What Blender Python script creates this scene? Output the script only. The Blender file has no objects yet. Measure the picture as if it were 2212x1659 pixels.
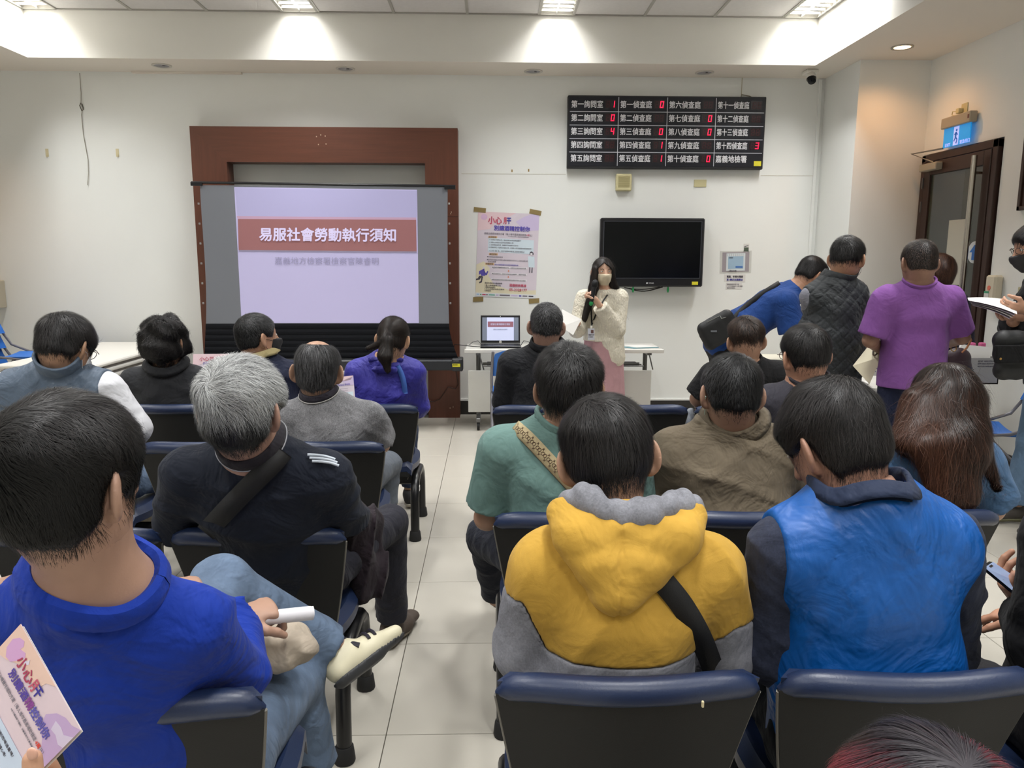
import bpy, math, random
import numpy as np
from mathutils import Matrix, Vector
PI=math.pi
C=bpy.context.scene.collection
scn=bpy.context.scene
# ---------------- camera (measured: 60 cm floor tiles, eye height 1.54 m) ----------------
F=1655.;CX,CY=1106.,829.5
YAW,PIT,ROLL=map(math.radians,(1.59,9.3,0.18)); H=1.54
fw=np.array([math.sin(YAW)*math.cos(PIT),math.cos(YAW)*math.cos(PIT),-math.sin(PIT)])
_r=np.array([math.cos(YAW),-math.sin(YAW),0]);_u=np.cross(_r,fw)
RV=_r*math.cos(ROLL)+_u*math.sin(ROLL);UV=-_r*math.sin(ROLL)+_u*math.cos(ROLL)
EYE=np.array([0,0,H])
def _ray(px,py): return fw*F+RV*(px-CX)+UV*(CY-py)
def W(px,py,Y): d=_ray(px,py);return EYE+d*(Y/d[1])
def WX(px,py,X): d=_ray(px,py);return EYE+d*(X/d[0])
def WZ(px,py,Z): d=_ray(px,py);return EYE+d*((Z-H)/d[2])
cam=bpy.data.cameras.new('camera');cam.sensor_width=36;cam.lens=F/2212*36;cam.clip_start=.02;cam.clip_end=60
co=bpy.data.objects.new('camera',cam);C.objects.link(co)
M=Matrix([[RV[i],UV[i],-fw[i],EYE[i]] for i in range(3)]+[[0,0,0,1]]);co.matrix_world=M
scn.camera=co
# ---------------- world, exposure ----------------
w=bpy.data.worlds.new('world');scn.world=w;w.use_nodes=True
w.node_tree.nodes['Background'].inputs[0].default_value=(.8,.85,1,1);w.node_tree.nodes['Background'].inputs[1].default_value=.3
vs=scn.view_settings;vs.view_transform='Standard';vs.look='None';vs.gamma=1;vs.use_curve_mapping=False;vs.exposure=0.0
# ---------------- room lamps: fluorescent troffers in the recessed ceiling, halogen downlights ----------------
CEIL=3.62;SOF=3.23
TX=[-3.83,-1.63,.57,2.70]; TY=[6.43,4.0,1.57,-.86]
POW=32.
for j,ty in enumerate(TY):
    for i,tx in enumerate(TX):
        l=bpy.data.lights.new('troffer_light','AREA');l.shape='RECTANGLE';l.size=.24;l.size_y=1.12;l.energy=POW;l.color=(1,1,.99);l.spread=math.radians(122)
        o=bpy.data.objects.new('troffer_light',l);o.location=(tx,ty,CEIL+.02);C.objects.link(o)
def spot(p,e,col,ang,bl):
    l=bpy.data.lights.new('downlight_lamp','SPOT');l.energy=e;l.color=col;l.spot_size=math.radians(ang);l.spot_blend=bl;l.shadow_soft_size=.05
    o=bpy.data.objects.new('downlight_lamp',l);o.location=p;C.objects.link(o)
spot((3.31,6.43,SOF-.03),21,(1,.50,.20),145,1)
spot((-4.75,6.6,SOF-.03),20,(1,.50,.20),115,1)
# ---------------- helpers ----------------
def hexc(h):
    h=h.lstrip('#');v=[int(h[i:i+2],16)/255 for i in (0,2,4)]
    return tuple((c/12.92 if c<=.04045 else ((c+.055)/1.055)**2.4) for c in v)+(1,)
_org={}
def origin(p): return _org.get(p.name,np.zeros(3)) if p else np.zeros(3)
def tag(o,label=None,cat=None,group=None,kind=None):
    if label:o['label']=label
    if cat:o['category']=cat
    if group:o['group']=group
    if kind:o['kind']=kind
    return o
def thing(name,loc,label=None,cat=None,group=None,kind=None):
    o=bpy.data.objects.new(name,None);o.empty_display_size=.1;C.objects.link(o);o.location=loc;_org[o.name]=np.array(loc,float)
    return tag(o,label,cat,group,kind)
def link(name,me,parent=None,org=None):
    o=bpy.data.objects.new(name,me);C.objects.link(o)
    if parent: o.parent=parent;_org[o.name]=origin(parent)
    elif org is not None: o.location=org;_org[o.name]=np.array(org,float)
    return o
def mesh(name,V,Fs,mat,parent=None,smooth=False,org=None,attr=None,fmat=None):
    V=np.asarray(V,float);og=origin(parent) if parent else (np.array(org,float) if org is not None else np.zeros(3))
    V=V-og;me=bpy.data.meshes.new(name)
    if isinstance(Fs,np.ndarray):
        n=Fs.shape[1];me.vertices.add(len(V));me.vertices.foreach_set('co',V.astype(np.float32).ravel())
        me.loops.add(Fs.size);me.loops.foreach_set('vertex_index',Fs.astype(np.int32).ravel())
        me.polygons.add(len(Fs));me.polygons.foreach_set('loop_start',np.arange(0,Fs.size,n,dtype=np.int32))
        me.polygons.foreach_set('loop_total',np.full(len(Fs),n,dtype=np.int32));me.update(calc_edges=True)
    else: me.from_pydata(V.tolist(),[],Fs);me.update()
    for m in (mat if isinstance(mat,(list,tuple)) else [mat]): me.materials.append(m)
    if fmat is not None: me.polygons.foreach_set('material_index',np.asarray(fmat,dtype=np.int32))
    if smooth: me.polygons.foreach_set('use_smooth',np.ones(len(me.polygons),dtype=bool))
    if attr is not None:
        a=me.attributes.new('hv','FLOAT','POINT');a.data.foreach_set('value',np.asarray(attr,dtype=np.float32))
    return link(name,me,parent,org if not parent else None)
class MB:
    "collects solids in world space, builds one mesh"
    def __init__(s): s.V=[];s.F=[];s.m=[];s.cm=0
    def add(s,V,Fs):
        o=len(s.V);s.V+= [tuple(map(float,v)) for v in V];s.F+=[tuple(i+o for i in f) for f in Fs];s.m+=[s.cm]*len(Fs);return s
    def hexa(s,c): # 8 corners: bottom 4 ccw, top 4 ccw
        return s.add(c,[(0,3,2,1),(4,5,6,7),(0,1,5,4),(1,2,6,5),(2,3,7,6),(3,0,4,7)])
    def box(s,x0,x1,y0,y1,z0,z1,b=0):
        if b<=0: return s.hexa([(x0,y0,z0),(x1,y0,z0),(x1,y1,z0),(x0,y1,z0),(x0,y0,z1),(x1,y0,z1),(x1,y1,z1),(x0,y1,z1)])
        b=min(b,(x1-x0)*.49,(y1-y0)*.49,(z1-z0)*.49)
        V=[];idx={}
        for iz,z in ((0,z0),(1,z1)):
            for iy,y in ((0,y0),(1,y1)):
                for ix,x in ((0,x0),(1,x1)):
                    sx,sy,sz=(1-2*ix)*b,(1-2*iy)*b,(1-2*iz)*b
                    for a,d in enumerate(((0,sy,sz),(sx,0,sz),(sx,sy,0))):
                        idx[ix,iy,iz,a]=len(V);V.append((x+d[0],y+d[1],z+d[2]))
        Fs=[]
        for ax in range(3):
            o=[i for i in range(3) if i!=ax]
            for sgn in (0,1):
                q=[]
                for u,v in ((0,0),(1,0),(1,1),(0,1)):
                    k=[0,0,0];k[ax]=sgn;k[o[0]]=u;k[o[1]]=v;q.append(idx[(*k,ax)])
                if (sgn==1)==(ax==1): q=q[::-1]
                Fs.append(tuple(q))
        for ax in range(3):  # edges along ax
            o=[i for i in range(3) if i!=ax]
            for u in (0,1):
                for v in (0,1):
                    k0=[0,0,0];k0[o[0]]=u;k0[o[1]]=v;k1=list(k0);k1[ax]=1
                    q=[idx[(*k0,o[0])],idx[(*k0,o[1])],idx[(*k1,o[1])],idx[(*k1,o[0])]];Fs.append(tuple(q))
        for k in [(a,c,d) for a in (0,1) for c in (0,1) for d in (0,1)]: Fs.append((idx[(*k,0)],idx[(*k,1)],idx[(*k,2)]))
        return s.add(V,Fs)
    def tube(s,pts,r,n=8,cap=True,flat=None):
        pts=[np.array(p,float) for p in pts];N=len(pts);rs=r if isinstance(r,(list,tuple)) else [r]*N
        V=[];up=np.array([0,0,1.])
        t0=pts[1]-pts[0];t0/=np.linalg.norm(t0)
        if abs(t0[2])>.9: up=np.array([0,1.,0])
        a=np.cross(up,t0);a/=np.linalg.norm(a)
        for i,p in enumerate(pts):
            t=(pts[min(i+1,N-1)]-pts[max(i-1,0)]);t/=np.linalg.norm(t)+1e-12
            a=a-t*np.dot(a,t);a/=np.linalg.norm(a)+1e-12;b=np.cross(t,a)
            for k in range(n):
                th=2*PI*k/n;V.append(p+a*math.cos(th)*rs[i]+b*math.sin(th)*rs[i]*(flat or 1))
        Fs=[(i*n+k,i*n+(k+1)%n,(i+1)*n+(k+1)%n,(i+1)*n+k) for i in range(N-1) for k in range(n)]
        if cap: Fs+=[tuple(range(n))[::-1],tuple((N-1)*n+k for k in range(n))]
        return s.add(V,Fs)
    def disc(s,c,nrm,r,th,n=20): 
        c=np.array(c,float);nrm=np.array(nrm,float);return s.tube([c,c+nrm/np.linalg.norm(nrm)*th],r,n)
    def build(s,name,mat,parent=None,smooth=False,org=None,bevel=0,seg=2):
        o=mesh(name,s.V,s.F,mat,parent,smooth,org,fmat=s.m if isinstance(mat,(list,tuple)) else None)
        import bmesh
        bm=bmesh.new();bm.from_mesh(o.data);bmesh.ops.recalc_face_normals(bm,faces=bm.faces)
        if bevel: bmesh.ops.bevel(bm,geom=[e for e in bm.edges if e.is_manifold and e.calc_face_angle(0)>.5],offset=bevel,segments=seg,affect='EDGES',clamp_overlap=True)
        bm.to_mesh(o.data);bm.free()
        if smooth or bevel:
            o.data.polygons.foreach_set('use_smooth',np.ones(len(o.data.polygons),dtype=bool))
            try: o.data.set_sharp_from_angle(angle=math.radians(40))
            except Exception: pass
        return o
# ---------------- materials ----------------
_m={}
def mat(name,col,rough=.6,metal=0,spec=.5,bump=None,var=0,vs=3,emit=0,alpha=1,sheen=0,coat=0,trans=0,fib=0,stretch=None,ecol=None):
    """bump=(scale,strength[,detail]) noise relief; var=colour variation; fib = fine heather mix"""
    if name in _m: return _m[name]
    m=bpy.data.materials.new(name);m.use_nodes=True;nt=m.node_tree;N=nt.nodes;L=nt.links;b=N['Principled BSDF']
    c=hexc(col) if isinstance(col,str) else col
    b.inputs['Base Color'].default_value=c;b.inputs['Roughness'].default_value=rough;b.inputs['Metallic'].default_value=metal
    b.inputs['Specular IOR Level'].default_value=spec;b.inputs['Alpha'].default_value=alpha
    if sheen: b.inputs['Sheen Weight'].default_value=sheen;b.inputs['Sheen Roughness'].default_value=.5
    if coat: b.inputs['Coat Weight'].default_value=coat;b.inputs['Coat Roughness'].default_value=.15
    if trans: b.inputs['Transmission Weight'].default_value=trans
    if emit: b.inputs['Emission Color'].default_value=hexc(ecol) if ecol else c;b.inputs['Emission Strength'].default_value=emit
    tc=N.new('ShaderNodeTexCoord');vec=tc.outputs['Object']
    if stretch:
        mp=N.new('ShaderNodeMapping');mp.inputs['Scale'].default_value=stretch;L.new(vec,mp.inputs[0]);vec=mp.outputs[0]
    if var or fib:
        nz=N.new('ShaderNodeTexNoise');nz.inputs['Scale'].default_value=vs;nz.inputs['Detail'].default_value=5;L.new(vec,nz.inputs['Vector'])
        src=nz.outputs['Fac'];amt=var
        if fib:
            n2=N.new('ShaderNodeTexNoise');n2.inputs['Scale'].default_value=260;n2.inputs['Detail'].default_value=3;L.new(vec,n2.inputs['Vector'])
            ad=N.new('ShaderNodeMath');ad.operation='MULTIPLY_ADD';L.new(n2.outputs['Fac'],ad.inputs[0]);ad.inputs[1].default_value=fib;L.new(src,ad.inputs[2])
            s2=N.new('ShaderNodeMath');s2.operation='SUBTRACT';L.new(ad.outputs[0],s2.inputs[0]);s2.inputs[1].default_value=fib*.5;src=s2.outputs[0];amt=max(var,.5)
        r=N.new('ShaderNodeValToRGB');r.color_ramp.elements[0].position=.25;r.color_ramp.elements[1].position=.75
        r.color_ramp.elements[0].color=tuple(max(0,x*(1-amt)) for x in c[:3])+(1,)
        r.color_ramp.elements[1].color=tuple(min(1,x*(1+amt)) for x in c[:3])+(1,)
        L.new(src,r.inputs[0]);L.new(r.outputs[0],b.inputs['Base Color'])
    if bump:
        prev=None
        for q in (bump if isinstance(bump[0],tuple) else [bump]):
            nb=N.new('ShaderNodeTexNoise');nb.inputs['Scale'].default_value=q[0];nb.inputs['Detail'].default_value=3
            nb.inputs['Distortion'].default_value=q[3] if len(q)>3 else 0
            bp=N.new('ShaderNodeBump');bp.inputs['Strength'].default_value=q[1];bp.inputs['Distance'].default_value=q[2] if len(q)>2 else .002
            L.new(vec,nb.inputs['Vector']);L.new(nb.outputs['Fac'],bp.inputs['Height'])
            if prev: L.new(prev,bp.inputs['Normal'])
            prev=bp.outputs[0]
        L.new(prev,b.inputs['Normal'])
    _m[name]=m;return m
def cloth(name,col,rough=.85,spec=.25,var=.10,wr=1,fine=1,**k):
    return mat(name,col,rough,spec=spec,var=var,vs=9,sheen=k.pop('sheen',.04),bump=[(4.5,.42*wr,.05,2.2),(11,.30*wr,.02,1.6),(900,.35*fine,.0008)],**k)
M_wall=mat('wall_paint',(.835,.85,.825,1),.75,spec=.2,var=.02,vs=1.2,bump=(60,.15,.002))
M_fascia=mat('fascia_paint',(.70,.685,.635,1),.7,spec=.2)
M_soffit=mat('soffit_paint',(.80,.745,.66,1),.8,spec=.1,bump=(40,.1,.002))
M_tile=mat('floor_tile_stone','#bdb8ad',.22,spec=.5,var=.05,vs=1.6,bump=(8,.02,.001))
M_grout=mat('grout','#59564d',.9)
M_ctile=mat('ceiling_board',(.66,.64,.62,1),.9,spec=.1,bump=(160,.4,.003),var=.03,vs=30)
M_tbar=mat('ceiling_grid_metal','#a5a29a',.5)
M_black=mat('black_skirting','#2a2826',.5,var=.1)
M_white=mat('white_plastic','#e8e6de',.45)
M_ivory=mat('ivory_plastic','#cbc398',.5)
M_chrome=mat('brushed_chrome','#b9b3aa',.25,metal=1)
M_steel=mat('grey_steel','#7d7d7c',.4,metal=.7)
M_wood=mat('cherry_wood','#603829',.42,spec=.45,var=.14,vs=4,stretch=(12,12,.7),bump=(40,.06,.001))
M_woodh=mat('cherry_wood_cross_grain','#603829',.42,spec=.45,var=.14,vs=4,stretch=(.7,12,12),bump=(40,.06,.001))
M_dwood=mat('dark_door_frame','#3a2721',.4,spec=.4,var=.1,stretch=(10,10,1))
M_blackp=mat('black_plastic','#17171a',.4,spec=.4)
M_screenoff=mat('dark_glass_panel','#04060a',.22,spec=.25)
def smooth01(x): x=np.clip(x,0,1);return x*x*(3-2*x)
# ---------------- lettering ----------------
def text(s,size,at,right,up,m,parent,name='lettering',align='LEFT',off=0,width=None,sy=1,ext=.0004,shear=0,bold=0):
    cu=bpy.data.curves.new(name,'FONT');cu.body=s;cu.size=size;cu.align_x=align;cu.align_y='CENTER';cu.offset=off;cu.extrude=ext;cu.resolution_u=3;cu.shear=shear
    ob=bpy.data.objects.new('tmp',cu);C.objects.link(ob);dg=bpy.context.evaluated_depsgraph_get();dg.update()
    me=bpy.data.meshes.new_from_object(ob.evaluated_get(dg));bpy.data.objects.remove(ob)
    V=np.zeros(len(me.vertices)*3,np.float32);me.vertices.foreach_get('co',V);V=V.reshape(-1,3)
    if not len(V): return None
    if width:
        x0,x1=V[:,0].min(),V[:,0].max();k=width/(x1-x0);V[:,0]=(V[:,0]-(x0 if align=='LEFT' else (x0+x1)/2))*k
    zc=(V[:,1].min()+V[:,1].max())/2
    right=np.array(right,float);right/=np.linalg.norm(right);up=np.array(up,float);up/=np.linalg.norm(up);n=np.cross(right,up)
    Wd=np.array(at,float)+np.outer(V[:,0],right)+np.outer((V[:,1]-zc)*sy,up)+np.outer(V[:,2]+ext,n)
    if bold:
        nv=len(V);pls=[tuple(p.vertices) for p in me.polygons];Vs=[];Fx=[]
        for q,(bx_,by_) in enumerate(((0,0),(bold,0),(-bold,0),(0,bold),(0,-bold))):
            Vs.append(Wd+right*bx_+up*by_+n*(.00018 if at[1]>3 else .00002)*q);Fx+=[tuple(i+q*nv for i in p) for p in pls]
        me2=bpy.data.meshes.new(name);og=origin(parent);me2.from_pydata((np.concatenate(Vs)-og).tolist(),[],Fx);me2.materials.append(m);bpy.data.meshes.remove(me);return link(name,me2,parent)
    og=origin(parent);me.vertices.foreach_set('co',(Wd-og).astype(np.float32).ravel());me.materials.clear();me.materials.append(m);me.name=name
    me.update();return link(name,me,parent)
def panel(name,c,right,up,w,h,m,parent,off=0.,th=.0006,smooth=False):
    right=np.array(right,float);right/=np.linalg.norm(right);up=np.array(up,float);up/=np.linalg.norm(up);n=np.cross(right,up);c=np.array(c,float)+n*off
    q=[c+right*a*w/2+up*b*h/2 for a,b in((-1,-1),(1,-1),(1,1),(-1,1))]
    return MB().hexa([v-n*0 for v in q]+[v+n*th for v in q]).build(name,m,parent)
# =============== room shell ===============
XL,XR,YF,YB=-5.6,3.79,7.54,-3.2
fl=MB().box(XL,4.6,YB,YF,-.06,-.012).build('floor',M_grout);tag(fl,kind='structure')
fx0=-.345-.6*9
bt=MB().box(.0015,.5985,.0015,.5985,-.012,0,.0012).build('floor_tile',M_tile,fl)
first=True
for i in range(0,16):
    for j in range(-5,13):
        x=fx0+.6*i;y=.515+.6*j-.0+ (2.3-.515)%.6-.0
        y=2.30+.6*(j-3)
        if x+.6>4.3 or y+.05>YF or (y<.2): continue
        if first: o=bt;first=False
        else: o=bt.copy();C.objects.link(o);o.parent=fl
        o.location=(x,y,0)
tag(MB().box(XL,4.6,YB,.2,-.012,0).build('floor_rear',M_tile),kind='structure')
tag(MB().box(XL-.1,3.17,YF,YF+.12,0,3.9).build('wall_front',M_wall),kind='structure')
tag(MB().box(3.17,3.80,6.84,YF+.12,0,SOF).build('wall_column',M_wall),kind='structure')
# right wall with the door opening (Y 5.78..6.82, z<2.44)
tag(MB().box(XR,XR+.14,YB,5.77,0,3.9).box(XR,XR+.14,5.77,6.84,2.44,3.9).build('wall_right',M_wall),kind='structure')
tag(MB().box(XL-.12,XL,YB,YF,0,3.9).build('wall_left',M_wall),kind='structure')
tag(MB().box(XL-.1,XR+.1,YB-.12,YB,0,3.9).build('wall_back',M_wall),kind='structure')
# soffit ring round the recessed ceiling
sx0,sx1,sy1,sy0=-3.97,2.865,7.05,-2.2
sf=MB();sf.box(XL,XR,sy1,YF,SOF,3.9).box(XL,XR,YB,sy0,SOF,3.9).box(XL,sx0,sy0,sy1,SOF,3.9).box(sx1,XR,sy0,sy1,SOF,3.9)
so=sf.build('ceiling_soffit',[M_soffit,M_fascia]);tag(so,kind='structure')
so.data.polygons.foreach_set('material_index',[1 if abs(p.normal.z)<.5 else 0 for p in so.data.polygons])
ce=MB().box(sx0,sx1,sy0,sy1,CEIL+.09,CEIL+.12).build('ceiling',M_soffit);tag(ce,kind='structure')
gx=[-3.97,-3.68]+[-3.68+.62*k for k in(1,2,3)]
xs=[(-3.97,-3.69,1),(-3.69,-3.06,0),(-3.06,-2.42,0),(-2.42,-1.785,0),(-1.785,-1.475,1),(-1.475,-.83,0),(-.83,-.20,0),(-.20,.42,0),(.42,.72,1),(.72,1.335,0),(1.335,1.945,0),(1.945,2.55,0),(2.55,2.86,1)]
ys=[7.03-.61*k for k in range(16)]
for a,b,lamp in xs:
    for k in range(15):
        if lamp and any(abs((ys[k]+ys[k+1])/2-ty)<.62 for ty in TY): continue
        MB().box(a+.006,b-.006,ys[k+1]+.006,ys[k]-.006,CEIL+.004,CEIL+.02).build('ceiling_tile',M_ctile,ce)
for a in [q[0] for q in xs]+[2.86]: MB().box(a-.012,a+.012,sy0,7.049,CEIL-.003,CEIL+.006).build('ceiling_rail',M_tbar,ce)
MB().box(sx0,sx1,7.03,7.049,CEIL-.004,CEIL+.012).build('ceiling_rail',M_tbar,ce)
# troffers
M_refl=mat('lamp_reflector','#f4f4f0',.2,metal=.6,spec=.6);M_tube=mat('lit_fluorescent_tube','#ffffff',.3,emit=6)
where=['at the left corner of the recess','above the projection screen','above the presenter, right of centre','at the right corner of the recess']
n=0
for j,ty in enumerate(TY):
    for i,tx in enumerate(TX):
        t=thing('ceiling_light',(tx,ty,CEIL),'lit ceiling light '+where[i]+('' if j==0 else ', '+['','second','third','fourth'][j]+' row back'),'light','troffers in the recessed ceiling')
        m=MB();x0,x1,y0,y1=tx-.15,tx+.15,ty-.6,ty+.6
        for q in((x0,x0+.012,y0,y1),(x1-.012,x1,y0,y1),(x0,x1,y0,y0+.012),(x0,x1,y1-.012,y1)): m.box(*q,CEIL-.006,CEIL+.06)
        m.build('lamp_frame',M_tbar,t)
        if j<2:
            lo=MB();lo.box(tx-.004,tx+.004,y0+.012,y1-.012,CEIL-.002,CEIL+.018)
            for k in range(1,12): lo.box(x0+.012,x1-.012,y0+.1*k-.0015,y0+.1*k+.0015,CEIL-.002,CEIL+.018)
            tag(lo.build('louvre',M_refl,t),kind='stuff')
# unlit downlights in the front soffit, lit one in the right corner
M_dl=mat('lamp_grey_glass','#8d8a90',.25,spec=.6);M_ring=mat('white_lamp_ring','#c9c4ba',.4)
M_hal=mat('lit_halogen_glass','#ffe2b0',.3,emit=7,ecol='#ffd9a0')
for k,(x,y) in enumerate([(-2.93,7.28),(-1.31,7.33),(.39,7.36),(1.96,7.34),(3.31,6.43)]):
    lit=k==4
    t=thing('downlight',(x,y,SOF),['unlit round downlight above the wood frame, leftmost in the front soffit','unlit round downlight above the right part of the wood frame','unlit round downlight above the poster and notice board gap','unlit round downlight above the right half of the notice board','lit orange round downlight near the exit door'][k],'light')
    r=.085;V=[];n=24
    for rr,z in((r,0),(r,-.008),(r*.8,-.008),(r*.74,.01)):
        for q in range(n):V.append((x+rr*math.cos(2*PI*q/n),y+rr*math.sin(2*PI*q/n),SOF+z))
    Fs=[(i*n+q,i*n+(q+1)%n,(i+1)*n+(q+1)%n,(i+1)*n+q) for i in range(3) for q in range(n)]
    mesh('lamp_ring',V,Fs,M_ring if not lit else M_chrome,t,True)
    MB().disc((x,y,SOF-.001),(0,0,-1),r*.74,.004,24).build('lamp_glass',M_hal if lit else M_dl,t)
    if not lit: MB().disc((x+.02,y-.005,SOF-.004),(0,0,-1),.012,.004,10).build('lamp_socket',M_blackp,t)
MB().box(-3.3,-2.3,7.50,7.54,SOF-.016,SOF-.001).build('trim_1',M_soffit)['kind']='structure'
# skirting
tag(MB().box(XL,3.17,YF-.014,YF,0,.135).build('baseboard_front',M_black),kind='structure')
tag(MB().box(XL,3.17,YF-.012,YF,.137,.155).build('trim_2',M_wall),kind='structure')
tag(MB().box(3.156,3.17,6.826,YF,0,.135).box(3.156,XR,6.826,6.84,0,.135).build('baseboard_column',M_black),kind='structure')
tag(MB().box(XR-.014,XR,YB,5.7,0,.135).build('baseboard_right',M_black),kind='structure')
# wall joint hairlines (plaster board seams): shallow raised beads
M_seam=mat('seam_tan','#b3ab94',.9)  # joint beads in a darker tan than the wall
tag(MB().box(-.28,.72,YF-.0015,YF,2.335,2.338).box(2.60,3.12,YF-.0015,YF,2.335,2.338).build('trim_3',M_seam),kind='structure')
tag(MB().box(2.37,2.376,YF-.004,YF,3.06,SOF).build('trim_4',M_seam),kind='structure')
# surface conduit beside the column
tag(MB().box(3.105,3.135,YF-.022,YF,.16,SOF-.01,.003).build('cable_conduit',M_wall),'slim cream conduit running up the wall beside the column','conduit')
# =============== exit door ===============
M_dglass=mat('door_glass','#4f5348',.08,spec=.5,trans=.0,alpha=1)
gm=_m['door_glass'];b=gm.node_tree.nodes['Principled BSDF'];b.inputs['Alpha'].default_value=.72
d=thing('door_1',(XR,6.3,0),kind='structure')
dy0,dy1=5.79,6.81
MB().box(XR-.03,XR+.05,dy0,dy0+.06,0,2.43,.004).box(XR-.03,XR+.05,dy1-.06,dy1,0,2.43,.004).box(XR-.03,XR+.05,dy0,dy1,2.37,2.43,.004).build('door_frame',M_dwood,d)
lf=MB().box(XR-.035,XR+.01,dy0+.065,dy0+.15,.01,2.365,.004).box(XR-.035,XR+.01,dy1-.15,dy1-.065,.01,2.365,.004).box(XR-.035,XR+.01,dy0+.15,dy1-.15,2.255,2.365,.004).box(XR-.035,XR+.01,dy0+.15,dy1-.15,.01,.2,.004).build('door_leaf',M_dwood,d)
MB().box(XR-.016,XR-.008,dy0+.15,dy1-.15,.2,2.255).build('glass_pane',M_dglass,lf)
MB().tube([(XR-.09,5.965,.75),(XR-.09,5.965,2.33)],.021,14).tube([(XR-.09,5.965,2.2),(XR-.02,5.965,2.2)],.011,8).tube([(XR-.09,5.965,.9),(XR-.02,5.965,.9)],.011,8).build('door_handle',M_chrome,d,True)
M_closer=mat('closer_grey','#a29a88',.45)
MB().box(XR-.10,XR-.037,6.47,6.72,2.285,2.345,.006).build('door_closer',M_closer,d)
MB().tube([(XR-.07,6.56,2.35),(XR-.16,6.75,2.44),(XR-.05,6.47,2.45)],.008,6).build('closer_arm',M_steel,d)
for z in(1.1,1.6,1.95,2.15): MB().box(XR-.045,XR-.028,dy1-.066,dy1-.052,z,z+.09).build('hinge',M_steel,d)
# corridor beyond the glass
tag(MB().box(5.0,5.1,4.5,8.2,-.02,2.9).build('wall_corridor',M_wall),kind='structure')
tag(MB().box(XR+.14,5.1,4.5,8.2,-.06,-.02).build('floor_corridor',M_tile),kind='structure')
tag(MB().box(XR+.14,5.0,4.5,8.2,2.9,2.95).build('ceiling_corridor',M_soffit),kind='structure')
# papers on the glass and round entry sticker (blue arrow)
M_paper=mat('white_paper','#dcdad6',.8,var=.03);M_lblue=mat('sign_blue','#2f6fc0',.5);M_stick=mat('sticker_white','#cfd6da',.5)
RX=(0,-1,0);UPZ=(0,0,1)   # facing -X: right = -Y?  normal = right x up
def onR(px,py,x=XR-.017): return WX(px,py,x)
pc=onR(2068,545);pp=thing('paper_sheet',pc,'large blank paper sheet taped inside the exit door glass','paper')
panel('sheet',pc,RX,UPZ,.30,.52,mat('sheet_grey','#b9b9ae',.8),pp,0.001)
sc_=onR(2105,545);t=thing('door_sticker',sc_,'round white sticker with a blue up arrow on the exit door glass','sticker')
MB().disc(sc_,(-1,0,0),.085,.002,28).build('sticker_disc',M_stick,t)
def flatpoly(pts2,c,right,up,m,name,parent,off,th=.0008):
    right=np.array(right,float);up=np.array(up,float);n=np.cross(right,up);q=[np.array(c)+right*a+up*b_+n*off for a,b_ in pts2];k=len(q)
    return MB().add(q+[v+n*th for v in q],[tuple(range(k))[::-1],tuple(range(k,2*k))]+[(i,(i+1)%k,k+(i+1)%k,k+i) for i in range(k)]).build(name,m,parent)
flatpoly([(-.06,0),(.06,0),(0,.06)],sc_,RX,UPZ,M_lblue,'arrow_head',t,.0025);flatpoly([(-.028,-.06),(.028,-.06),(.028,0),(-.028,0)],sc_,RX,UPZ,M_lblue,'arrow_shaft',t,.0025)
# =============== exit sign ===============
t=thing('exit_sign',(XR,6.3,2.44),'blue lit emergency exit sign with a running figure above the door','sign')
MB().box(XR-.075,XR-.012,6.10,6.49,2.60,2.685,.006).build('sign_housing',mat('sign_housing','#a49c8c',.4,metal=.2),t)
MB().box(XR-.076,XR-.073,6.11,6.13,2.63,2.66).build('indicator_window',mat('dark_red_window','#5c2c2c',.3),t)
M_eb=mat('exit_blue_glow','#168fd8',.3,emit=.55);M_el=mat('exit_lilac_glow','#a9b4f0',.3,emit=.75)
MB().box(XR-.05,XR-.04,6.12,6.475,2.45,2.60).build('sign_face',M_eb,t)
c=(XR-.05,6.30,2.525)
flatpoly([(-.035,-.072),(.035,-.072),(.035,.072),(-.035,.072)],c,RX,UPZ,M_el,'doorway_symbol',t,.0005)
M_fig=mat('figure_blue','#1560b8',.4,emit=.3)
def seg2(a,b,w):
    a=np.array(a);b=np.array(b);q=(b-a)/np.linalg.norm(b-a);nn=np.array([-q[1],q[0]])*w;return [tuple(a-nn),tuple(b-nn),tuple(b+nn),tuple(a+nn)]
for k,q in enumerate([seg2((0,.03),(-.006,-.012),.010),seg2((-.006,-.01),(.02,-.03),.006),seg2((.02,-.03),(.008,-.06),.006),seg2((-.004,-.012),(-.022,-.04),.006),seg2((0,.026),(.024,.006),.0045),seg2((0,.028),(-.02,.010),.0045)]): flatpoly(q,c,RX,UPZ,M_fig,'running_figure',t,.0012+.0004*k)
MB().disc((c[0]-.0012,c[1]-.003,c[2]+.044),(-1,0,0),.011,.001,12).build('running_figure',M_fig,t)
text('EXIT',.036,(c[0],6.445,2.468),RX,UPZ,M_el,t,bold=.0006);text('緊急出口',.034,(c[0],6.245,2.468),RX,UPZ,M_el,t,bold=.0004)
t=thing('wall_socket',(XR,6.31,2.71),'beige wall socket with plug above the exit sign','socket')
MB().box(XR-.01,XR,6.255,6.335,2.695,2.775,.003).build('socket_plate',M_ivory,t)
MB().box(XR-.05,XR-.01,6.30,6.34,2.70,2.74,.004).build('plug',M_ivory,t)
MB().tube([(XR-.04,6.33,2.72),(XR-.05,6.38,2.725),(XR-.05,6.385,2.70),(XR-.045,6.35,2.69),(XR-.04,6.33,2.688)],.004,6).build('plug_cord',M_ivory,t,True)
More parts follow.
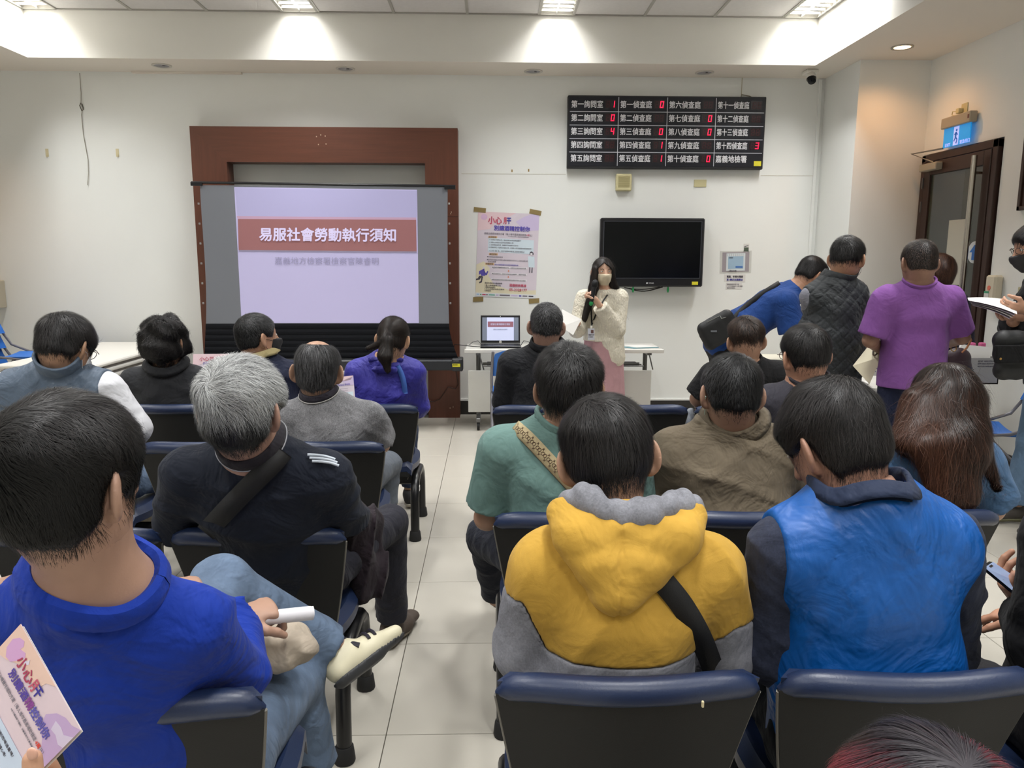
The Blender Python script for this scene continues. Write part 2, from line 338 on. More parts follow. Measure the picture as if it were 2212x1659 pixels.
# hand gel dispenser + light switch + framed picture edge
t=thing('soap_dispenser',WX(2157,625,XR),'translucent cream hand gel dispenser on the wall right of the exit door','dispenser')
c=WX(2157,625,XR);cy,cz=c[1],c[2]
MB().box(XR-.07,XR,cy-.055,cy+.06,cz-.10,cz+.105,.014).build('dispenser_body',mat('dispenser_cream','#cfc6b0',.35),t)
MB().disc((XR-.07,cy+.005,cz+.01),(-1,0,0),.018,.003,16).build('red_dot',mat('dot_red','#d8705a',.5),t)
MB().box(XR-.073,XR-.07,cy+.0,cy+.055,cz-.085,cz-.03,.001).build('paper_label',M_paper,t);MB().box(XR-.0735,XR-.0728,cy+.0,cy+.055,cz-.03,cz-.015).build('green_label_tab',mat('tab_green','#3f9a74',.5),t)
c=WX(2208,637,XR);MB().box(XR-.012,XR,c[1]-.06,c[1]+.035,c[2]-.055,c[2]+.055,.003).build('wall_switch',mat('switch_olive','#b7b28e',.5),org=(XR,c[1],c[2])).update_tag()
tag(bpy.data.objects['wall_switch'],'beige switch plate on the right wall beside the hand gel dispenser','switch')
c=WX(2209,300,XR);c2=WX(2206,455,XR)
t=thing('picture_frame',(XR,c2[1],c2[2]),'dark wooden picture frame cut off by the right edge above the man in mask','frame')
yy=WX(2205,440,XR)[1];zb=c2[2]
MB().box(XR-.03,XR,yy-.03,yy,zb,zb+.62,.003).box(XR-.03,XR,yy-.9,yy,zb,zb+.03,.003).box(XR-.03,XR,yy-.9,yy,zb+.59,zb+.62,.003).box(XR-.03,XR,yy-.9,yy-.87,zb,zb+.62,.003).build('frame_border',M_dwood,t)
MB().box(XR-.012,XR,yy-.88,yy-.02,zb+.02,zb+.6).build('frame_picture',mat('picture_dark','#5a4a44',.5),t)
# =============== wall camera, speaker, plates, wires, tape marks ===============
t=thing('security_camera',(2.89,7.23,SOF),'small white dome security camera under the soffit in the right corner','camera')
MB().box(2.84,2.95,7.17,7.29,SOF-.035,SOF,.008).build('camera_mount',M_white,t)
MB().tube([(2.89,7.20,SOF-.03),(2.885,7.17,SOF-.085)],[.03,.045],14).build('camera_body',M_white,t,True)
MB().tube([(2.885,7.17,SOF-.085),(2.88,7.14,SOF-.115),(2.88,7.135,SOF-.125)],[.043,.034,.012],14).build('camera_lens',M_screenoff,t,True)
t=thing('wall_speaker',(1.27,YF,2.26),'square cream wall speaker with slots under the notice board','speaker')
c=W(1346,395,7.5)
MB().box(1.195,1.345,YF-.055,YF,2.18,2.34,.01).build('speaker_case',M_ivory,t)
g=MB()
for k in range(12): g.box(1.215+.0,1.325,YF-.0575,YF-.054,2.215+k*.009,2.2185+k*.009)
tag(g.build('speaker_slots',mat('slot_tan','#a99f72',.6),t),kind='stuff')
tag(MB().box(1.955,2.075,YF-.008,YF,2.225,2.295,.003).build('wall_plate',M_ivory,org=(2.0,YF,2.26)),'cream blank wall plate right of the speaker','plate')
cw=mat('cable_grey','#8a8376',.6)
a=W(172,157,YF-.01)
pts=[W(x,y,YF-.012) for x,y in[(172,158),(175,200),(175,222),(178,235),(176,248),(180,290),(190,345),(191,375),(189,400)]]
t=thing('hanging_wire',tuple(pts[0]),'thin dark wire dangling from the soffit at far left of the front wall','wire')
MB().tube(pts,.0028,5).build('wire_strand',cw,t,True)
MB().tube([W(x,y,YF-.014) for x,y in[(175,222),(172,228),(177,240),(181,236),(177,224)]],.004,5).build('wire_knot',mat('wire_dark','#5d5650',.6),t,True)
for k,(x,y) in enumerate(((102,331),(254,331))):
    c=W(x,y,YF);tag(MB().box(c[0]-.014,c[0]+.014,YF-.004,YF,c[2]-.03,c[2]+.04,.001).box(c[0]-.008,c[0]+.008,YF-.012,YF-.004,c[2]-.035,c[2]-.015,.002).build('adhesive_hook',mat('hook_cream','#d6cba6',.5),org=tuple(c)),['cream adhesive hook left of the dangling wire','cream adhesive hook between dangling wire and wood frame'][k],'hook')
tag(MB().box(-5.3,-4.66,YF-.2,YF,1.06,1.32,.006).build('wall_cabinet',mat('cabinet_cream','#c5bca6',.5),org=(-4.9,YF,1.06)),'cream box fixed on the front wall at the left edge','box')
for k,(x,y) in enumerate(((1106,369),(1142,368))):
    c=W(x,y,YF);tag(MB().box(c[0]-.006,c[0]+.006,YF-.003,YF,c[2]-.012,c[2]+.012).build('tape_scrap',mat('tape_brown','#9a7f4a',.6),org=tuple(c)),['brown tape scrap on the wall above the poster, left one','brown tape scrap on the wall above the poster, right one'][k],'tape')
# =============== wooden frame on the wall ===============
t=thing('wooden_wall_frame',(-1.52,YF,0),'large reddish brown wooden frame standing round the projection screen','frame')
zT,zI=2.725,2.41;xo0,xi0,xi1,xo1=-2.75,-2.43,-.61,-.305;y0=7.36
def prism(q,ya,yb): return [(x,ya,z) for x,z in q]+[(x,yb,z) for x,z in q]
def pr(q,m): k=len(q);return MB().add(prism(q,y0,YF-.002),[tuple(range(k)),tuple(range(k,2*k))[::-1]]+[(i,(i+1)%k,k+(i+1)%k,k+i) for i in range(k)]).build(m[0],m[1],t)
pr([(xo0,0),(xi0,0),(xi0,zI),(xo0,zT)],('frame_post',M_wood));pr([(xi1,0),(xo1,0),(xo1,zT),(xi1,zI)],('frame_post',M_wood))
pr([(xi0,zI),(xi1,zI),(xo1,zT),(xo0,zT)],('frame_lintel',M_woodh))
for x,z in((-1.56,2.655),(-1.60,2.64),(-1.52,2.645),(-1.585,2.57),(-1.515,2.575)): MB().box(x-.004,x+.004,y0-.002,y0,z-.005,z+.005).build('chip_mark',mat('chip_pale','#c9b49a',.8),t)
MB().box(xo1-.19,xo1,y0-.001,y0+.001,1.925,1.928).build('frame_joint',M_dwood,t)
for x,z in((-.37,1.97),(-.375,1.955),(-.40,.10),(-.37,.11)): MB().box(x-.003,x+.003,y0-.002,y0,z-.008,z+.004).build('chip_mark',_m['chip_pale'],t)
# =============== pull-up projection screen ===============
t=thing('projection_screen',(-1.46,6.95,.53),'pull-up projector screen showing a lilac slide with a red title band','screen')
def sq(px,py):   # screen plane: leans from Y=7.12 (top) to 6.96 (bottom)
    p=W(px,py,7.1)
    for _ in range(4): p=W(px,py,6.96+.16*(p[2]-.65)/1.55)
    return p
def quadpx(q,m,name,off,parent,th=.001,n=1):
    P4=[sq(*a)+np.array([0,-off,0]) for a in q]
    return MB().hexa([P4[0],P4[1],P4[1]+[0,th,0],P4[0]+[0,th,0],P4[3],P4[2],P4[2]+[0,th,0],P4[3]+[0,th,0]]).build(name,m,parent)
M_sg=mat('screen_grey','#707379',.8,spec=.1,emit=.08);M_sk=mat('screen_black','#0d0f14',.7,spec=.15,bump=(3,.2,.01),stretch=(1,1,30))  # projector light put into the screen and slide colours as faint emission
M_sl=mat('slide_lilac','#aaa5c6',.8,spec=.05,emit=.33);M_sl2=mat('slide_lilac_top','#9c99bb',.8,spec=.05,emit=.33);M_sr=mat('slide_red','#8c6263',.8,spec=.05,emit=.28)
M_sp=mat('slide_pink','#ac8ea4',.8,spec=.05,emit=.3);M_sgr=mat('slide_shadow','#837d92',.8,spec=.05,emit=.25);M_tx=mat('slide_text','#c4bcdc',.8,emit=.33);M_tg=mat('slide_text_grey','#8d89a6',.8,emit=.25)
N=14
L_=[(432+ (445-432)*smooth01((k/N-0)*1.0)+ 3*math.sin(k/N*PI),400+300*k/N) for k in range(N+1)]
R_=[(967+ (970-967)*(k/N)-1.5*math.sin(k/N*PI),402+297*k/N) for k in range(N+1)]
V=[];
for a,b in zip(L_,R_): V+= [sq(*a),sq(*b)]
V+= [v+np.array([0,.002,0]) for v in V];n2=2*(N+1)
Fs=[(2*i,2*i+2,2*i+3,2*i+1) for i in range(N)]+[(n2+2*i,n2+2*i+1,n2+2*i+3,n2+2*i+2) for i in range(N)]+[(2*i,n2+2*i,n2+2*i+2,2*i+2) for i in range(N)]+[(2*i+1,2*i+3,n2+2*i+3,n2+2*i+1) for i in range(N)]
mesh('screen_fabric',V,Fs,M_sg,t)
# black lower fabric with slight horizontal ripples, widening to the housing
V=[];K=24
for k in range(K+1):
    f=k/K;l=sq(445-3*f,699+75*f*1.0);r=sq(970+ (20*f**1.6),699+75*f)
    dy=-.004*abs(math.sin(f*K*PI/4))-.004;V+=[l+[0,dy,0],r+[0,dy,0]]
mesh('screen_black_drop',V,[(2*i,2*i+2,2*i+3,2*i+1) for i in range(K)],M_sk,t,False)
sl=quadpx([(522,698),(905,698),(901,410),(506,404)],M_sl,'slide',.002,t)
quadpx([(513,467),(900,470),(901,412),(508,406)],M_sl2,'slide_top_area',.0035,sl,.0008)
quadpx([(514,473),(899,475),(899,470),(512,467)],M_sp,'slide_band_edge',.0045,sl,.0008)
quadpx([(516,541),(900,544),(899,475),(514,473)],M_sr,'slide_title_band',.0045,sl,.0008)
quadpx([(517,543),(900,546),(900,543),(516,540)],M_sgr,'slide_band_edge',.0055,sl,.0008)
a=sq(561,506);b=sq(855,508)
rt=b-a;nrm_up=sq(700,450)-sq(700,560)
text('易服社會勞動執行須知',.125,sq(561,506)+[0,-.009,0],rt,nrm_up,M_tx,sl,bold=.0035,width=np.linalg.norm(rt))
a=sq(594,563);b=sq(818,564);text('嘉義地方檢察署檢察官陳睿明',.07,a+[0,-.006,0],b-a,nrm_up,M_tg,sl,width=np.linalg.norm(b-a))
# top bar, housing, side tabs
tl,tr=W(413,394,7.12),W(984,402,7.12)
MB().tube([tl,tr],.011,8).box(tl[0]+.0,tl[0]+.10,7.10,7.125,tl[2]-.03,tl[2]).box(tr[0]-.10,tr[0],7.10,7.125,tr[2]-.03,tr[2]).build('top_bar',M_blackp,t)
for k in range(6):
    for sd in(0,1):
        p=sq((432 if sd==0 else 967)+(2*k if sd==0 else .6*k)+( -3 if sd==0 else 3),440+43*k);MB().box(p[0]-.008,p[0]+.008,p[1]-.003,p[1]+.003,p[2]-.009,p[2]+.009,.002).build('tension_tab',mat('tab_grey','#8b8a88',.5),t)
h0,h1=W(432,772,6.9),W(998,800,6.9)
MB().box(h0[0],h1[0]-.0,6.88,7.03,h1[2],h1[2]+.095,.01).build('screen_housing',mat('housing_charcoal','#23262b',.45),t)
MB().box(h1[0]-.09,h1[0]+.008,6.872,7.038,h1[2]-.006,h1[2]+.108,.008).build('housing_end_cap',mat('endcap_dark','#2b2c2f',.5),t)
M_yel=mat('yellow_label','#d9d030',.6)
MB().box(h1[0]-.085,h1[0]-.015,6.870,6.873,h1[2]+.035,h1[2]+.065).build('yellow_sticker',M_yel,t)
text('產品標示',.011,(h1[0]-.08,6.869,h1[2]+.055),(1,0,0),UPZ,M_blackp,t)
text('SCREEN',.014,(h1[0]-.075,6.871,h1[2]+.09),(1,0,0),UPZ,mat('print_pale_grey','#9a9a9a',.6),t)
pts=[(x,7.3,z) for x,z in[]]
pts=[W(x,y,7.33) for x,y in[(985,800),(990,830),(984,840),(968,836),(960,848),(950,862),(935,868),(920,864),(905,850),(880,835)]]
pts[0]=W(985,802,7.3)
tag(MB().tube(pts,.005,6).build('power_cord',mat('cord_brown','#3a241c',.6),org=tuple(pts[-1]),smooth=True),'dark brown power cord hanging from the screen housing over the wood post','cord')
# low white table carrying the screen
M_tabt=mat('table_top_grey','#c4c3bd',.45,var=.02);M_tabe=mat('table_edge','#d9d7d0',.4)
t=thing('low_table',(-1.5,6.95,0),'low white table under the projection screen, behind the bald man','table')
zt=h1[2]
a=W(440,800,6.9)[0];b=W(905,800,6.9)[0]
MB().box(a,b,6.72,7.2,zt-.03,zt-.001,.006).build('tabletop',M_tabe,t)
MB().box(a+.03,b-.03,6.76,6.775,zt-.30,zt-.03).build('front_panel',M_tabt,t)
for x in(a+.06,b-.06):
    for y in(6.82,7.14): MB().tube([(x,y,0),(x,y,zt-.03)],.016,8).build('leg',M_steel,t)
# =============== poster with tape ===============
def wl(px,py,y=YF-.001): return W(px,py,y)
P0=[wl(1029,641),wl(1159,646),wl(1163,459),wl(1031,458)]
t=thing('poster',tuple(P0[0]),'pink and lilac health poster with Chinese text taped to the wall','poster')
pc=sum(P0)/4;rt=(P0[1]-P0[0]);rt/=np.linalg.norm(rt);up=np.cross(rt,[0,-1,0])*-1;up=np.array([-rt[2],0,rt[0]])
pw=np.linalg.norm((P0[1]-P0[0]));ph=np.linalg.norm((P0[3]-P0[0]))
panel('poster_sheet',pc,rt,up,pw,ph,mat('poster_lilac','#d9cfda',.6,var=.03,bump=(8,.3,.004)),t,.0005,.0008)
def pz(u,v): return pc+rt*(u-.5)*pw+up*(.5-v)*ph   # u right, v down (0..1)
def blob(pts,m,name='printed_shape',off=.0016):
    flatpoly([((u-.5)*pw,(.5-v)*ph) for u,v in pts],pc,rt,up,m,name,t,off,.0003)
M_ppk=mat('print_pink','#e5c9cf',.6);M_ppu=mat('print_violet','#cdbfe0',.6);M_pbl=mat('print_pale_blue','#d3e2ec',.6);M_pye=mat('print_sand','#e4dcc0',.6);M_pst=mat('print_strip','#e3e6ea',.6)
M_pto=mat('print_ochre','#dcb68a',.6);M_pred=mat('print_crimson','#c2566f',.6);M_pind=mat('print_indigo','#3b3a9c',.6);M_pvio=mat('print_purple','#5a50ae',.6);M_pgr=mat('print_grey','#77727e',.6);M_pdk=mat('print_dark','#4b4752',.6)
blob([(0,0),(.62,0),(.5,.05),(.3,.1),(.2,.2),(0,.22)],M_ppk);blob([(.62,.1),(.75,.04),(.9,0),(1,0),(1,.19),(.85,.2),(.7,.16)],M_ppu)
th_=[(.1+.055*math.cos(q*PI/6),.06+.035*math.sin(q*PI/6)) for q in range(12)];blob(th_,mat('print_petal','#dcb9d8',.6),off=.002)
blob([(0,.62),(.12,.58),(.22,.66),(.2,.75),(.3,.85),(.6,.92),(1,.9),(1,.96),(0,.96)],M_pye)
blob([(0,.955),(1,.955),(1,1),(0,1)],M_pst,off=.0022)
blob([(.18,.30),(.93,.31),(.93,.475),(.18,.465)],M_pbl,off=.0022)
M_boxw=mat('print_white','#e8e4ea',.6)
for v in(.645,.72,.79): blob([(.25,v-.012),(.84,v-.012),(.84,v+.012),(.25,v+.012)],M_boxw,off=.002)
def pt(s,u,v,sz,m,wd=None,off=0,**k): text(s,sz*pw,pz(u,v)+np.array([0,-.0034,0]),rt,up,m,t,width=(wd*pw if wd else None),bold=off*pw,ext=.0002,**k)
pt('小心',.17,.095,.13,M_pred,.22,.004);pt('月',.42,.095,.12,M_pred,.045,.004);pt('干',.475,.095,.115,M_pind,.065,.004)
pt('別讓酒精控制你',.27,.182,.085,M_pvio,.585,.003)
pt('酒癮治療費用補助方案（每人每年最高補助額度',.11,.25,.038,M_pgr,.69);pt('4萬',.80,.253,.036,M_pred,.055);pt('元）',.855,.253,.036,M_pgr,.045)
pt('※本方案為部分補助，依醫療院所收費標準辦理',.5,.276,.018,M_pgr,.34)
for u,v,s in((.19,.291,'自我檢測'),(.21,.492,'補助對象'),(.155,.608,'申請流程')):
    blob([(u-.01,v-.012),(u+.135,v-.012),(u+.135,v+.012),(u-.01,v+.012)],M_pto,off=.0026);pt(s,u,v,.032,M_pdk,.12)
for v,s,wd in((.322,'○ 您曾經不想喝太多，後來卻無法控制而喝過量嗎？',.52),(.352,'○ 有家人或朋友為您的喝酒問題擔心嗎？',.4),(.382,'○ 您對喝酒這件事，會覺得不好或感到內疚嗎？',.48),(.412,'○ 您曾經早上一起床尚未進食之前，就要喝一杯才會覺得比較舒服穩定嗎？',.7),(.452,'※ 以上有任一題為「是」，表示您可能需要尋求專業協助，請洽本縣市醫療人員',.58)): pt(s,.2,v,.026,M_pgr,wd)
pt('●有意願接受酒癮治療者',.17,.523,.026,M_pgr,.26);pt('●本門診對酒癮及其相關治療者或經縣市政府社工人員評估轉介者',.17,.557,.026,M_pgr,.67);pt('配合治療者',.19,.58,.026,M_pgr,.13)
pt('經合作醫療機構評估後接受相關酒癮治療',.3,.613,.026,M_pvio,.39)
pt('●經由合作醫療機構看診評估，依規定接受藥物與諮商治療',.26,.646,.024,M_pgr,.56);pt('●經治療評估，適宜治療者依方案補助，填寫申請書',.26,.721,.024,M_pgr,.56);pt('●最後由醫院向衛生局請領補助並通知申請人是否通過',.26,.791,.024,M_pgr,.56)
for v in(.683,.755): blob([(.525,v-.012),(.54,v-.012),(.54,v),(.548,v),(.5325,v+.014),(.517,v),(.525,v)],mat('print_arrow','#d98a72',.6),off=.0022)
pt('嘉義市酒癮戒治醫療機構',.145,.835,.03,M_pdk,.29)
for k,(s,wd) in enumerate((('1.臺中榮總嘉義分院',.27),('2.嘉義基督教醫院',.18),('3.天主教聖馬爾定醫院',.33),('4.陽明醫院',.11))): pt(s,.145,.862+.022*k,.026,M_pdk,wd)
pt('酒癮諮詢專線',.555,.852,.05,M_pred,.28,.001);pt('05-2328177',.555,.905,.06,mat('print_phone_red','#c8645c',.6),.295,.001)
# running man and doctor figures
for q in(((.045,.70),(.13,.665),(.15,.75),(.09,.755),(.07,.73),(.045,.745)),((.12,.67),(.16,.72),(.185,.69),(.2,.70),(.175,.745),(.15,.74))): blob(q,M_pvio,off=.0026)
blob([(.05,.755),(.1,.755),(.06,.80),(0,.81),(0,.79),(.03,.785)],M_pdk,off=.0026);blob([(.09,.76),(.115,.76),(.1,.83),(.06,.845),(.05,.83),(.08,.815)],M_pdk,off=.0026);blob([(.1,.645),(.14,.645),(.14,.668),(.105,.67)],M_boxw,off=.0026)
blob([(.84,.50),(.95,.50),(.96,.63),(.86,.63)],M_pbl,off=.0024);blob([(.87,.63),(.89,.63),(.89,.695),(.87,.695)],M_pgr,off=.0024);blob([(.91,.63),(.93,.63),(.93,.695),(.905,.695)],M_pgr,off=.0024)
blob([(.87,.45),(.90,.44),(.93,.455),(.935,.48),(.865,.48)],M_pdk,off=.0026);blob([(.88,.46),(.915,.46),(.915,.49),(.88,.49)],M_boxw,off=.003)
for u0,u1,m in((.02,.06,'print_sky'),(.075,.10,'print_leaf'),(.11,.17,'print_crimson'),(.18,.20,'print_dark'),(.22,.32,'print_teal'),(.34,.38,'print_violet'),(.40,.57,'print_grey'),(.59,.70,'print_violet'),(.72,.76,'print_purple'),(.78,.86,'print_grey'),(.88,.96,'print_dark')):
    mm=_m.get(m) or mat(m,{'print_sky':'#a9cbe8','print_leaf':'#6fa77c','print_teal':'#7fbcae'}[m],.6)
    blob([(u0,.968),(u1,.968),(u1,.984),(u0,.984)],mm,off=.003)
M_tape=mat('brown_packing_tape','#8f7c50',.4)
for k,q in enumerate([((1024,447),(1050,450),(1049,460),(1023,457)),((1145,451),(1170,456),(1168,466),(1143,461)),((1022,642),(1044,641),(1044,651),(1022,652)),((1142,646),(1165,644),(1165,654),(1143,656))]):
    Q=[wl(x,y,YF-.0042) for x,y in q]
    MB().hexa([Q[3],Q[2],Q[1],Q[0]]+[v-np.array([0,.0006,0]) for v in (Q[3],Q[2],Q[1],Q[0])]).build('tape_piece',M_tape,t)
# =============== LED number board ===============
bx0,bx1,bz0,bz1=.722,2.59,2.385,3.045;by=YF-.075
t=thing('number_display',((bx0+bx1)/2,YF,bz0),'long black room number board with white Chinese names and red digits','display board')
MB().box(bx0,bx1,by,YF-.005,bz0,bz1,.006).build('board_case',mat('board_black','#1b1c21',.5),t)
MB().box(bx0+.012,bx1-.012,by-.003,by,bz0+.02,bz1-.012).build('board_face',mat('board_face','#1e1f26',.45,spec=.3),t)
M_wh=mat('board_lettering','#e6e6ea',.6);M_ln=mat('board_line','#c4c6ce',.6)
M_on=mat('led_red_on','#ff1540',.4,emit=2.2);M_off=mat('led_red_off','#43131e',.5);M_win=mat('led_window','#1c0e14',.3)
cw_=(bx1-bx0-.03)/4;rh=(bz1-bz0-.05)/5;fy=by-.0035
for i in(1,2,3): MB().box(bx0+.015+cw_*i-.003,bx0+.015+cw_*i+.003,fy-.0005,fy,bz0+.025,bz1-.015).build('divider_line',M_ln,t)
for j in(1,2,3,4):
    z=bz1-.012-rh*j-.012;MB().box(bx0+.018,bx1-.018,fy-.001,fy-.0004,z-.003,z+.003).build('divider_line',M_ln,t)
num='一二三四五六七八九十'
rooms=[['第%s詢問室'%c for c in num[:5]],['第%s偵查庭'%c for c in num[:5]],['第%s偵查庭'%c for c in num[5:]],['第十一偵查庭','第十二偵查庭','第十三偵查庭','第十四偵查庭','嘉義地檢署']]
vals=[['1','0','4','',''],['0','','0','1','1'],['','0','0','','0'],['','','','3',None]]
SEG={'0':'abcdef','1':'bc','3':'abcdg','4':'bcfg','8':'abcdefg'}
def digit(x,z,ch,on,hh=.058,ww=.032):
    a=MB();sh=.10
    def s(x0,z0,x1,z1): 
        q=[(x+u+sh*v,fy-.001,z+v) for u,v in((x0,z0),(x1,z0),(x1,z1),(x0,z1))];a.hexa([q[0],q[1],(q[1][0],fy,q[1][2]),(q[0][0],fy,q[0][2]),q[3],q[2],(q[2][0],fy,q[2][2]),(q[3][0],fy,q[3][2])])
    w2=.0065
    D={'a':(0,hh-w2,ww,hh),'d':(0,0,ww,w2),'g':(0,hh/2-w2/2,ww,hh/2+w2/2),'f':(0,hh/2,w2,hh),'e':(0,0,w2,hh/2),'b':(ww-w2,hh/2,ww,hh),'c':(ww-w2,0,ww,hh/2)}
    for k in SEG[ch]: s(*D[k])
    return a.build('led_digit',M_on if on else M_off,t)
for i in range(4):
    for j in range(5):
        x=bx0+.02+cw_*i;z=bz1-.012-.012-rh*(j+.5)+(0.006)
        nm=rooms[i][j]
        text(nm,.062,(x+.012,fy-.001,z),(1,0,0),UPZ,M_wh,t,width=.295,bold=.0011,sy=1.12)
        if vals[i][j] is None: continue
        MB().box(x+.325,x+.43,fy-.0006,fy-.0001,z-.036,z+.04).build('led_window',M_win,t)
        v=vals[i][j]
        digit(x+.338,z-.028,'8',False)
        if v: digit(x+.383,z-.028,v,True)
        else: digit(x+.383,z-.028,'8',False)
MB().box(bx1-.09,bx1-.02,fy-.002,fy-.001,bz0+.03,bz0+.075).build('yellow_sticker',M_yel,t)
MB().tube([(2.36,YF-.03,bz1),(2.37,YF-.02,bz1+.03),(2.45,YF-.02,bz1+.015),(2.47,YF-.03,bz1)],.005,6).build('feed_cable',cw,t,True)
# =============== television ===============
tx0,tx1,tz0,tz1=1.045,2.045,1.275,1.925;ty=YF-.13
t=thing('television',((tx0+tx1)/2,YF,tz0),'black flat television hanging switched off on the wall behind the presenter','television')
MB().box(tx0,tx1,ty,YF-.05,tz0,tz1,.012).build('tv_case',M_blackp,t)
MB().box(tx0+.035,tx1-.035,ty-.002,ty,tz0+.085,tz1-.035).build('tv_panel',M_screenoff,t)
for q in((tx0+.028,tx0+.035,tz0+.078,tz1-.028),(tx1-.035,tx1-.028,tz0+.078,tz1-.028),(tx0+.028,tx1-.028,tz0+.078,tz0+.085),(tx0+.028,tx1-.028,tz1-.035,tz1-.028)): MB().box(q[0],q[1],ty-.003,ty,q[2],q[3]).build('bezel_lip',mat('bezel_grey','#3a3d45',.35),t)
MB().box(tx0+.2,tx1-.2,YF-.06,YF,tz0+.2,tz1-.2).build('wall_bracket',M_steel,t)
text('TATUNG',.018,((tx0+tx1)/2-.025,ty-.001,tz0+.035),(1,0,0),UPZ,M_wh,t,width=.05)
MB().disc(((tx0+tx1)/2-.04,ty,tz0+.035),(0,-1,0),.008,.001,14).build('maker_emblem',M_wh,t)
MB().box(tx1-.105,tx1-.045,ty-.002,ty,tz0+.02,tz0+.05).build('yellow_sticker',M_yel,t)
pts=[(tx0+.3+.03*k,YF-.06,tz0-.02-.025*math.sin(k/9*PI)) for k in range(12)];MB().tube(pts,.006,6).tube([(tx0+.25+.035*k,YF-.07,tz0-.01-.018*math.sin(k/9*PI)) for k in range(11)],.005,6).build('tv_cable',M_blackp,t,True)
for x in(tx0+.33,tx1-.33): MB().tube([(x,ty+.02,tz0),(x,ty+.02,tz0-.03),(x,ty+.02,tz0-.055)],[.006,.012,.006],8).build('hook_tag',mat('tag_green','#1f8a4a',.5),t,True)
# =============== floor plan notice and two small notices ===============
c=W(1589,566,YF);t=thing('floor_plan_notice',tuple(c),'laminated floor plan notice on the wall right of the television','notice')
panel('notice_sheet',c,(1,0,.02),(-.02,0,1),.31,.215,mat('laminate','#cfd0cb',.3),t,.001)
panel('plan_ground',c+[0,-.002,0],(1,0,.02),(-.02,0,1),.265,.19,mat('plan_grey','#9d969b',.6),t,.0005)
panel('plan_rooms',c+[0,-.003,0],(1,0,.02),(-.02,0,1),.185,.17,mat('plan_white','#d5dde0',.6),t,.0006)
panel('plan_hall',c+[0,-.004,-.005],(1,0,.02),(-.02,0,1),.15,.12,mat('plan_blue','#9db9cf',.6),t,.0007)
for k in range(9): MB().box(c[0]-.085+.019*k,c[0]-.083+.019*k,YF-.0065,YF-.006,c[2]+.055,c[2]+.08).build('plan_line',M_pgr,t)
MB().box(c[0]-.0,c[0]+.07,YF-.0065,YF-.006,c[2]-.055,c[2]-.04).build('plan_counter',mat('plan_deep_blue','#3f6db3',.6),t)
text('現在位置',.018,(c[0]-.06,YF-.0063,c[2]-.085),(1,0,0),UPZ,M_pdk,t);text('偵查庭',.014,(c[0]-.07,YF-.0063,c[2]+.042),(1,0,0),UPZ,M_pdk,t)
c=W(1612,535,YF);t=thing('small_photo',tuple(c),'tiny green and white photo stuck above the floor plan notice','photo')
panel('photo_sheet',c,(1,0,0),UPZ,.055,.075,M_paper,t,.001);panel('photo_print',c+[0,-.002,-.015],(1,0,0),UPZ,.045,.035,mat('photo_green','#4e5a4c',.6),t,.0005);panel('photo_print',c+[0,-.002,.015],(1,0,.3),(-.3,0,1),.04,.006,M_pdk,t,.0005)
c=W(1587,601,YF);t=thing('wall_notice',tuple(c),'small white notice with bold Chinese lines below the floor plan','notice')
panel('notice_sheet',c,(1,0,0),UPZ,.21,.075,M_paper,t,.001)
text('電腦、手機充電請',.022,c+[-.08,-.003,.016],(1,0,0),UPZ,M_pdk,t,width=.16,bold=.0005);text('至1樓近出庭證台',.022,c+[-.08,-.003,-.014],(1,0,0),UPZ,M_pind,t,width=.16,bold=.0005)
c=W(1585,618,YF);t=thing('wall_notice',tuple(c),'lowest plain white notice with three grey lines below the floor plan','notice')
panel('notice_sheet',c,(1,0,0),UPZ,.16,.062,M_paper,t,.001)
for k,s in enumerate(('請依序排隊叫號入庭，','一次不可超過五人進入等候','謝謝您的配合。')): text(s,.013,c+[-.068,-.003,.018-.018*k],(1,0,0),UPZ,M_pgr,t)
# =============== beam seating ===============
M_navy=mat('navy_vinyl','#1d2a47',.38,spec=.5,bump=[(260,.25,.0012),(14,.2,.004)],var=.08,vs=8)
M_shell=mat('black_shell','#1d1d1c',.62,spec=.3,bump=(420,.3,.001),var=.06,vs=5)
M_trimg=mat('seat_edge_trim','#6a6760',.45);M_beam=mat('black_tube','#121214',.3,spec=.5,var=.1);M_rub=mat('black_rubber','#19191a',.75)
def back_pt(u,v,off): # u -1..1, v 0..1 (bottom..top), off + = towards the sitter
    w=(.172+.083*v**.8);x=u*w;z=.335+(.425-.012*abs(u)**5)*v-.012*u*u*(1-v)
    y=.125-.125*v+.05*u*u*(.35+.65*v)+off+.012*math.sin(v*PI)
    return (x,y,z)
def gridmesh(f0,f1,nu,nv):
    V=[];Fs=[]
    for f in(f0,f1):
        for j in range(nv+1):
            for i in range(nu+1): V.append(f(-1+2*i/nu,j/nv))
    n=(nu+1)*(nv+1);ix=lambda s,i,j:s*n+j*(nu+1)+i
    for j in range(nv):
        for i in range(nu):
            Fs.append((ix(0,i,j),ix(0,i+1,j),ix(0,i+1,j+1),ix(0,i,j+1)));Fs.append((ix(1,i,j),ix(1,i,j+1),ix(1,i+1,j+1),ix(1,i+1,j)))
    for i in range(nu): Fs.append((ix(0,i,0),ix(1,i,0),ix(1,i+1,0),ix(0,i+1,0)));Fs.append((ix(0,i,nv),ix(0,i+1,nv),ix(1,i+1,nv),ix(1,i,nv)))
    for j in range(nv): Fs.append((ix(0,0,j),ix(0,0,j+1),ix(1,0,j+1),ix(1,0,j)));Fs.append((ix(0,nu,j),ix(1,nu,j),ix(1,nu,j+1),ix(0,nu,j+1)))
    return V,Fs
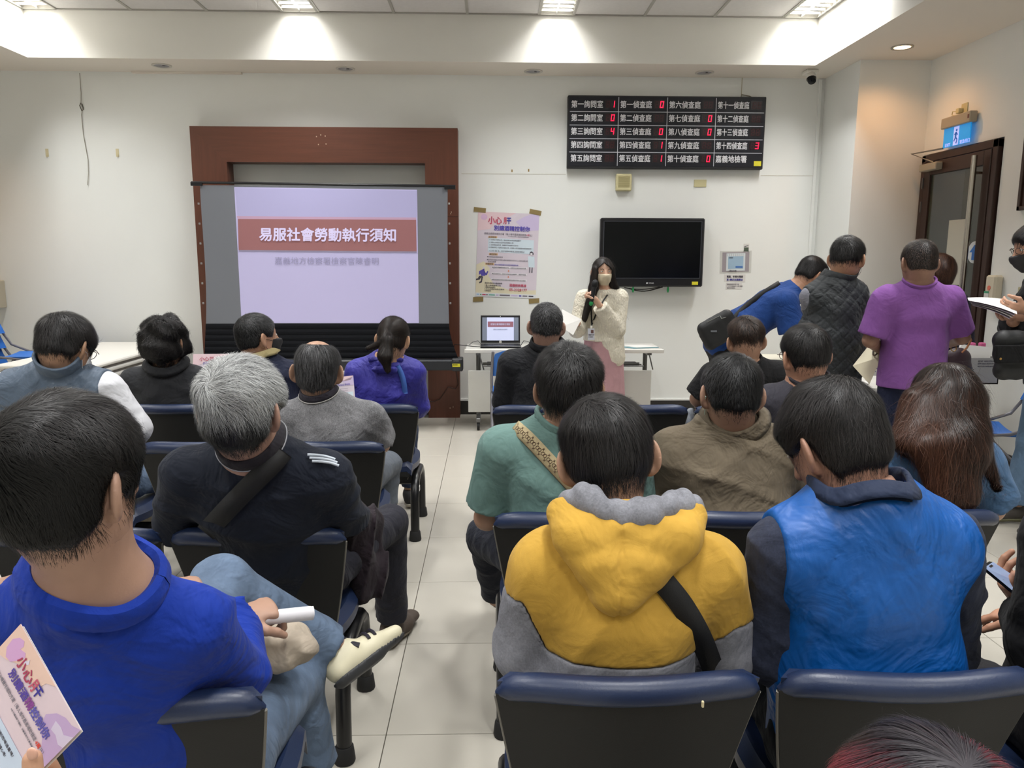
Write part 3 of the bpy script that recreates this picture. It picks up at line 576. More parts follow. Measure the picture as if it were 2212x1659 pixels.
def make_seat_parts():
    V,Fs=gridmesh(lambda u,v:back_pt(u,v*.955,0),lambda u,v:back_pt(u,v*.955,.012),16,12);sh=MB().add(V,Fs).build('backrest',M_shell,None,True)
    def padf(u,v):
        e=min(1,(1-abs(u))/.10);return back_pt(u*.975,.03+v*.985,.012+.034*math.sqrt(max(0,e*(2-e)))*min(1,v/.08+.2))
    V,Fs=gridmesh(lambda u,v:back_pt(u*.975,.03+v*.985,.011),padf,20,14);MB_=MB().add(V,Fs)
    # rolled top edge
    n=24;pts=[];
    for i in range(n+1):
        u=-1+2*i/n;p=back_pt(u*.982,1.0,.018);pts.append((p[0],p[1],p[2]-.006-.016*abs(u)**8))
    rr=[.005+.022*math.sqrt(max(0,1-abs(-1+2*i/n)**10)) for i in range(n+1)];MB_.tube(pts,rr,12,True,flat=None)
    pad=MB_.build('back_pad',M_navy,None,True)
    tr=MB().tube([back_pt(-1.0,.02+.925*k/12,.006) for k in range(13)],.0045,6).build('edge_trim',M_trimg,None,True)
    tr2=MB().tube([back_pt(1.0,.02+.925*k/12,.006) for k in range(13)],.0045,6).build('edge_trim',M_trimg,None,True)
    def st(u,v,off):
        w=.205+.025*math.sin(v*PI);y=.10+.42*v;z=.435-.012*math.sin(v*PI)-.05*max(0,v-.82)/.18*max(0,v-.82)/.18+.018*u*u;e=min(1,(1-abs(u))/.12);ev=min(1,min(v,1-v)/.08)
        return (u*w,y,z-(1-math.sqrt(max(0,e*(2-e))))*.03-(1-math.sqrt(max(0,ev*(2-ev))))*.03+off)
    V,Fs=gridmesh(lambda u,v:(lambda p:(p[0],p[1],p[2]-.03))(st(u*1,v,0)),lambda u,v:st(u,v,.0),16,16);seat=MB().add(V,Fs).build('seat',M_navy,None,True)
    V,Fs=gridmesh(lambda u,v:(lambda p:(p[0]*.96,p[1],p[2]-.055))(st(u*.97,v*.96,0)),lambda u,v:(lambda p:(p[0]*.98,p[1],p[2]-.028))(st(u*.99,v*.98,0)),10,8);und=MB().add(V,Fs).build('seat_shell',M_shell,None,True)
    br=MB().tube([(0,.13,.37),(0,.20,.33),(0,.30,.33)],[.02,.022,.02],8).build('seat_bracket',M_beam,None,True)
    return sh,[pad,tr,tr2],seat,[und,br]
_sp=None
def beam_seat(X0,n,Y0,label,dx=.53,legs=(0,1),name='beam_seat',group=None,tagend=True,scl=1.):
    global _sp
    xm=X0+dx*(n-1)/2;t=thing(name,(xm,Y0,0),label,'seating',group)
    for i in range(n):
        if _sp is None: _sp=make_seat_parts();first=True
        else: first=False
        sh,subs,seat,su=_sp;x=X0+dx*i-xm
        def put(o,par,loc):
            c=o if first else o.copy()
            if not first: C.objects.link(c)
            c.parent=par;c.location=loc;return c
        if first:
            s=put(sh,t,(x,0,0));[put(q,s,(0,0,0)) for q in subs];s2=put(seat,t,(x,0,0));[put(q,s2,(0,0,0)) for q in su]
        else:
            s=put(sh,t,(x,0,0));[put(q,s,(0,0,0)) for q in subs];s2=put(seat,t,(x,0,0));[put(q,s2,(0,0,0)) for q in su]
    xa,xb=X0-.22,X0+dx*(n-1)+.22
    MB().box(xa,xb,Y0+.25,Y0+.33,.27,.33,.008).build('beam',M_beam,t)
    for k,lx in enumerate((xa-.0,xb+.0)):
        if k not in legs: continue
        ya,yb=Y0+.06+.03,Y0+.50;pts=[(lx,ya,.03),(lx,ya+.008,.22),(lx,ya+.03,.29),(lx,ya+.08,.325),(lx,ya+.14,.335),(lx,yb-.14,.335),(lx,yb-.08,.325),(lx,yb-.03,.29),(lx,yb-.008,.22),(lx,yb,.03)]
        lg=MB().tube(pts,.024,12).build('leg',M_beam,t,True)
        for y in(ya,yb): MB().tube([(lx,y,0),(lx,y,.008),(lx,y,.05),(lx,y,.055)],[.032,.034,.029,.026],14).build('rubber_foot',M_rub,lg,True)
        if tagend and k==1: MB().box(lx-.012,lx+.0252,ya+.03,ya+.06,.27,.30,.001).build('inventory_tag',M_paper,lg).rotation_euler=(0,0,0)
    return t
LX=[-.665,-.675,-.705,-.64];LY=[1.235,2.08,3.13,3.97];RY=[1.275,2.2,3.15,3.93]
nm=['front-most, nearest the camera','second','third','fourth']
for k in range(4):
    beam_seat(LX[k]-1.06,3,LY[k],['navy and black seat row left of the aisle, nearest, under the man in blue sweatshirt','navy and black seat row left of the aisle, under the grey-haired man','navy and black seat row left of the aisle, under the balding man','farthest navy and black seat row left of the aisle, under the ponytail woman'][k])
    beam_seat(.26,3,RY[k],['navy and black seat row right of the aisle, nearest, behind the yellow hoodie','navy and black seat row right of the aisle, under the man in teal shirt','navy and black seat row right of the aisle, under the man with glasses','farthest navy and black seat row right of the aisle, behind the man in black jacket'][k],dx=.54)
# torn specks on the pads
M_tear=mat('torn_vinyl_foam','#c9bd98',.9)
def speck(px,py,Y,par_name,w=.004,h=.012):
    p=W(px,py,Y);b=bpy.data.objects[par_name];MB().box(p[0]-w,p[0]+w,p[1]-.003,p[1]+.003,p[2]-h,p[2]+h,.001).build('vinyl_tear',M_tear,b)
speck(1518,1521,1.262,'beam_seat.001',.002,.006)
# =============== blue folding chairs ===============
M_blue=mat('blue_plastic_seat','#2f6fc4',.4,spec=.4,bump=(300,.15,.001));M_gt=mat('grey_tube','#77767c',.35,metal=.5)
def blue_chair(loc,rz,label,group=None):
    t=thing('blue_chair',(0,0,0),label,'chair',group)
    V,Fs=gridmesh(lambda u,v:(u*.20,.02+.38*v,.455-.02*math.cos(u*PI/2)-.03*max(0,v-.8)*5*max(0,v-.8)-.012),lambda u,v:(u*.205,.02+.39*v,.462-.02*math.cos(u*PI/2)-.03*max(0,v-.8)*5*max(0,v-.8)),10,10);MB().add(V,Fs).build('seat',M_blue,t,True)
    def bk(u,v,o): return (u*(.21-.02*v*v),-.10-.07*v-.04*(1-u*u)+o,.62+.22*v-.04*(abs(u)**3)*v)
    V,Fs=gridmesh(lambda u,v:bk(u,v,-.006),lambda u,v:bk(u,v,.006),14,8);MB().add(V,Fs).build('backrest',M_blue,t,True)
    for sx in(-1,1):
        x=.215*sx;MB().tube([(x*.95,-.17,.82),(x,-.13,.64),(x,-.05,.52),(x,.10,.46),(x,.30,.44),(x,.40,.02)],.011,8).build('frame_tube',M_gt,t,True)
        MB().tube([(x*.97,.22,.44),(x*.97,-.02,.2),(x*.97,-.16,.02)],.011,8).build('leg',M_gt,t,True)
        for y in(.40,-.16): MB().tube([(x*.98,y,0),(x*.98,y,.03)],.015,8).build('foot_cap',M_rub,t,True)
    MB().tube([(-.2,-.10,.12),(.2,-.10,.12)],.008,6).build('cross_bar',M_gt,t,True)
    t.location=loc;t.rotation_euler=(0,0,rz);return t
p=W(1085,860,6.15)
blue_chair((.22,6.12,0),0,'blue plastic folding chair between the desk and the man in black jacket')
blue_chair((3.40,4.78,0),math.radians(75),'blue plastic chair by the right wall beside the man in jeans')
for k in range(3): blue_chair((-4.17,6.62,.0+.13*k),math.radians(-90),['lowest blue plastic chair of the pile at the left edge','middle blue plastic chair of the pile at the left edge','topmost blue plastic chair of the pile at the left edge'][k],'piled blue chairs')
blue_chair((-4.02,7.22,0),math.radians(180),'blue plastic chair half hidden behind the man in grey vest')
# =============== presenter's desk ===============
def flip_table(x0,x1,y0,y1,z,label,panel_=True,rack=True,name='folding_table',rz=0):
    t=thing(name,((x0+x1)/2,(y0+y1)/2,0),label,'table')
    MB().box(x0,x1,y0,y1,z-.035,z,.012).build('tabletop',M_tabt,t)
    MB().box(x0-.001,x1+.001,y0-.002,y0+.012,z-.036,z-.002,.005).build('edge_band',M_tabe,t)
    for x in(x0+.12,x1-.12):
        l=MB().tube([(x,(y0+y1)/2,.09),(x,(y0+y1)/2,z-.04)],.021,10).box(x-.02,x+.02,y0+.04,y1-.04,z-.06,z-.035,.003).box(x-.02,x+.02,y0+.02,y1-.02,.075,.115,.006).build('leg',M_steel,t)
        for y in(y0+.05,y1-.05): MB().disc((x-.012,y,.04),(1,0,0),.036,.024,14).box(x-.014,x+.014,y-.014,y+.014,.055,.09,.003).build('caster',M_rub,l,True)
        MB().tube([(x+.01,y0+.1,z-.06),(x+.05,y0+.12,z-.2)],.006,6).build('hinge_strut',M_steel,t)
    if rack:
        r=MB()
        for y in(y0+.10,y0+.20,y0+.30): r.tube([(x0+.16,y,z-.165),(x1-.16,y,z-.165)],.007,6)
        r.build('shelf_rail',M_steel,t,True);MB().box(x0+.2,x1-.2,y0+.1,y0+.3,z-.16,z-.15).build('shelf_board',mat('shelf_dark','#3b3a38',.5),t)
        MB().tube([(x0+.13,y0+.05,z-.25),(x1-.13,y0+.05,z-.25)],.008,6).build('cross_rail',M_steel,t,True)
    if panel_: MB().box(x0+.03,x1-.1,y0+.03,y0+.045,.17,z-.195,.004).build('modesty_panel',mat('panel_grey','#c3c2bb',.5),t)
    return t
flip_table(-.235,1.545,6.76,7.24,.745,'long pale grey wheeled desk behind the presenter holding a laptop')
# laptop
lp=thing('laptop',(.08,6.98,.745),'open black laptop showing the slide on the presenter desk','laptop')
lx0,lx1=-.095,.27;ly=6.83
MB().box(lx0,lx1,ly,ly+.24,.745,.765,.004).build('base',M_blackp,lp)
k_=MB()
for r in range(4):
    for c_ in range(14): k_.box(lx0+.03+c_*.0225,lx0+.05+c_*.0225,ly+.09+r*.028,ly+.113+r*.028,.7651,.7675)
tag(k_.build('keyboard',mat('key_black','#0d0d0f',.5),lp),kind='stuff')
MB().box(lx0+.12,lx0+.22,ly+.015,ly+.075,.765,.7656).build('touchpad',mat('touchpad_grey','#3a3a3e',.35),lp)
tl=.04
def ls(u,v,o=0): return np.array([lx0+(lx1-lx0)*u,ly+.235+.055*v-o,.768+.25*v])
def lq(u0,u1,v0,v1,m,nmz,o,par):
    a=[ls(u0,v0,o),ls(u1,v0,o),ls(u1,v1,o),ls(u0,v1,o)];b=[q+np.array([0,.0005,0]) for q in a];return MB().hexa([a[0],a[1],b[1],b[0],a[3],a[2],b[2],b[3]]).build(nmz,m,par)
a=[ls(0,0,0),ls(1,0,0),ls(1,1,0),ls(0,1,0)];b=[q+np.array([0,.012,0]) for q in a];lid=MB().hexa([a[0],a[1],b[1],b[0],a[3],a[2],b[2],b[3]]).build('lid',M_blackp,lp)
M_lg=mat('laptop_grey_glow','#747c8c',.4,emit=.25);M_lw=mat('laptop_slide_glow','#b9bfda',.4,emit=.55);M_lr=mat('laptop_red_glow','#8d5f6c',.4,emit=.3)
lq(.04,.96,.09,.93,M_lg,'laptop_screen',.001,lid);lq(.16,.84,.09,.93,M_lw,'slide',.002,lid);lq(.18,.83,.58,.78,M_lr,'slide_band',.003,lid)
text('易服社會勞動執行須知',.02,ls(.25,.68,.004),(1,0,0),(0,.055,.25),M_lw,lid,width=.18);text('嘉義地方檢察署檢察官陳睿明',.01,ls(.32,.5,.004),(1,0,0),(0,.055,.25),M_lg,lid,width=.13)
MB().disc(ls(.5,.04,.001),(0,-1,0),.013,.001,14).build('lid_emblem',M_white,lid)
MB().disc(ls(.5,.965,.001),(0,-1,0),.004,.001,10).build('webcam',M_white,lid)
for k,(q,r) in enumerate((([(-.10,6.9,.752),(-.16,6.93,.75),(-.23,7.0,.752),(-.34,7.1,.75),(-.37,7.15,.60)],.0035),([(-.09,7.04,.76),(-.12,7.05,.79),(-.17,7.07,.775),(-.2,7.08,.748)],.0025),([(.27,6.95,.755),(.30,6.96,.80),(.34,6.98,.79),(.40,7.0,.75),(.5,7.02,.748)],.003))):
    tag(MB().tube(q,r,6).build('laptop_cable',M_blackp,org=q[0],smooth=True),['black cable leaving the laptop to the left','thin looped cable at the back left of the laptop','black cable leaving the laptop to the right'][k],'cable')
# papers and folder on the desk
t=thing('document_folder',(1.38,6.9,.745),'pale folder with blue edge lying on the right end of the desk','folder')
MB().hexa([(1.12,6.98,.746),(1.28,6.80,.746),(1.52,6.86,.746),(1.38,7.02,.746),(1.12,6.98,.752),(1.28,6.80,.752),(1.52,6.86,.752),(1.38,7.02,.752)]).build('folder_cover',mat('folder_teal','#7aa6b0',.5),t)
MB().hexa([(1.2,6.95,.752),(1.31,6.81,.752),(1.52,6.87,.752),(1.40,7.01,.752),(1.2,6.95,.757),(1.31,6.81,.757),(1.52,6.87,.757),(1.40,7.01,.757)]).build('folder_paper',M_paper,t)
tag(MB().box(1.06,1.13,6.86,6.93,.745,.757,.003).build('paper_slip',M_paper,org=(1.1,6.9,.745)),'small white slip on the desk beside the presenter','paper')
# =============== pile of folding tables at the left ===============
t=thing('nested_tables',(-3.3,6.5,0),'white folding tables nested together at left behind the man in grey vest','table')
for k in range(6):
    z=.745-.048*k;dx=.012*k
    MB().box(-3.70,-2.95+dx,5.76+.05*k,7.36,z-.03,z,.010).build('tabletop',M_tabe if k==0 else M_tabt,t)
    if k: MB().box(-3.66,-2.97+dx,5.84+.05*k,7.34,z+.001,z+.017).build('table_rail',mat('rail_dark','#5b5650',.5),t)
for x in(-3.6,-3.05):
    for y in(5.95,7.25): MB().tube([(x,y,0),(x,y,.47)],.02,8).build('leg',M_steel,t)
# =============== registration table on the right ===============
flip_table(1.62,3.12,4.86,5.36,.72,'pale table under papers and boxes, in front of the standing men',True,False,'registration_table')
t=thing('plastic_basket',(1.80,4.99,.72),'white ribbed plastic basket on the left end of the registration table','basket')
bx=MB();a0,a1,b0,b1,z0,z1=1.68,1.98,4.90,5.16,.722,.90
for q in((a0,a1,b0,b0+.006),(a0,a1,b1-.006,b1),(a0,a0+.006,b0,b1),(a1-.006,a1,b0,b1)): bx.box(*q,z0,z1)
bx.box(a0,a1,b0,b1,z0,z0+.005).build('basket_wall',mat('basket_cream','#cfcab8',.5),t)
rb=MB()
for k in range(11): rb.box(a0+.02+k*.025,a0+.028+k*.025,b0-.004,b0,z0+.01,z1-.06)
for k in range(11): rb.box(a0+.02+k*.025,a0+.028+k*.025,b0-.004,b0,z1-.05,z1-.01)
tag(rb.build('basket_ribs',mat('basket_rib','#b8b29e',.5),t),kind='stuff')
MB().box(a0-.01,a1+.01,b0-.01,b1+.01,z1-.01,z1,.003).build('basket_rim',mat('basket_cream','#d8d4c4',.5),t)
# grey file box
g=4.90
p0=W(2035,770,g);p1=W(2180,775,g);p2=W(2155,846,g)
t=thing('file_box',(3.0,4.75,.72),'grey cardboard file box with a black feather mark on the registration table','box')
gx0,gx1,gz0,gz1=2.86,p1[0]-.03,.725,p1[2]
M_gb=mat('grey_card','#8d8b88',.6,var=.03)
MB().box(gx0,gx1,4.94,4.948,gz0,gz1).box(gx0,gx1,5.22,5.228,gz0,gz1).box(gx0,gx0+.008,4.94,5.228,gz0,gz1).box(gx1-.008,gx1,4.94,5.228,gz0,gz1).box(gx0,gx1,4.94,5.228,gz0,gz0+.008).build('box_wall',M_gb,t)
for k in range(9):
    a=math.radians(-70+k*30);c=np.array([gx1-.20,4.9395,(gz0+gz1)/2+.0]);dd=np.array([math.cos(a),0,math.sin(a)]);nn_=np.array([-math.sin(a),0,math.cos(a)])
    MB().hexa([c+dd*.008-nn_*.002,c+dd*.03-nn_*.001,c+dd*.03-nn_*.001+[0,-.0006,0],c+dd*.008-nn_*.002+[0,-.0006,0],c+dd*.008+nn_*.002,c+dd*.03+nn_*.004,c+dd*.03+nn_*.004+[0,-.0006,0],c+dd*.008+nn_*.002+[0,-.0006,0]]).build('feather_mark',M_blackp,t)
for k,s in enumerate(('KEEP DRY   HANDLE WITH CARE','KEEP AWAY FROM HEAT','RECYCLED PAPER BOARD')): text(s,.013,(gx1-.15,4.9395,gz0+.155-.017*k),(1,0,0),UPZ,M_pdk,t,width=.115)
t2=thing('paper_stack',(gx1-.2,5.1,.9),'tilted stack of white papers standing in the grey file box','papers')
for k in range(7):
    y=4.98+.022*k;MB().hexa([(gx1-.30+.012*k,y,gz0+.02),(gx1-.06+.006*k,y,gz0+.02),(gx1-.06+.006*k,y+.003,gz0+.02),(gx1-.30+.012*k,y+.003,gz0+.02),(gx1-.24+.012*k,y+.01,gz1+.085-.002*k),(gx1-.03+.004*k,y+.01,gz1+.065-.004*k),(gx1-.03+.004*k,y+.013,gz1+.065-.004*k),(gx1-.24+.012*k,y+.013,gz1+.085-.002*k)]).build('sheet',M_paper,t2)
for k,x in enumerate((gx1-.10,gx1-.03)): tag(MB().box(x-.018,x+.018,5.08,5.12,gz1+.055,gz1+.085,.006).build('pink_clip',mat('clip_pink','#b8527f',.4),org=(x,5.10,gz1+.06)),['left pink binder clip on the papers in the file box','right pink binder clip on the papers in the file box'][k],'clip')
t=thing('paper_stack',(2.35,5.0,.72),'loose white sheets on the registration table between the standing men','papers')
for k in range(4): MB().box(2.22+.03*k,2.46+.02*k,4.90+.02*k,5.18,.721+.003*k,.7235+.003*k).build('sheet',M_paper,t)
# =============== figures: smooth distance-field bodies, clothes and hair ===============
def nrm(v): v=np.asarray(v,float);return v/(np.linalg.norm(v)+1e-12)
def A3(*v): return np.array(v,float)
class Shape:
    "list of solids in world space, blended smoothly into one surface"
    def __init__(s): s.p=[]
    def rc(s,a,b,ra,rb=None,k=.02,cut=False): s.p.append(('rc',A3(*a),A3(*b),ra,ra if rb is None else rb,k,cut));return s
    def ec(s,a,b,wa,wb,side,k=.03,cut=False): # elliptical section: w=(half width along side, half depth)
        s.p.append(('ec',A3(*a),A3(*b),wa,wb,nrm(side),k,cut));return s
    def el(s,c,r,R=None,k=.02): s.p.append(('el',A3(*c),r,np.eye(3) if R is None else R,k));return s
    def sub(s,c,r,R=None,k=.01): s.p.append(('sub',A3(*c),r,np.eye(3) if R is None else R,k));return s
    def bounds(s,g):
        lo=np.full(3,1e9);hi=-lo
        for q in s.p:
            a,b=s.bb(q,g);
            if q[0]!='sub': lo=np.minimum(lo,a);hi=np.maximum(hi,b)
        return lo,hi
    def bb(s,q,g):
        if q[0]=='rc': r=max(q[3],q[4])+g;return np.minimum(q[1],q[2])-r,np.maximum(q[1],q[2])+r
        if q[0]=='ec': r=max(*q[3],*q[4])+g;return np.minimum(q[1],q[2])-r,np.maximum(q[1],q[2])+r
        r=max(q[2])+g;return q[1]-r,q[1]+r
    @staticmethod
    def dist(q,X,Y,Z,g):
        if q[0]=='rc':
            _,a,b,ra,rb,k,cut=q;ba=b-a;L2=ba@ba+1e-12
            px,py,pz=X-a[0],Y-a[1],Z-a[2];h0=(px*ba[0]+py*ba[1]+pz*ba[2])/L2;h=np.clip(h0,0,1)
            d=np.sqrt((px-h*ba[0])**2+(py-h*ba[1])**2+(pz-h*ba[2])**2)-(ra+(rb-ra)*h)-g
            if cut: d=np.maximum(d,(h0-1)*math.sqrt(L2))
            return d
        if q[0]=='ec':
            _,a,b,wa,wb,sd,k,cut=q;ba=b-a;L=math.sqrt(ba@ba)+1e-9;ax=ba/L;sd=nrm(sd-ax*(sd@ax));fr=np.cross(ax,sd)
            px,py,pz=X-a[0],Y-a[1],Z-a[2];w=px*ax[0]+py*ax[1]+pz*ax[2];h=np.clip(w/L,0,1)
            u=px*sd[0]+py*sd[1]+pz*sd[2];v=px*fr[0]+py*fr[1]+pz*fr[2];w2=w-h*L
            wx=wa[0]+(wb[0]-wa[0])*h+g;wy=wa[1]+(wb[1]-wa[1])*h+g;wz=np.minimum(wx,wy)
            k0=np.sqrt((u/wx)**2+(v/wy)**2+(w2/wz)**2)+1e-9;k1=np.sqrt((u/wx**2)**2+(v/wy**2)**2+(w2/wz**2)**2)+1e-9
            d=k0*(k0-1)/k1
            if cut: d=np.maximum(d,w-L)
            return d
        _,c,r,R,k=q;r=np.array(r)+(g if q[0]=='el' else 0)
        px,py,pz=X-c[0],Y-c[1],Z-c[2]
        u=(px*R[0,0]+py*R[1,0]+pz*R[2,0]);v=(px*R[0,1]+py*R[1,1]+pz*R[2,1]);w=(px*R[0,2]+py*R[1,2]+pz*R[2,2])
        k0=np.sqrt((u/r[0])**2+(v/r[1])**2+(w/r[2])**2)+1e-9;k1=np.sqrt((u/r[0]**2)**2+(v/r[1]**2)**2+(w/r[2]**2)**2)+1e-9
        return k0*(k0-1)/k1
    def field(s,h,g=0.,pad=.03,full=False,lohi=None):
        lo,hi=lohi if lohi is not None else s.bounds(g);lo=lo-pad;hi=hi+pad
        n=np.maximum(2,np.ceil((hi-lo)/h).astype(int)+1);D=np.full(n,.3,np.float32)
        ax=[(lo[i]+h*np.arange(n[i])).astype(np.float32) for i in range(3)]
        for q in s.p:
            k=q[-2] if q[0] in('rc','ec') else q[-1]
            if full: sl=(slice(None),)*3
            else:
                a,b=s.bb(q,g);m=k+2.5*h
                i0=np.clip(np.floor((a-m-lo)/h).astype(int),0,n);i1=np.clip(np.ceil((b+m-lo)/h).astype(int)+1,0,n)
                if (i1<=i0).any(): continue
                sl=tuple(slice(i0[i],i1[i]) for i in range(3))
            X=ax[0][sl[0]][:,None,None];Y=ax[1][sl[1]][None,:,None];Z=ax[2][sl[2]][None,None,:]
            d=s.dist(q,X,Y,Z,g);S=D[sl]
            if q[0]=='sub': 
                d=-d;hh=np.maximum(k-np.abs(S-d),0)/k;D[sl]=np.maximum(S,d)+hh*hh*k*.25
            else:
                hh=np.maximum(k-np.abs(S-d),0)/max(k,1e-6);D[sl]=np.minimum(S,d)-hh*hh*k*.25
        return Grid(D,lo,h,ax)
class Grid:
    def __init__(s,D,lo,h,ax): s.D=D;s.lo=lo;s.h=h;s.ax=ax
    def band(s,w=.035):
        I=np.nonzero(np.abs(s.D)<w);return I,np.stack([s.ax[i][I[i]] for i in range(3)],1)
    def disp(s,f,w=.035): I,P=s.band(w);s.D[I]+=f(P).astype(np.float32);return s
    def clip(s,f): # keep where f<0
        I,P=s.band(.12);s.D[I]=np.maximum(s.D[I],f(P));return s
    def inner(s):
        D=s.D;D[0]=D[-1]=.3;D[:,0]=D[:,-1]=.3;D[:,:,0]=D[:,:,-1]=.3
        return s
    def sample(s,P):
        q=(P-s.lo)/s.h;n=np.array(s.D.shape);q=np.clip(q,0,n-1.001);i=np.floor(q).astype(int);f=q-i;r=0
        for a in(0,1):
            for b in(0,1):
                for c in(0,1):
                    r=r+s.D[i[:,0]+a,i[:,1]+b,i[:,2]+c]*(f[:,0] if a else 1-f[:,0])*(f[:,1] if b else 1-f[:,1])*(f[:,2] if c else 1-f[:,2])
        return r
    def grad(s,P):
        e=s.h;G=np.stack([s.sample(P+d)-s.sample(P-d) for d in(A3(e,0,0),A3(0,e,0),A3(0,0,e))],1)
        return G/(np.linalg.norm(G,axis=1,keepdims=True)+1e-9)
    def surf(s):
        s.inner();D=s.D;S=D<0;n=D.shape
        c=np.zeros(tuple(k-1 for k in n),np.int8)
        for a in(0,1):
            for b in(0,1):
                for d in(0,1): c+=S[a:n[0]-1+a,b:n[1]-1+b,d:n[2]-1+d]
        act=np.nonzero((c>0)&(c<8));N=len(act[0])
        idx=np.full(c.shape,-1,np.int32);idx[act]=np.arange(N)
        cr=[(a,b,d) for a in(0,1) for b in(0,1) for d in(0,1)]
        val={k:D[act[0]+k[0],act[1]+k[1],act[2]+k[2]] for k in cr}
        acc=np.zeros((N,3));cnt=np.zeros(N)
        for k in cr:
            for axx in range(3):
                if k[axx]==0:
                    k2=list(k);k2[axx]=1;k2=tuple(k2);v0,v1=val[k],val[k2];m=(v0<0)!=(v1<0)
                    t=np.where(m,v0/(v0-v1+1e-20),0)
                    p=np.zeros((N,3));p[:]=k;p[:,axx]+=t;acc+=p*m[:,None];cnt+=m
        V=s.lo+s.h*(np.stack(act,1)+acc/cnt[:,None]);Fs=[]
        for axx in range(3):
            o=[i for i in range(3) if i!=axx]
            sl0=[slice(None)]*3;sl1=[slice(None)]*3;sl0[axx]=slice(0,-1);sl1[axx]=slice(1,None)
            a=S[tuple(sl0)];b=S[tuple(sl1)];E=np.nonzero(a!=b);flip=a[E];E=np.stack(E,1)
            ok=(E[:,o[0]]>0)&(E[:,o[1]]>0)&(E[:,o[0]]<n[o[0]]-1)&(E[:,o[1]]<n[o[1]]-1);E=E[ok];flip=flip[ok]
            q=[]
            for u,v in((0,0),(-1,0),(-1,-1),(0,-1)):
                e=E.copy();e[:,o[0]]+=u;e[:,o[1]]+=v;q.append(idx[e[:,0],e[:,1],e[:,2]])
            q=np.stack(q,1)
            if axx==1: flip=~flip
            q[~flip]=q[~flip][:,::-1];Fs.append(q)
        return V,np.concatenate(Fs)
def join(*VF):
    V=[];Fs=[];o=0
    for v,f in VF: V.append(v);Fs.append(f+o);o+=len(v)
    return np.concatenate(V),np.concatenate(Fs)
def rot(yaw=0,pitch=0,roll=0): # yaw: turn to the right seen from above when facing +Y; pitch: nod down; roll: tilt to the right
    y,p,r=-math.radians(yaw),-math.radians(pitch),math.radians(roll)
    Z=np.array([[math.cos(y),-math.sin(y),0],[math.sin(y),math.cos(y),0],[0,0,1]])
    X=np.array([[1,0,0],[0,math.cos(p),-math.sin(p)],[0,math.sin(p),math.cos(p)]])
    Y=np.array([[math.cos(r),0,math.sin(r)],[0,1,0],[-math.sin(r),0,math.cos(r)]])
    return Z@X@Y
def wob(P,seed,fr,wp=1.2):
    r=np.random.RandomState(seed);o=0
    for i in range(4):
        k=r.normal(size=3);k=k/np.linalg.norm(k)*fr*(.7+.35*i);m=r.normal(size=3)*fr*.35
        o=o+np.sin(P@k+r.rand()*6.3+wp*np.sin(P@m+r.rand()*6.3))/(1+.5*i)
    return o/2
def folds(seed,amp,sp=.11,org=(0,0,0),dirs=((.6,0,.8),(-.6,0,.8),(.2,0,1))):
    "soft cloth: broad sag plus sharper ridged creases running in a few directions"
    r=np.random.RandomState(seed);org=np.array(org,float)
    def f(P):
        Q=P-org;o=.55*wob(Q,seed*3+1,8)
        for i,d in enumerate(dirs):
            d=nrm(d);k=PI/(sp*(.8+.35*i));ph=r.rand()*6
            v=1-np.abs(np.sin(Q@d*k+1.9*wob(Q,seed*7+i,6)+ph));msk=smooth01(.35+1.1*wob(Q,seed*13+i,6.5))
            o=o+.95*v**1.8*msk
        return -amp*(o-.5)
    return f
# ---------------- head ----------------
def head_shape(c,R,s,ears=True,flap=1.0,jaw=1.0):
    S=Shape();T=lambda x,y,z:c+R@(A3(x,y,z)*s);q=lambda *v:tuple(a*s for a in v)
    S.el(T(0,-.012,.032),q(.077,.097,.083),R,.02)
    S.el(T(0,.022,-.018),q(.063*jaw,.072,.085),R,.03*s)
    S.el(T(0,-.035,-.012),q(.062,.066,.060),R,.03*s)
    S.ec(T(0,.03,-.055),T(0,.06,-.092),q(.052*jaw,.045),q(.030*jaw,.026),R[:,0],.03*s)
    if ears:
        S.rc(T(0,.092,.012),T(0,.112,-.026),.009*s,.013*s,.015*s)
        S.sub(T(.032,.108,.014),q(.019,.016,.013),R,.015*s);S.sub(T(-.032,.108,.014),q(.019,.016,.013),R,.015*s)
        S.rc(T(-.016,.092,-.058),T(.016,.092,-.058),.009*s,None,.008*s)
        for sg in(-1,1):
            fa=.72*flap*sg;Re=R@rot(0,-8,0)@np.array([[math.cos(fa),-math.sin(fa),0],[math.sin(fa),math.cos(fa),0],[0,0,1]])
            e=T(sg*.087,-.010,-.008)
            S.el(e,q(.0080,.0225,.035),Re,.007*s);S.el(T(sg*.0795,-.004,-.034),q(.007,.010,.012),Re,.008*s)
            S.sub(e+Re@(A3(sg*.010,.003,.003)*s),q(.008,.010,.020),Re,.004*s)
    return S
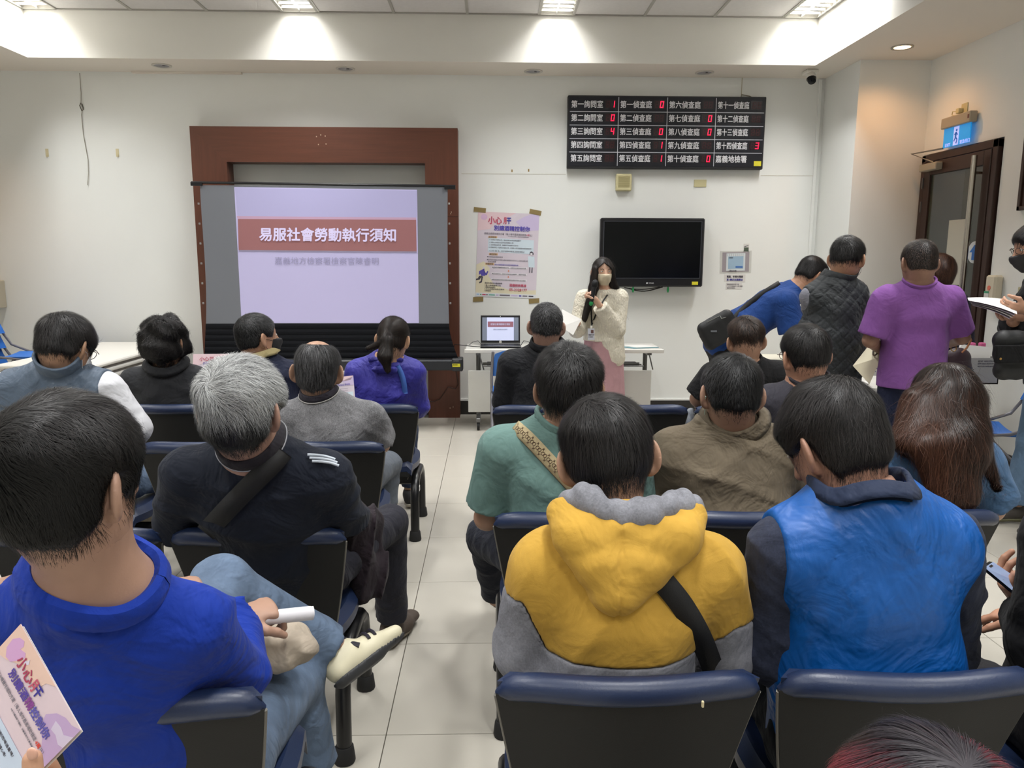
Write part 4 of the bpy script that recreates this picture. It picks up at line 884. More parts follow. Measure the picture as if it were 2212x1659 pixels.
def hand_shape(wr,fd,pn,side,s=1.,curl=.6,th=.6,spread=1.):
    "wr wrist point, fd finger direction, pn direction the palm faces, side +1: thumb on the +cross(fd,pn) side"
    fd=nrm(fd);pn=nrm(pn-fd*(fd@pn));sd=np.cross(fd,pn)*side;S=Shape()
    kn=wr+fd*.088*s
    S.ec(wr-fd*.01,kn-fd*.008,(.027*s,.018*s),(.040*s,.0135*s),sd,.012)
    S.rc(wr-fd*.05,wr,.026*s,.024*s,.02)
    for i,(o,L) in enumerate(((.030,.078),(.010,.088),(-.010,.082),(-.029,.064))):
        b=kn+sd*o*s-fd*.006*abs(i-1)*s;a=curl*(1+.12*i)*.45;d=fd+sd*(o*1.2*spread);p=b-fd*.01
        for j,(f,r) in enumerate(((.45,.0098),(.30,.0088),(.25,.0078))):
            ang=a*(1,2.2,3.1)[j];dd=nrm(d*math.cos(ang)+pn*math.sin(ang));e=p+dd*L*f*s;S.rc(p,e,r*s,r*.92*s,.004);p=e
    b=wr+fd*.022*s+sd*.024*s+pn*.006*s;d1=nrm(fd*.65+sd*.75+pn*.35*th);e=b+d1*.042*s;S.rc(b,e,.0155*s,.012*s,.014)
    d2=nrm(fd*.85+sd*(.45-.5*th)+pn*.5*th);f=e+d2*.030*s;S.rc(e,f,.0115*s,.0105*s,.005);g=f+nrm(d2+pn*.25*th)*.024*s;S.rc(f,g,.0105*s,.0085*s,.005)
    return S
# ---------------- skin, hair materials ----------------
def skinmat(name,col):
    a,b=hexc(col),hexc('#a3938c');col=tuple(x*.82+y*.18 for x,y in zip(a,b));return mat(name,col,.5,spec=.35,var=.10,vs=14,bump=[(35,.15,.004),(300,.2,.0008)])
def hairmat(name,c0,c1,p0=.25,p1=.8,rough=.48):
    if name in _m: return _m[name]
    m=bpy.data.materials.new(name);m.use_nodes=True;N=m.node_tree.nodes;L=m.node_tree.links;b=N['Principled BSDF']
    a=N.new('ShaderNodeAttribute');a.attribute_name='hv';r=N.new('ShaderNodeValToRGB')
    r.color_ramp.elements[0].position=p0;r.color_ramp.elements[1].position=p1;r.color_ramp.elements[0].color=hexc(c0);r.color_ramp.elements[1].color=hexc(c1)
    L.new(a.outputs['Fac'],r.inputs[0]);L.new(r.outputs[0],b.inputs['Base Color']);b.inputs['Roughness'].default_value=rough;b.inputs['Specular IOR Level'].default_value=.35
    _m[name]=m;return m
def strands(G,VF,flow,n,length,width,seed,lift=.25,segs=4,off=(.0,.004),curl=0,root=None,clump=.35,hvf=None,taper=.25,stick=.5,lenf=None):
    V,Fs=VF;r=np.random.RandomState(seed);T0=V[Fs[:,0]];a=V[Fs[:,1]]-T0;b=V[Fs[:,3]]-T0;ar=np.linalg.norm(np.cross(a,b),axis=1)
    cum=np.cumsum(ar);f=np.searchsorted(cum,r.rand(n)*cum[-1]);u,v=r.rand(n,1),r.rand(n,1)
    q=V[Fs[f]];P=(q[:,0]*(1-u)+q[:,1]*u)*(1-v)+(q[:,3]*(1-u)+q[:,2]*u)*v
    if root is not None: P=P[root(P,r)]
    n=len(P);G1=G.grad(P);off_=off[0]+(off[1]-off[0])*r.rand(n);L=length*(.65+.7*r.rand(n));
    if lenf is not None: L=L*lenf(P)
    seg=(L/segs)[:,None];jit=r.normal(size=(n,3))*clump*.35
    cl=np.stack([wob(P,seed+i,70) for i in range(3)],1)*clump*.6
    pts=[P];nm=[G1];t=None;hv=np.clip(r.rand(n)*.75+.25*(wob(P,seed+9,60)*.5+.5),0,1)
    if hvf is not None: hv=np.clip(hvf(P,hv,r),0,1)
    for k in range(segs):
        Nn=G.grad(P);t=flow(P)+cl+jit
        if curl: t=t+curl*np.stack([np.sin(k*2.1+hv*40),np.cos(k*1.9+hv*33),np.sin(k*2.5+hv*55)],1)
        t=t-Nn*(t*Nn).sum(1,keepdims=True);t/=np.linalg.norm(t,axis=1,keepdims=True)+1e-9
        P=P+(t+Nn*lift*(1 if k==0 else .35))*seg
        d=G.sample(P);tgt=off_*(k+1)/segs+.0008;corr=np.where(d<tgt,(tgt-d),-(d-tgt)*stick*(1-lift));P=P+Nn*corr[:,None]
        pts.append(P);nm.append(Nn)
    P3=np.stack(pts,1);N3=np.stack(nm,1);d=np.gradient(P3,axis=1);sd=np.cross(d,N3);sd/=np.linalg.norm(sd,axis=2,keepdims=True)+1e-9
    wd=width*(1-(1-taper)*np.linspace(0,1,segs+1)**1.5)[None,:,None];A=P3-sd*wd/2;B=P3+sd*wd/2
    K=segs+1;VV=np.stack([A,B],2).reshape(-1,3);base=(np.arange(n)*K*2)[:,None]+np.arange(segs)[None,:]*2
    FF=np.stack([base,base+2,base+3,base+1],2).reshape(-1,4);return VV,FF,np.repeat(hv,K*2)
def whorl(c,R,s,w=(0.01,-.07,.09),swirl=.5,grav=.6):
    wp=c+R@(A3(*w)*s);cc=c+R@(A3(0,-.01,.02)*s);up=nrm(wp-cc)
    def f(P):
        d=P-wp;d=d-np.outer((d@up),up)*.3;rr=np.linalg.norm(d,axis=1,keepdims=True)+1e-6;d=d/rr
        sw=np.cross(np.broadcast_to(up,d.shape),d)*swirl*np.exp(-rr/.05)
        g=np.zeros_like(P);g[:,2]=-1;return d+sw+g*grav*np.minimum(1,rr/.10)
    return f
def make_hair(sp,c,R,s,par,seed):
    """sp: mat, th thickness, nape, fringe, n, len, width, lift, whorl, extra(prims), flow, h"""
    th=sp.get('th',.012)*.78;S=head_shape(c,R,s,False);nl=len(S.p)
    if sp.get('_neck'): S.p.append(sp['_neck'])
    if sp.get('extra'): sp['extra'](S,lambda x,y,z:c+R@(A3(x,y,z)*s),R,s)
    h=sp.get('h',.005);lo_,hi_=S.bounds(0);lo_=np.maximum(lo_,c-.17*s) if not sp.get('extra') else lo_;hi_=np.minimum(hi_,c+.17*s) if not sp.get('extra') else hi_;G=S.field(h,0,.05 if not sp.get('extra') else .04,full=True,lohi=(lo_,hi_))
    X,Y,Z=np.meshgrid(*G.ax,indexing='ij');P=np.stack([X.ravel()-c[0],Y.ravel()-c[1],Z.ravel()-c[2]],1)@R/s
    x,y,z=P.T;sm=smooth01
    nape=sp.get('nape',-.055)-.016;side=sp.get('side',-.012);fr=sp.get('fringe',.06)
    low=nape+(side-nape)*sm((y+.045)/.05)+.004*wob(P,seed+3,90)+sp.get('point',.012)*np.minimum(1,np.abs(x)/.05)
    a=sm((z-low)/sp.get('fade',.02));b=sm((fr+.55*np.maximum(0,z-.02)-y)/.018)
    # gap round the ears
    ear=sm((np.hypot((y+.004)/.022,(z+.012)/.036)-.75)/.35);ear=np.where(np.abs(x)>.05,ear,1)
    if sp.get('noear'): ear=1
    prof=.35+.65*sm((z+.02)/.08) if sp.get('taper',True) else 1
    T=th*a*b*ear*prof*(1+sp.get('lump',.25)*wob(P,seed,55))
    if sp.get('tfun'): T=sp['tfun'](P,T)
    T=T-.004*(1-np.minimum(1,a*b*ear*1.5));T=np.where(z<-.155,-.02,T);
    if sp.get('extra'): 
        dh_=head_shape(c,R,s,False);dh_.p+=([sp['_neck']] if sp.get('_neck') else []);dh=dh_.field(h,0,0,full=True,lohi=(G.lo,G.lo+h*(np.array(G.D.shape)-1))).D
        # extra locks keep their own thickness, the head part gets the cap thickness
        dx=Shape();sp['extra'](dx,lambda x,y,z:c+R@(A3(x,y,z)*s),R,s);de=dx.field(h,0,0,full=True,lohi=(G.lo,G.lo+h*(np.array(G.D.shape)-1))).D
        m=tuple(slice(0,min(u,v,w_)) for u,v,w_ in zip(dh.shape,de.shape,G.D.shape))
        Th=T.reshape(G.D.shape)*s;k=.012;A=dh[m]-Th[m];B=de[m]+.003*wob(P,seed+5,60).reshape(G.D.shape)[m];hh=np.maximum(k-np.abs(A-B),0)/k
        G.D[m]=np.minimum(A,B)-hh*hh*k*.25
    else: G.D-=(T*s).reshape(G.D.shape).astype(np.float32)
    G.D=G.D.astype(np.float32)
    # keep only outside the scalp: drop the part inside the head by leaving it solid (hidden in the head)
    VF=G.surf()
    loc=lambda Q:(Q-c)@R/s
    def root(Q,r):
        L=loc(Q);ok=np.ones(len(Q),bool);t=L[:,2]
        lowq=nape+(side-nape)*sm((L[:,1]+.045)/.05)+sp.get('point',.012)*np.minimum(1,np.abs(L[:,0])/.05);m=sp.get('fadeout',.014)
        p=sm((t-lowq+m)/(2*m))*sm((fr+.55*np.maximum(0,L[:,2]-.02)-L[:,1]+.006)/.014)
        if not sp.get('noear'): p=p*np.where(np.abs(L[:,0])>.05,sm((np.hypot((L[:,1]+.004)/.022,(L[:,2]+.012)/.036)-.8)/.3),1)
        if sp.get('extra'): p=np.where((np.abs(L)>.105).any(1)|(L[:,2]<-.06),1,p)
        if sp.get('rootf'): p=sp['rootf'](L,p)
        return r.rand(len(Q))<p
    low0=nape
    flow=sp['flow'](c,R,s) if sp.get('flow') else whorl(c,R,s,sp.get('whorl',(.01,-.07,.085)),sp.get('swirl',.5),sp.get('grav',.6))
    out=strands(G,VF,flow,sp.get('n',5000),sp.get('len',.028)*s,sp.get('width',.0012),seed,sp.get('lift',.2)*1.35+.05,sp.get('segs',4),sp.get('off',(.001,sp.get('th',.012)*.62)),sp.get('curl',0),root,sp.get('clump',.35)*1.25,(lambda P_,hv,r:sp['hvf'](loc(P_),hv,r)) if sp.get('hvf') else None,stick=sp.get('stick',.5),lenf=sp.get('lenf',(lambda Q:.45+.55*sm((loc(Q)[:,2]-low0)/.06)) if not sp.get('noear') else None))
    fly=strands(G,VF,flow,max(40,int(sp.get('n',5000)*sp.get('fly',.03))),sp.get('len',.028)*s*1.1,sp.get('width',.0012)*.55,seed+77,min(.95,sp.get('lift',.2)+.45),4,(.002,.016),.25,root,.9)
    V,Fs=join(VF,(out[0],out[1]),(fly[0],fly[1]));sh=sp.get('shell',.12)
    hv0=np.clip(sh+.12*wob(VF[0],seed+1,80),0,1)
    if sp.get('hvf'): hv0=np.clip(sp['hvf'](loc(VF[0]),hv0,np.random.RandomState(1)),0,1)
    # drop shell faces that lie inside the bald skin
    return mesh('hair',V,Fs,sp['mat'],par,True,attr=np.concatenate([hv0,out[2],fly[2] if not sp.get('hvf') else np.clip(sp['hvf'](loc(fly[0]),fly[2],np.random.RandomState(2)),0,1)]))
def eyes(c,R,s,par):
    T=lambda x,y,z:c+R@(A3(x,y,z)*s)
    for sg in(-1,1):
        S=Shape();S.el(T(sg*.031,.0815,.013),(.0115*s,.008*s,.0055*s),R);V,Fs=S.field(.0022,0,.006).surf()
        L=(V-c)@R/s;m=((L[:,0]-sg*.031)**2+(L[:,2]-.013)**2)<.0050**2
        fm=m[Fs].all(1).astype(int);mesh('eye',V,Fs,[mat('eye_white','#cfc9c0',.2),mat('eye_iris','#1d120c',.15)],par,True,fmat=fm)
# ---------------- the figure ----------------
HEADS={}
def figure(name_loc,label,head,hy,sh,pelvis,arms,legs,skin='#b98a6c',hair=None,hrot=(0,0,0),hs=1.,top=None,pants=None,seed=1,h=.009,hh=.006,yaw=0,build=1.,cat='person',neck=None,shoes=None,hands=(None,None),lap=None,girth=1.,extra_top=None,eye=True,hip=None,trap=1.,noskin_torso=False,ns=1.):
    """all joints are world points; sh=(L,R), arms=((elbow,wrist),(elbow,wrist)), legs=((knee,ankle),(knee,ankle))"""
    t=thing('person',name_loc,label,cat);c=A3(*head);R=rot(*hrot)
    P=A3(*pelvis);SL,SR=A3(*sh[0]),A3(*sh[1]);mid=(SL+SR)/2;sd=nrm(SR-SL);hd=nrm(rot(hip if hip is not None else yaw)@A3(1,0,0))
    up=nrm(mid-P);nb=A3(*neck) if neck is not None else mid+A3(0,.0,.075)*build
    hw=np.linalg.norm(SR-SL)/2;w1=P+(mid-P)*.38;ch=P+(mid-P)*.80;B=build
    fr=nrm(np.cross(up,sd))
    def torso(S,neckp=True,low=True):
        if low: S.ec(P-A3(0,0,.02),w1,(.155*B*girth,.115*B*girth),(.140*B*girth,.105*B*girth),hd,.05)
        S.ec(w1,ch,(.140*B*girth,.108*B*girth),(hw*.88,.112*B),sd,.06)
        S.rc(SL+sd*.03-up*.012,SR-sd*.03-up*.012,.054*B,None,.05)
        S.ec(ch,mid+(nb-mid)*.35,(hw*.80,.10*B),(hw*.45,.07*B),sd,.06)
        for q in((SL),(SR)): S.rc(q+(mid-q)*.12,mid+(nb-mid)*.60,.043*B*trap,.046*B*trap,.07)
        return S
    def arm(S,i,a=0.,b=2.,k=.03,cut=True):
        E,Wr=A3(*arms[i][0]),A3(*arms[i][1]);s0=(SL,SR)[i]
        r0,r1,r2=.050*B,.040*B,.027*B
        if b>1:
            S.rc(s0,E,r0,r1,k);f=b-1;S.rc(E,E+(Wr-E)*f,r1*1.0,r1+(r2-r1)*f,.02,cut and f<1.01)
        else: S.rc(s0,s0+(E-s0)*b,r0,r0+(r1-r0)*b,k,cut)
        return S
    # skin body in one surface: head, neck, torso, arms, legs
    S=head_shape(c,R,hs);T=lambda x,y,z:c+R@(A3(x,y,z)*hs)
    S.ec(nb-up*.07,T(0,-.022,-.045),(.072*B,.062*B),(.051*hs*ns,.055*hs*ns),sd,.05)
    torso(S);[arm(S,i,b=2.,cut=False) for i in(0,1)]
    hj=[P+hd*sg*.085*B+A3(0,0,-.01) for sg in(-1,1)]
    for i in(0,1):
        K,An=A3(*legs[i][0]),A3(*legs[i][1]);S.rc(hj[i],K,.078*B,.056*B,.04).rc(K,An,.052*B,.038*B,.02)
    fast=np.linalg.norm(c-EYE)
    G=S.field(h,0);
    # finer head spliced in one mesh: cut the coarse head at the neck and add the fine one
    ncut=T(0,-.02,-.085);nv=nrm(R[:,2]*.6+up*.6)
    I,Q=G.band(.3);hb=np.abs((Q-c)@R/hs);inh=((Q-ncut)@nv>0)&(hb[:,0]<.14)&(hb[:,1]<.19)&(hb[:,2]<.19)
    Dm=G.D[I];Dm[inh]=np.maximum(Dm[inh],((Q[inh]-ncut)@nv));G.D[I]=Dm
    body=G.surf()
    S2=head_shape(c,R,hs);S2.ec(nb-up*.07,T(0,-.022,-.045),(.072*B,.062*B),(.051*hs*ns,.055*hs*ns),sd,.05)
    G2=S2.field(hh*.75,0);G2.clip(lambda Q:-((Q-ncut)@nv)-.014)
    parts=[body,G2.surf()]
    for i in(0,1):
        hp=hands[i];E,Wr=A3(*arms[i][0]),A3(*arms[i][1])
        if hp is None: hp=dict(fd=nrm(Wr-E)+A3(0,.2,-.1),pn=A3(0,0,-1),curl=.6,fine=.006)
        parts.append(hand_shape(Wr,A3(*hp['fd']),A3(*hp['pn']),hp.get('side',(-1,1)[i]),hp.get('s',.95),hp.get('curl',.6),hp.get('th',.5)).field(hp.get('fine',.0045),0,.015).surf())
    V,Fs=join(*parts);mesh('body',V,Fs,skinmat('skin_'+skin.strip('#'),skin),t,True)
    if eye: eyes(c,R,hs,t)
    if hair: hair['_neck']=('ec',nb-up*.07,T(0,-.022,-.045),(.072*B,.062*B),(.051*hs*ns,.055*hs*ns),sd,.05,False);make_hair(hair,c,R,hs,t,seed)
    ctx=dict(t=t,c=c,R=R,hs=hs,P=P,SL=SL,SR=SR,mid=mid,nb=nb,sd=sd,up=up,fr=fr,hw=hw,w1=w1,ch=ch,B=B,torso=torso,arm=arm,arms=arms,T=T,hd=hd,hj=hj,h=h,seed=seed,legs=legs)
    if top: top(ctx)
    if pants:
        S=Shape()
        for i in(0,1):
            K,An=A3(*legs[i][0]),A3(*legs[i][1]);g=pants.get('r',1)
            S.rc(hj[i],K,.090*B*g,.070*B*g,.04).rc(K,An-nrm(An-K)*.03,.067*B*g,pants.get('hem',.055)*B*g,.025,True)
        S.ec(P-A3(0,0,.03),P+up*.08,(.165*B*girth,.125*B*girth),(.155*B*girth,.115*B*girth),hd,.05)
        G=S.field(pants.get('h',.011),0);G.disp(folds(seed+50,pants.get('amp',.006),.09,P,((0,1,.3),(.3,.8,-.5),(0,.3,1))))
        V,Fs=G.surf();mesh('trousers',V,Fs,pants['mat'],t,True)
    if shoes:
        for i in(0,1):
            K,An=A3(*legs[i][0]),A3(*legs[i][1])
            sp=shoes if isinstance(shoes,dict) else shoes[i]
            if sp is None: continue
            fdv=nrm(A3(*sp['dir'][i]) if 'dir' in sp else rot(yaw)@A3(0,1,0));shoe(An,fdv,sp,t,A3(*sp['up']) if 'up' in sp else A3(0,0,1))
    return ctx
def shoe(An,fd,sp,par,up=A3(0,0,1),h=.006):
    up=nrm(up-fd*(fd@up));sd=np.cross(fd,up);hl=An-up*.045-fd*.03;S=Shape()
    S.ec(hl+up*.01,hl+fd*.12+up*.0,(.036,.045),(.042,.036),sd,.03).ec(hl+fd*.12,hl+fd*.215-up*.008,(.042,.032),(.036,.024),sd,.03).rc(An-up*.005,hl+fd*.04+up*.03,.040,.042,.03)
    G=S.field(h,0);G.clip(lambda P_:-(P_-hl)@up-.030);G.clip(lambda P_:((P_-An)@up-.015));V,Fs=G.surf();o=mesh('shoe',V,Fs,sp['mat'],par,True)
    S=Shape();S.ec(hl,hl+fd*.11,(.042,.05),(.044,.045),sd,.03).ec(hl+fd*.11,hl+fd*.222,(.045,.04),(.037,.035),sd,.03)
    G=S.field(h,0);G.clip(lambda P_:-(P_-hl)@up-.045);G.clip(lambda P_:(P_-hl)@up+.022);V,Fs=G.surf();mesh('sole',V,Fs,sp.get('sole',mat('sole_grey','#55504a',.7)),o,True)
    return o,hl,sd
# ---------------- garments ----------------
def shirt(m,sleeve=.62,g=.014,amp=.006,sp=.11,seed=0,h=None,neckr=.064,neckup=.0,hem=None,name='shirt',sg=None,low=.02,splitz=None,flare=1.25,clip=None,dirs=((.6,0,.8),(-.6,0,.8),(.2,0,1)),band=None,fine=None):
    def f(x):
        S=Shape();x['torso'](S)
        for i in(0,1):
            E,Wr=A3(*x['arms'][i][0]),A3(*x['arms'][i][1]);s0=(x['SL'],x['SR'])[i];B=x['B'];sl=sleeve if not isinstance(sleeve,tuple) else sleeve[i]
            if sl<=0: continue
            r0,r1,r2=.050*B,.044*B,.030*B;e=(sg or 0)
            if sl>1: S.rc(s0,E,r0+e,r1+e,.03);S.rc(E,E+(Wr-E)*(sl-1),r1+e,r1+(r2-r1)*(sl-1)+e+.004,.02,True)
            else: S.rc(s0,s0+(E-s0)*sl,r0+e,(r0+(r1-r0)*sl)*flare+e,.03,True)
        if hem: S.ec(x['w1'],x['P']-A3(0,0,hem[0]+.06),(.145*x['B'],.108*x['B']),(hem[1],hem[2]),x['hd'],.05)
        hh_=h or x['h'];G=S.field(hh_,g)
        up=x['up'];P=x['P'];nb=x['nb'];nv=nrm(nb-x['ch'])
        if hem: G.clip(lambda Q:(P[2]-hem[0])-Q[:,2]+.006*wob(Q,3,14))
        elif low is not None: G.clip(lambda Q:-((Q-P)@up)-low)
        x['G']=Grid(G.D.copy(),G.lo,G.h,G.ax)
        if neckr:
            nb_,ax,sd_,fr_=neckframe(x);ka=40;aa=np.array([2*PI*i/ka for i in range(ka+1)])
            Z=np.array([onshirt(x,q,neckr,ax,sd_,fr_)[1] for q in aa])
            for _ in range(4): Z[:-1]=(np.roll(Z[:-1],1)+2*Z[:-1]+np.roll(Z[:-1],-1))/4
            Z[-1]=Z[0];R_=neckr*x['B']
            def nk(Q):
                d=Q-nb_;u=(d@sd_)/1.06;v=d@fr_;return np.minimum(d@ax-np.interp(np.mod(np.arctan2(v,u),2*PI),aa,Z)+.014,R_-np.hypot(u,v))
            G.clip(nk)
        if amp: G.disp(folds(seed or x['seed'],amp,sp,P,dirs))
        if fine: G.disp(fine(x))
        if clip: G.clip(clip(x))
        if band:
            D0=G.D.copy();bf=band[0](x);I,Q=G.band(.12);G.D[I]=np.maximum(G.D[I],bf(Q));VF2=G.surf();mesh(band[2],VF2[0],VF2[1],band[1],x['t'],True)
            G.D=D0;G.clip(lambda Q:-bf(Q))
        V,Fs=G.surf();o=mesh(name,V,Fs,m,x['t'],True);x['shirt']=o;return o
    return f
def neckframe(x,tilt=0):
    nb=x['nb'];ax=nrm(nrm(x['T'](0,-.02,-.05)-nb)+A3(0,-tilt,0));sd=nrm(x['sd']-ax*(x['sd']@ax));return nb,ax,sd,np.cross(ax,sd)
def onshirt(x,a,r,ax,sd,fr,wide=1.06,hi=.07,lo=-.09):
    "height along the neck axis at which the shirt surface is met, for angle a"
    nb=x['nb'];d=(sd*math.cos(a)*wide+fr*math.sin(a))*r*x['B'];zs=np.linspace(hi,lo,60);P=nb+d+np.outer(zs,ax);v=x['G'].sample(P);k=np.nonzero(v<0)[0];return d,(zs[k[0]] if len(k) else lo*.5)
def ringpts(x,r,tilt=0,k=40,wide=1.06,up=0,a0=0,a1=2*PI):
    nb,ax,sd,fr=neckframe(x,tilt);D=[];Z=[]
    for i in range(k+1):
        d,z=onshirt(x,a0+(a1-a0)*i/k,r,ax,sd,fr,wide);D.append(d);Z.append(z)
    Z=np.array(Z)
    for _ in range(4): Z=(np.roll(Z,1)+Z*2+np.roll(Z,-1))/4 if a1-a0>6.2 else np.concatenate([[Z[0]],(Z[:-2]+2*Z[1:-1]+Z[2:])/4,[Z[-1]]])
    return [nb+d+ax*(z+up) for d,z in zip(D,Z)],ax
def collar(x,m,r=.066,hgt=.035,lean=.012,name='collar',th=.006,open_=.35,drop=0.,k=40,fold=True,tilt=.0,fall=None,rim=None):
    "fold-down collar following the neckline, open at the front"
    base,ax=ringpts(x,r,tilt,k,up=drop-.008,a0=PI/2+open_,a1=PI/2+2*PI-open_);nb=x['nb'];fall=fall or hgt*.85
    prof=[(0,0),(-.003,hgt*.6),(-.001,hgt),(th*.8,hgt+.002),(th+.003,hgt-.004),(th+lean*.6,hgt-fall*.6),(th+lean,hgt-fall),(th+lean-.004,hgt-fall+.001),(th*.7,hgt-.012)] if fold else [(0,0),(-.002,hgt),(th*.5,hgt+.002),(th,hgt),(th+lean*.3,-.012)]
    V=[];Fs=[];n=len(prof)
    for p in base:
        o=p-nb;o=nrm(o-ax*(o@ax))
        for rr,zz in prof: V.append(p+o*rr+ax*zz)
    for i in range(k):
        for j in range(n-1): Fs.append((i*n+j,(i+1)*n+j,(i+1)*n+j+1,i*n+j+1))
    c_=mesh(name,V,[tuple(f) for f in Fs],m,x['t'],True)
    if rim:
        pts=[p+nrm((p-nb)-ax*((p-nb)@ax))*(th+lean)+ax*(hgt-fall) for p in base];MB().tube(pts,.0022,6).build('collar_piping',rim,c_,True)
    return c_
def ring(x,m,r=.068,tube=.006,name='neckband',up=.002,tilt=0,k=48,wide=1.06):
    pts,ax=ringpts(x,r,tilt,k,wide,up);return MB().tube(pts,tube,8,False,flat=1.7).build(name,m,x['t'],True)
def strap(x,pts,w,m,name='strap',th=.003,sub=None,face=None,subdiv=6):
    "flat band through points, pressed outward along given facing"
    P_=[A3(*p) for p in pts];Q=[]
    for i in range(len(P_)-1):
        for k in range(subdiv):
            t=k/subdiv;p0=P_[max(i-1,0)];p1=P_[i];p2=P_[i+1];p3=P_[min(i+2,len(P_)-1)]
            Q.append(.5*((2*p1)+(-p0+p2)*t+(2*p0-5*p1+4*p2-p3)*t*t+(-p0+3*p1-3*p2+p3)*t**3))
    Q.append(P_[-1]);V=[];n=len(Q);fc=face if face is not None else EYE
    for i,p in enumerate(Q):
        tg=nrm(Q[min(i+1,n-1)]-Q[max(i-1,0)]);out=nrm((A3(*face) if face is not None else EYE-p));s_=nrm(np.cross(tg,out));o=np.cross(s_,tg)*(-1);o=nrm(out-tg*(out@tg))
        V+= [p-s_*w/2,p+s_*w/2,p+s_*w/2+o*th,p-s_*w/2+o*th]
    Fs=[(i*4+a,i*4+(a+1)%4,(i+1)*4+(a+1)%4,(i+1)*4+a) for i in range(n-1) for a in range(4)]+[(0,1,2,3),tuple((n-1)*4+q for q in(3,2,1,0))]
    return mesh(name,V,Fs,m,x['t'] if isinstance(x,dict) else x,True),Q
def mask_on(c,R,hs,m,par):
    S=head_shape(c,R,hs,True);T0=lambda x,y,z:c+R@(A3(x,y,z)*hs);S.el(T0(0,.074,-.047),(.040*hs,.036*hs,.042*hs),R,.03).el(T0(0,.098,-.022),(.020*hs,.022*hs,.025*hs),R,.03);G=S.field(.005,.004);loc=lambda Q:(Q-c)@R/hs
    G.clip(lambda Q:np.maximum.reduce([.045-loc(Q)[:,1]+.25*np.abs(loc(Q)[:,2]+.045),loc(Q)[:,2]+.008,-.105-loc(Q)[:,2]]));V,Fs=G.surf();o=mesh('face_mask',V,Fs,m,par,True)
    T=lambda x,y,z:c+R@(A3(x,y,z)*hs)
    for sg in(-1,1):
        for z0 in(-.018,-.075): MB().tube([T(sg*.058,.055,z0),T(sg*.073,.025,z0+.01),T(sg*.083,-.008,z0*.3),T(sg*.086,-.028,-.012)],.0011,5).build('ear_loop',m,o,True)
    return o
def glasses(c,R,hs,m,par):
    T=lambda x,y,z:c+R@(A3(x,y,z)*hs);b=MB()
    for sg in(-1,1):
        b.tube([T(sg*.06,.095,.018),T(sg*.077,.06,.017),T(sg*.083,.0,.014),T(sg*.083,-.018,.002)],.0017,6)
        pts=[T(sg*.032+.023*math.cos(a),.104-.25*abs(.032+.023*sg*math.cos(a)),.012+.016*math.sin(a)) for a in [2*PI*i/16 for i in range(17)]];b.tube(pts,.0015,5)
    b.tube([T(-.008,.113,.014),T(.008,.113,.014)],.0015,5);return b.build('glasses',m,par,True)

def armhole(w=.018,dep=.17,left=False):
    def mk(x):
        mid,sd,up,hw=x['mid'],x['sd'],x['up'],x['hw']
        if left: return lambda Q:np.minimum(-((Q-mid)@sd)-(hw+w),(Q-mid)@up+dep)
        return lambda Q:np.minimum(np.abs((Q-mid)@sd)-(hw+w)+.25*np.maximum(0,.02-(Q-mid)@up)*0,(Q-mid)@up+dep)
    return mk
# =============== people ===============
def ray_hit(G,px,py,out=.002,y0=.3,y1=8.,step=.004):
    d=_ray(px,py);d=d/np.linalg.norm(d)
    lo=np.array(G.lo);hi=G.lo+G.h*(np.array(G.D.shape)-1);ts=np.arange(y0,y1,step);P=EYE+np.outer(ts,d);ok=((P>lo)&(P<hi)).all(1)
    if not ok.any(): return None
    P=P[ok];v=G.sample(P);k=np.nonzero(v<0)[0]
    if not len(k): return None
    return P[k[0]]-d*out
def onback(x,pts,out=.003):
    r=[];
    for q in pts:
        h=ray_hit(x['G'],*q[:2],out=out+(q[2] if len(q)>2 else 0))
        if h is not None: r.append(h)
    return r
def rowfig(Yr,Xp,head,Yh,shL,shR,Ys,label,nb=None,armL=None,armR=None,legX=.10,zp=.535,yaw=0,base=None,legs=None,Ysr=None,**k):
    c=W(*head,Yh);SL=W(*shL,Ys);SR=W(*shR,Ysr or Ys);P=np.array([Xp,Yr+.21,zp])
    def dflt(s,sg): e=s+A3(.05*sg,.10,-.25);return (e,A3(Xp+sg*.09,Yr+.50,.66))
    aL=armL or dflt(SL,-1);aR=armR or dflt(SR,1)
    lg=legs or [((Xp+sg*(legX+.03),Yr+.66,.50),(Xp+sg*(legX+.03),Yr+.68,.10)) for sg in(-1,1)]
    return figure((Xp,Yr+.21,0),label,c,0,(SL,SR),P,(aL,aR),lg,neck=W(*nb) if nb else None,yaw=yaw,**k)
HB=hairmat('hair_black','#080809','#322e2e',.2,.95);HG=hairmat('hair_grey','#1b1c1e','#c4c6c6',.15,.85,.45);HS=hairmat('hair_salt','#101012','#77777a',.3,1.0)
HBr=hairmat('hair_brown','#1b100c','#6a4534',.15,1.0,.4);HDb=hairmat('hair_dark_brown','#120e0d','#4d3a2f',.2,1.0)
HRed=hairmat('hair_red_black','#2a262c','#7d3640',.2,.75)
C_rub=mat('strap_black','#0d0d0f',.7,bump=(300,.3,.001))
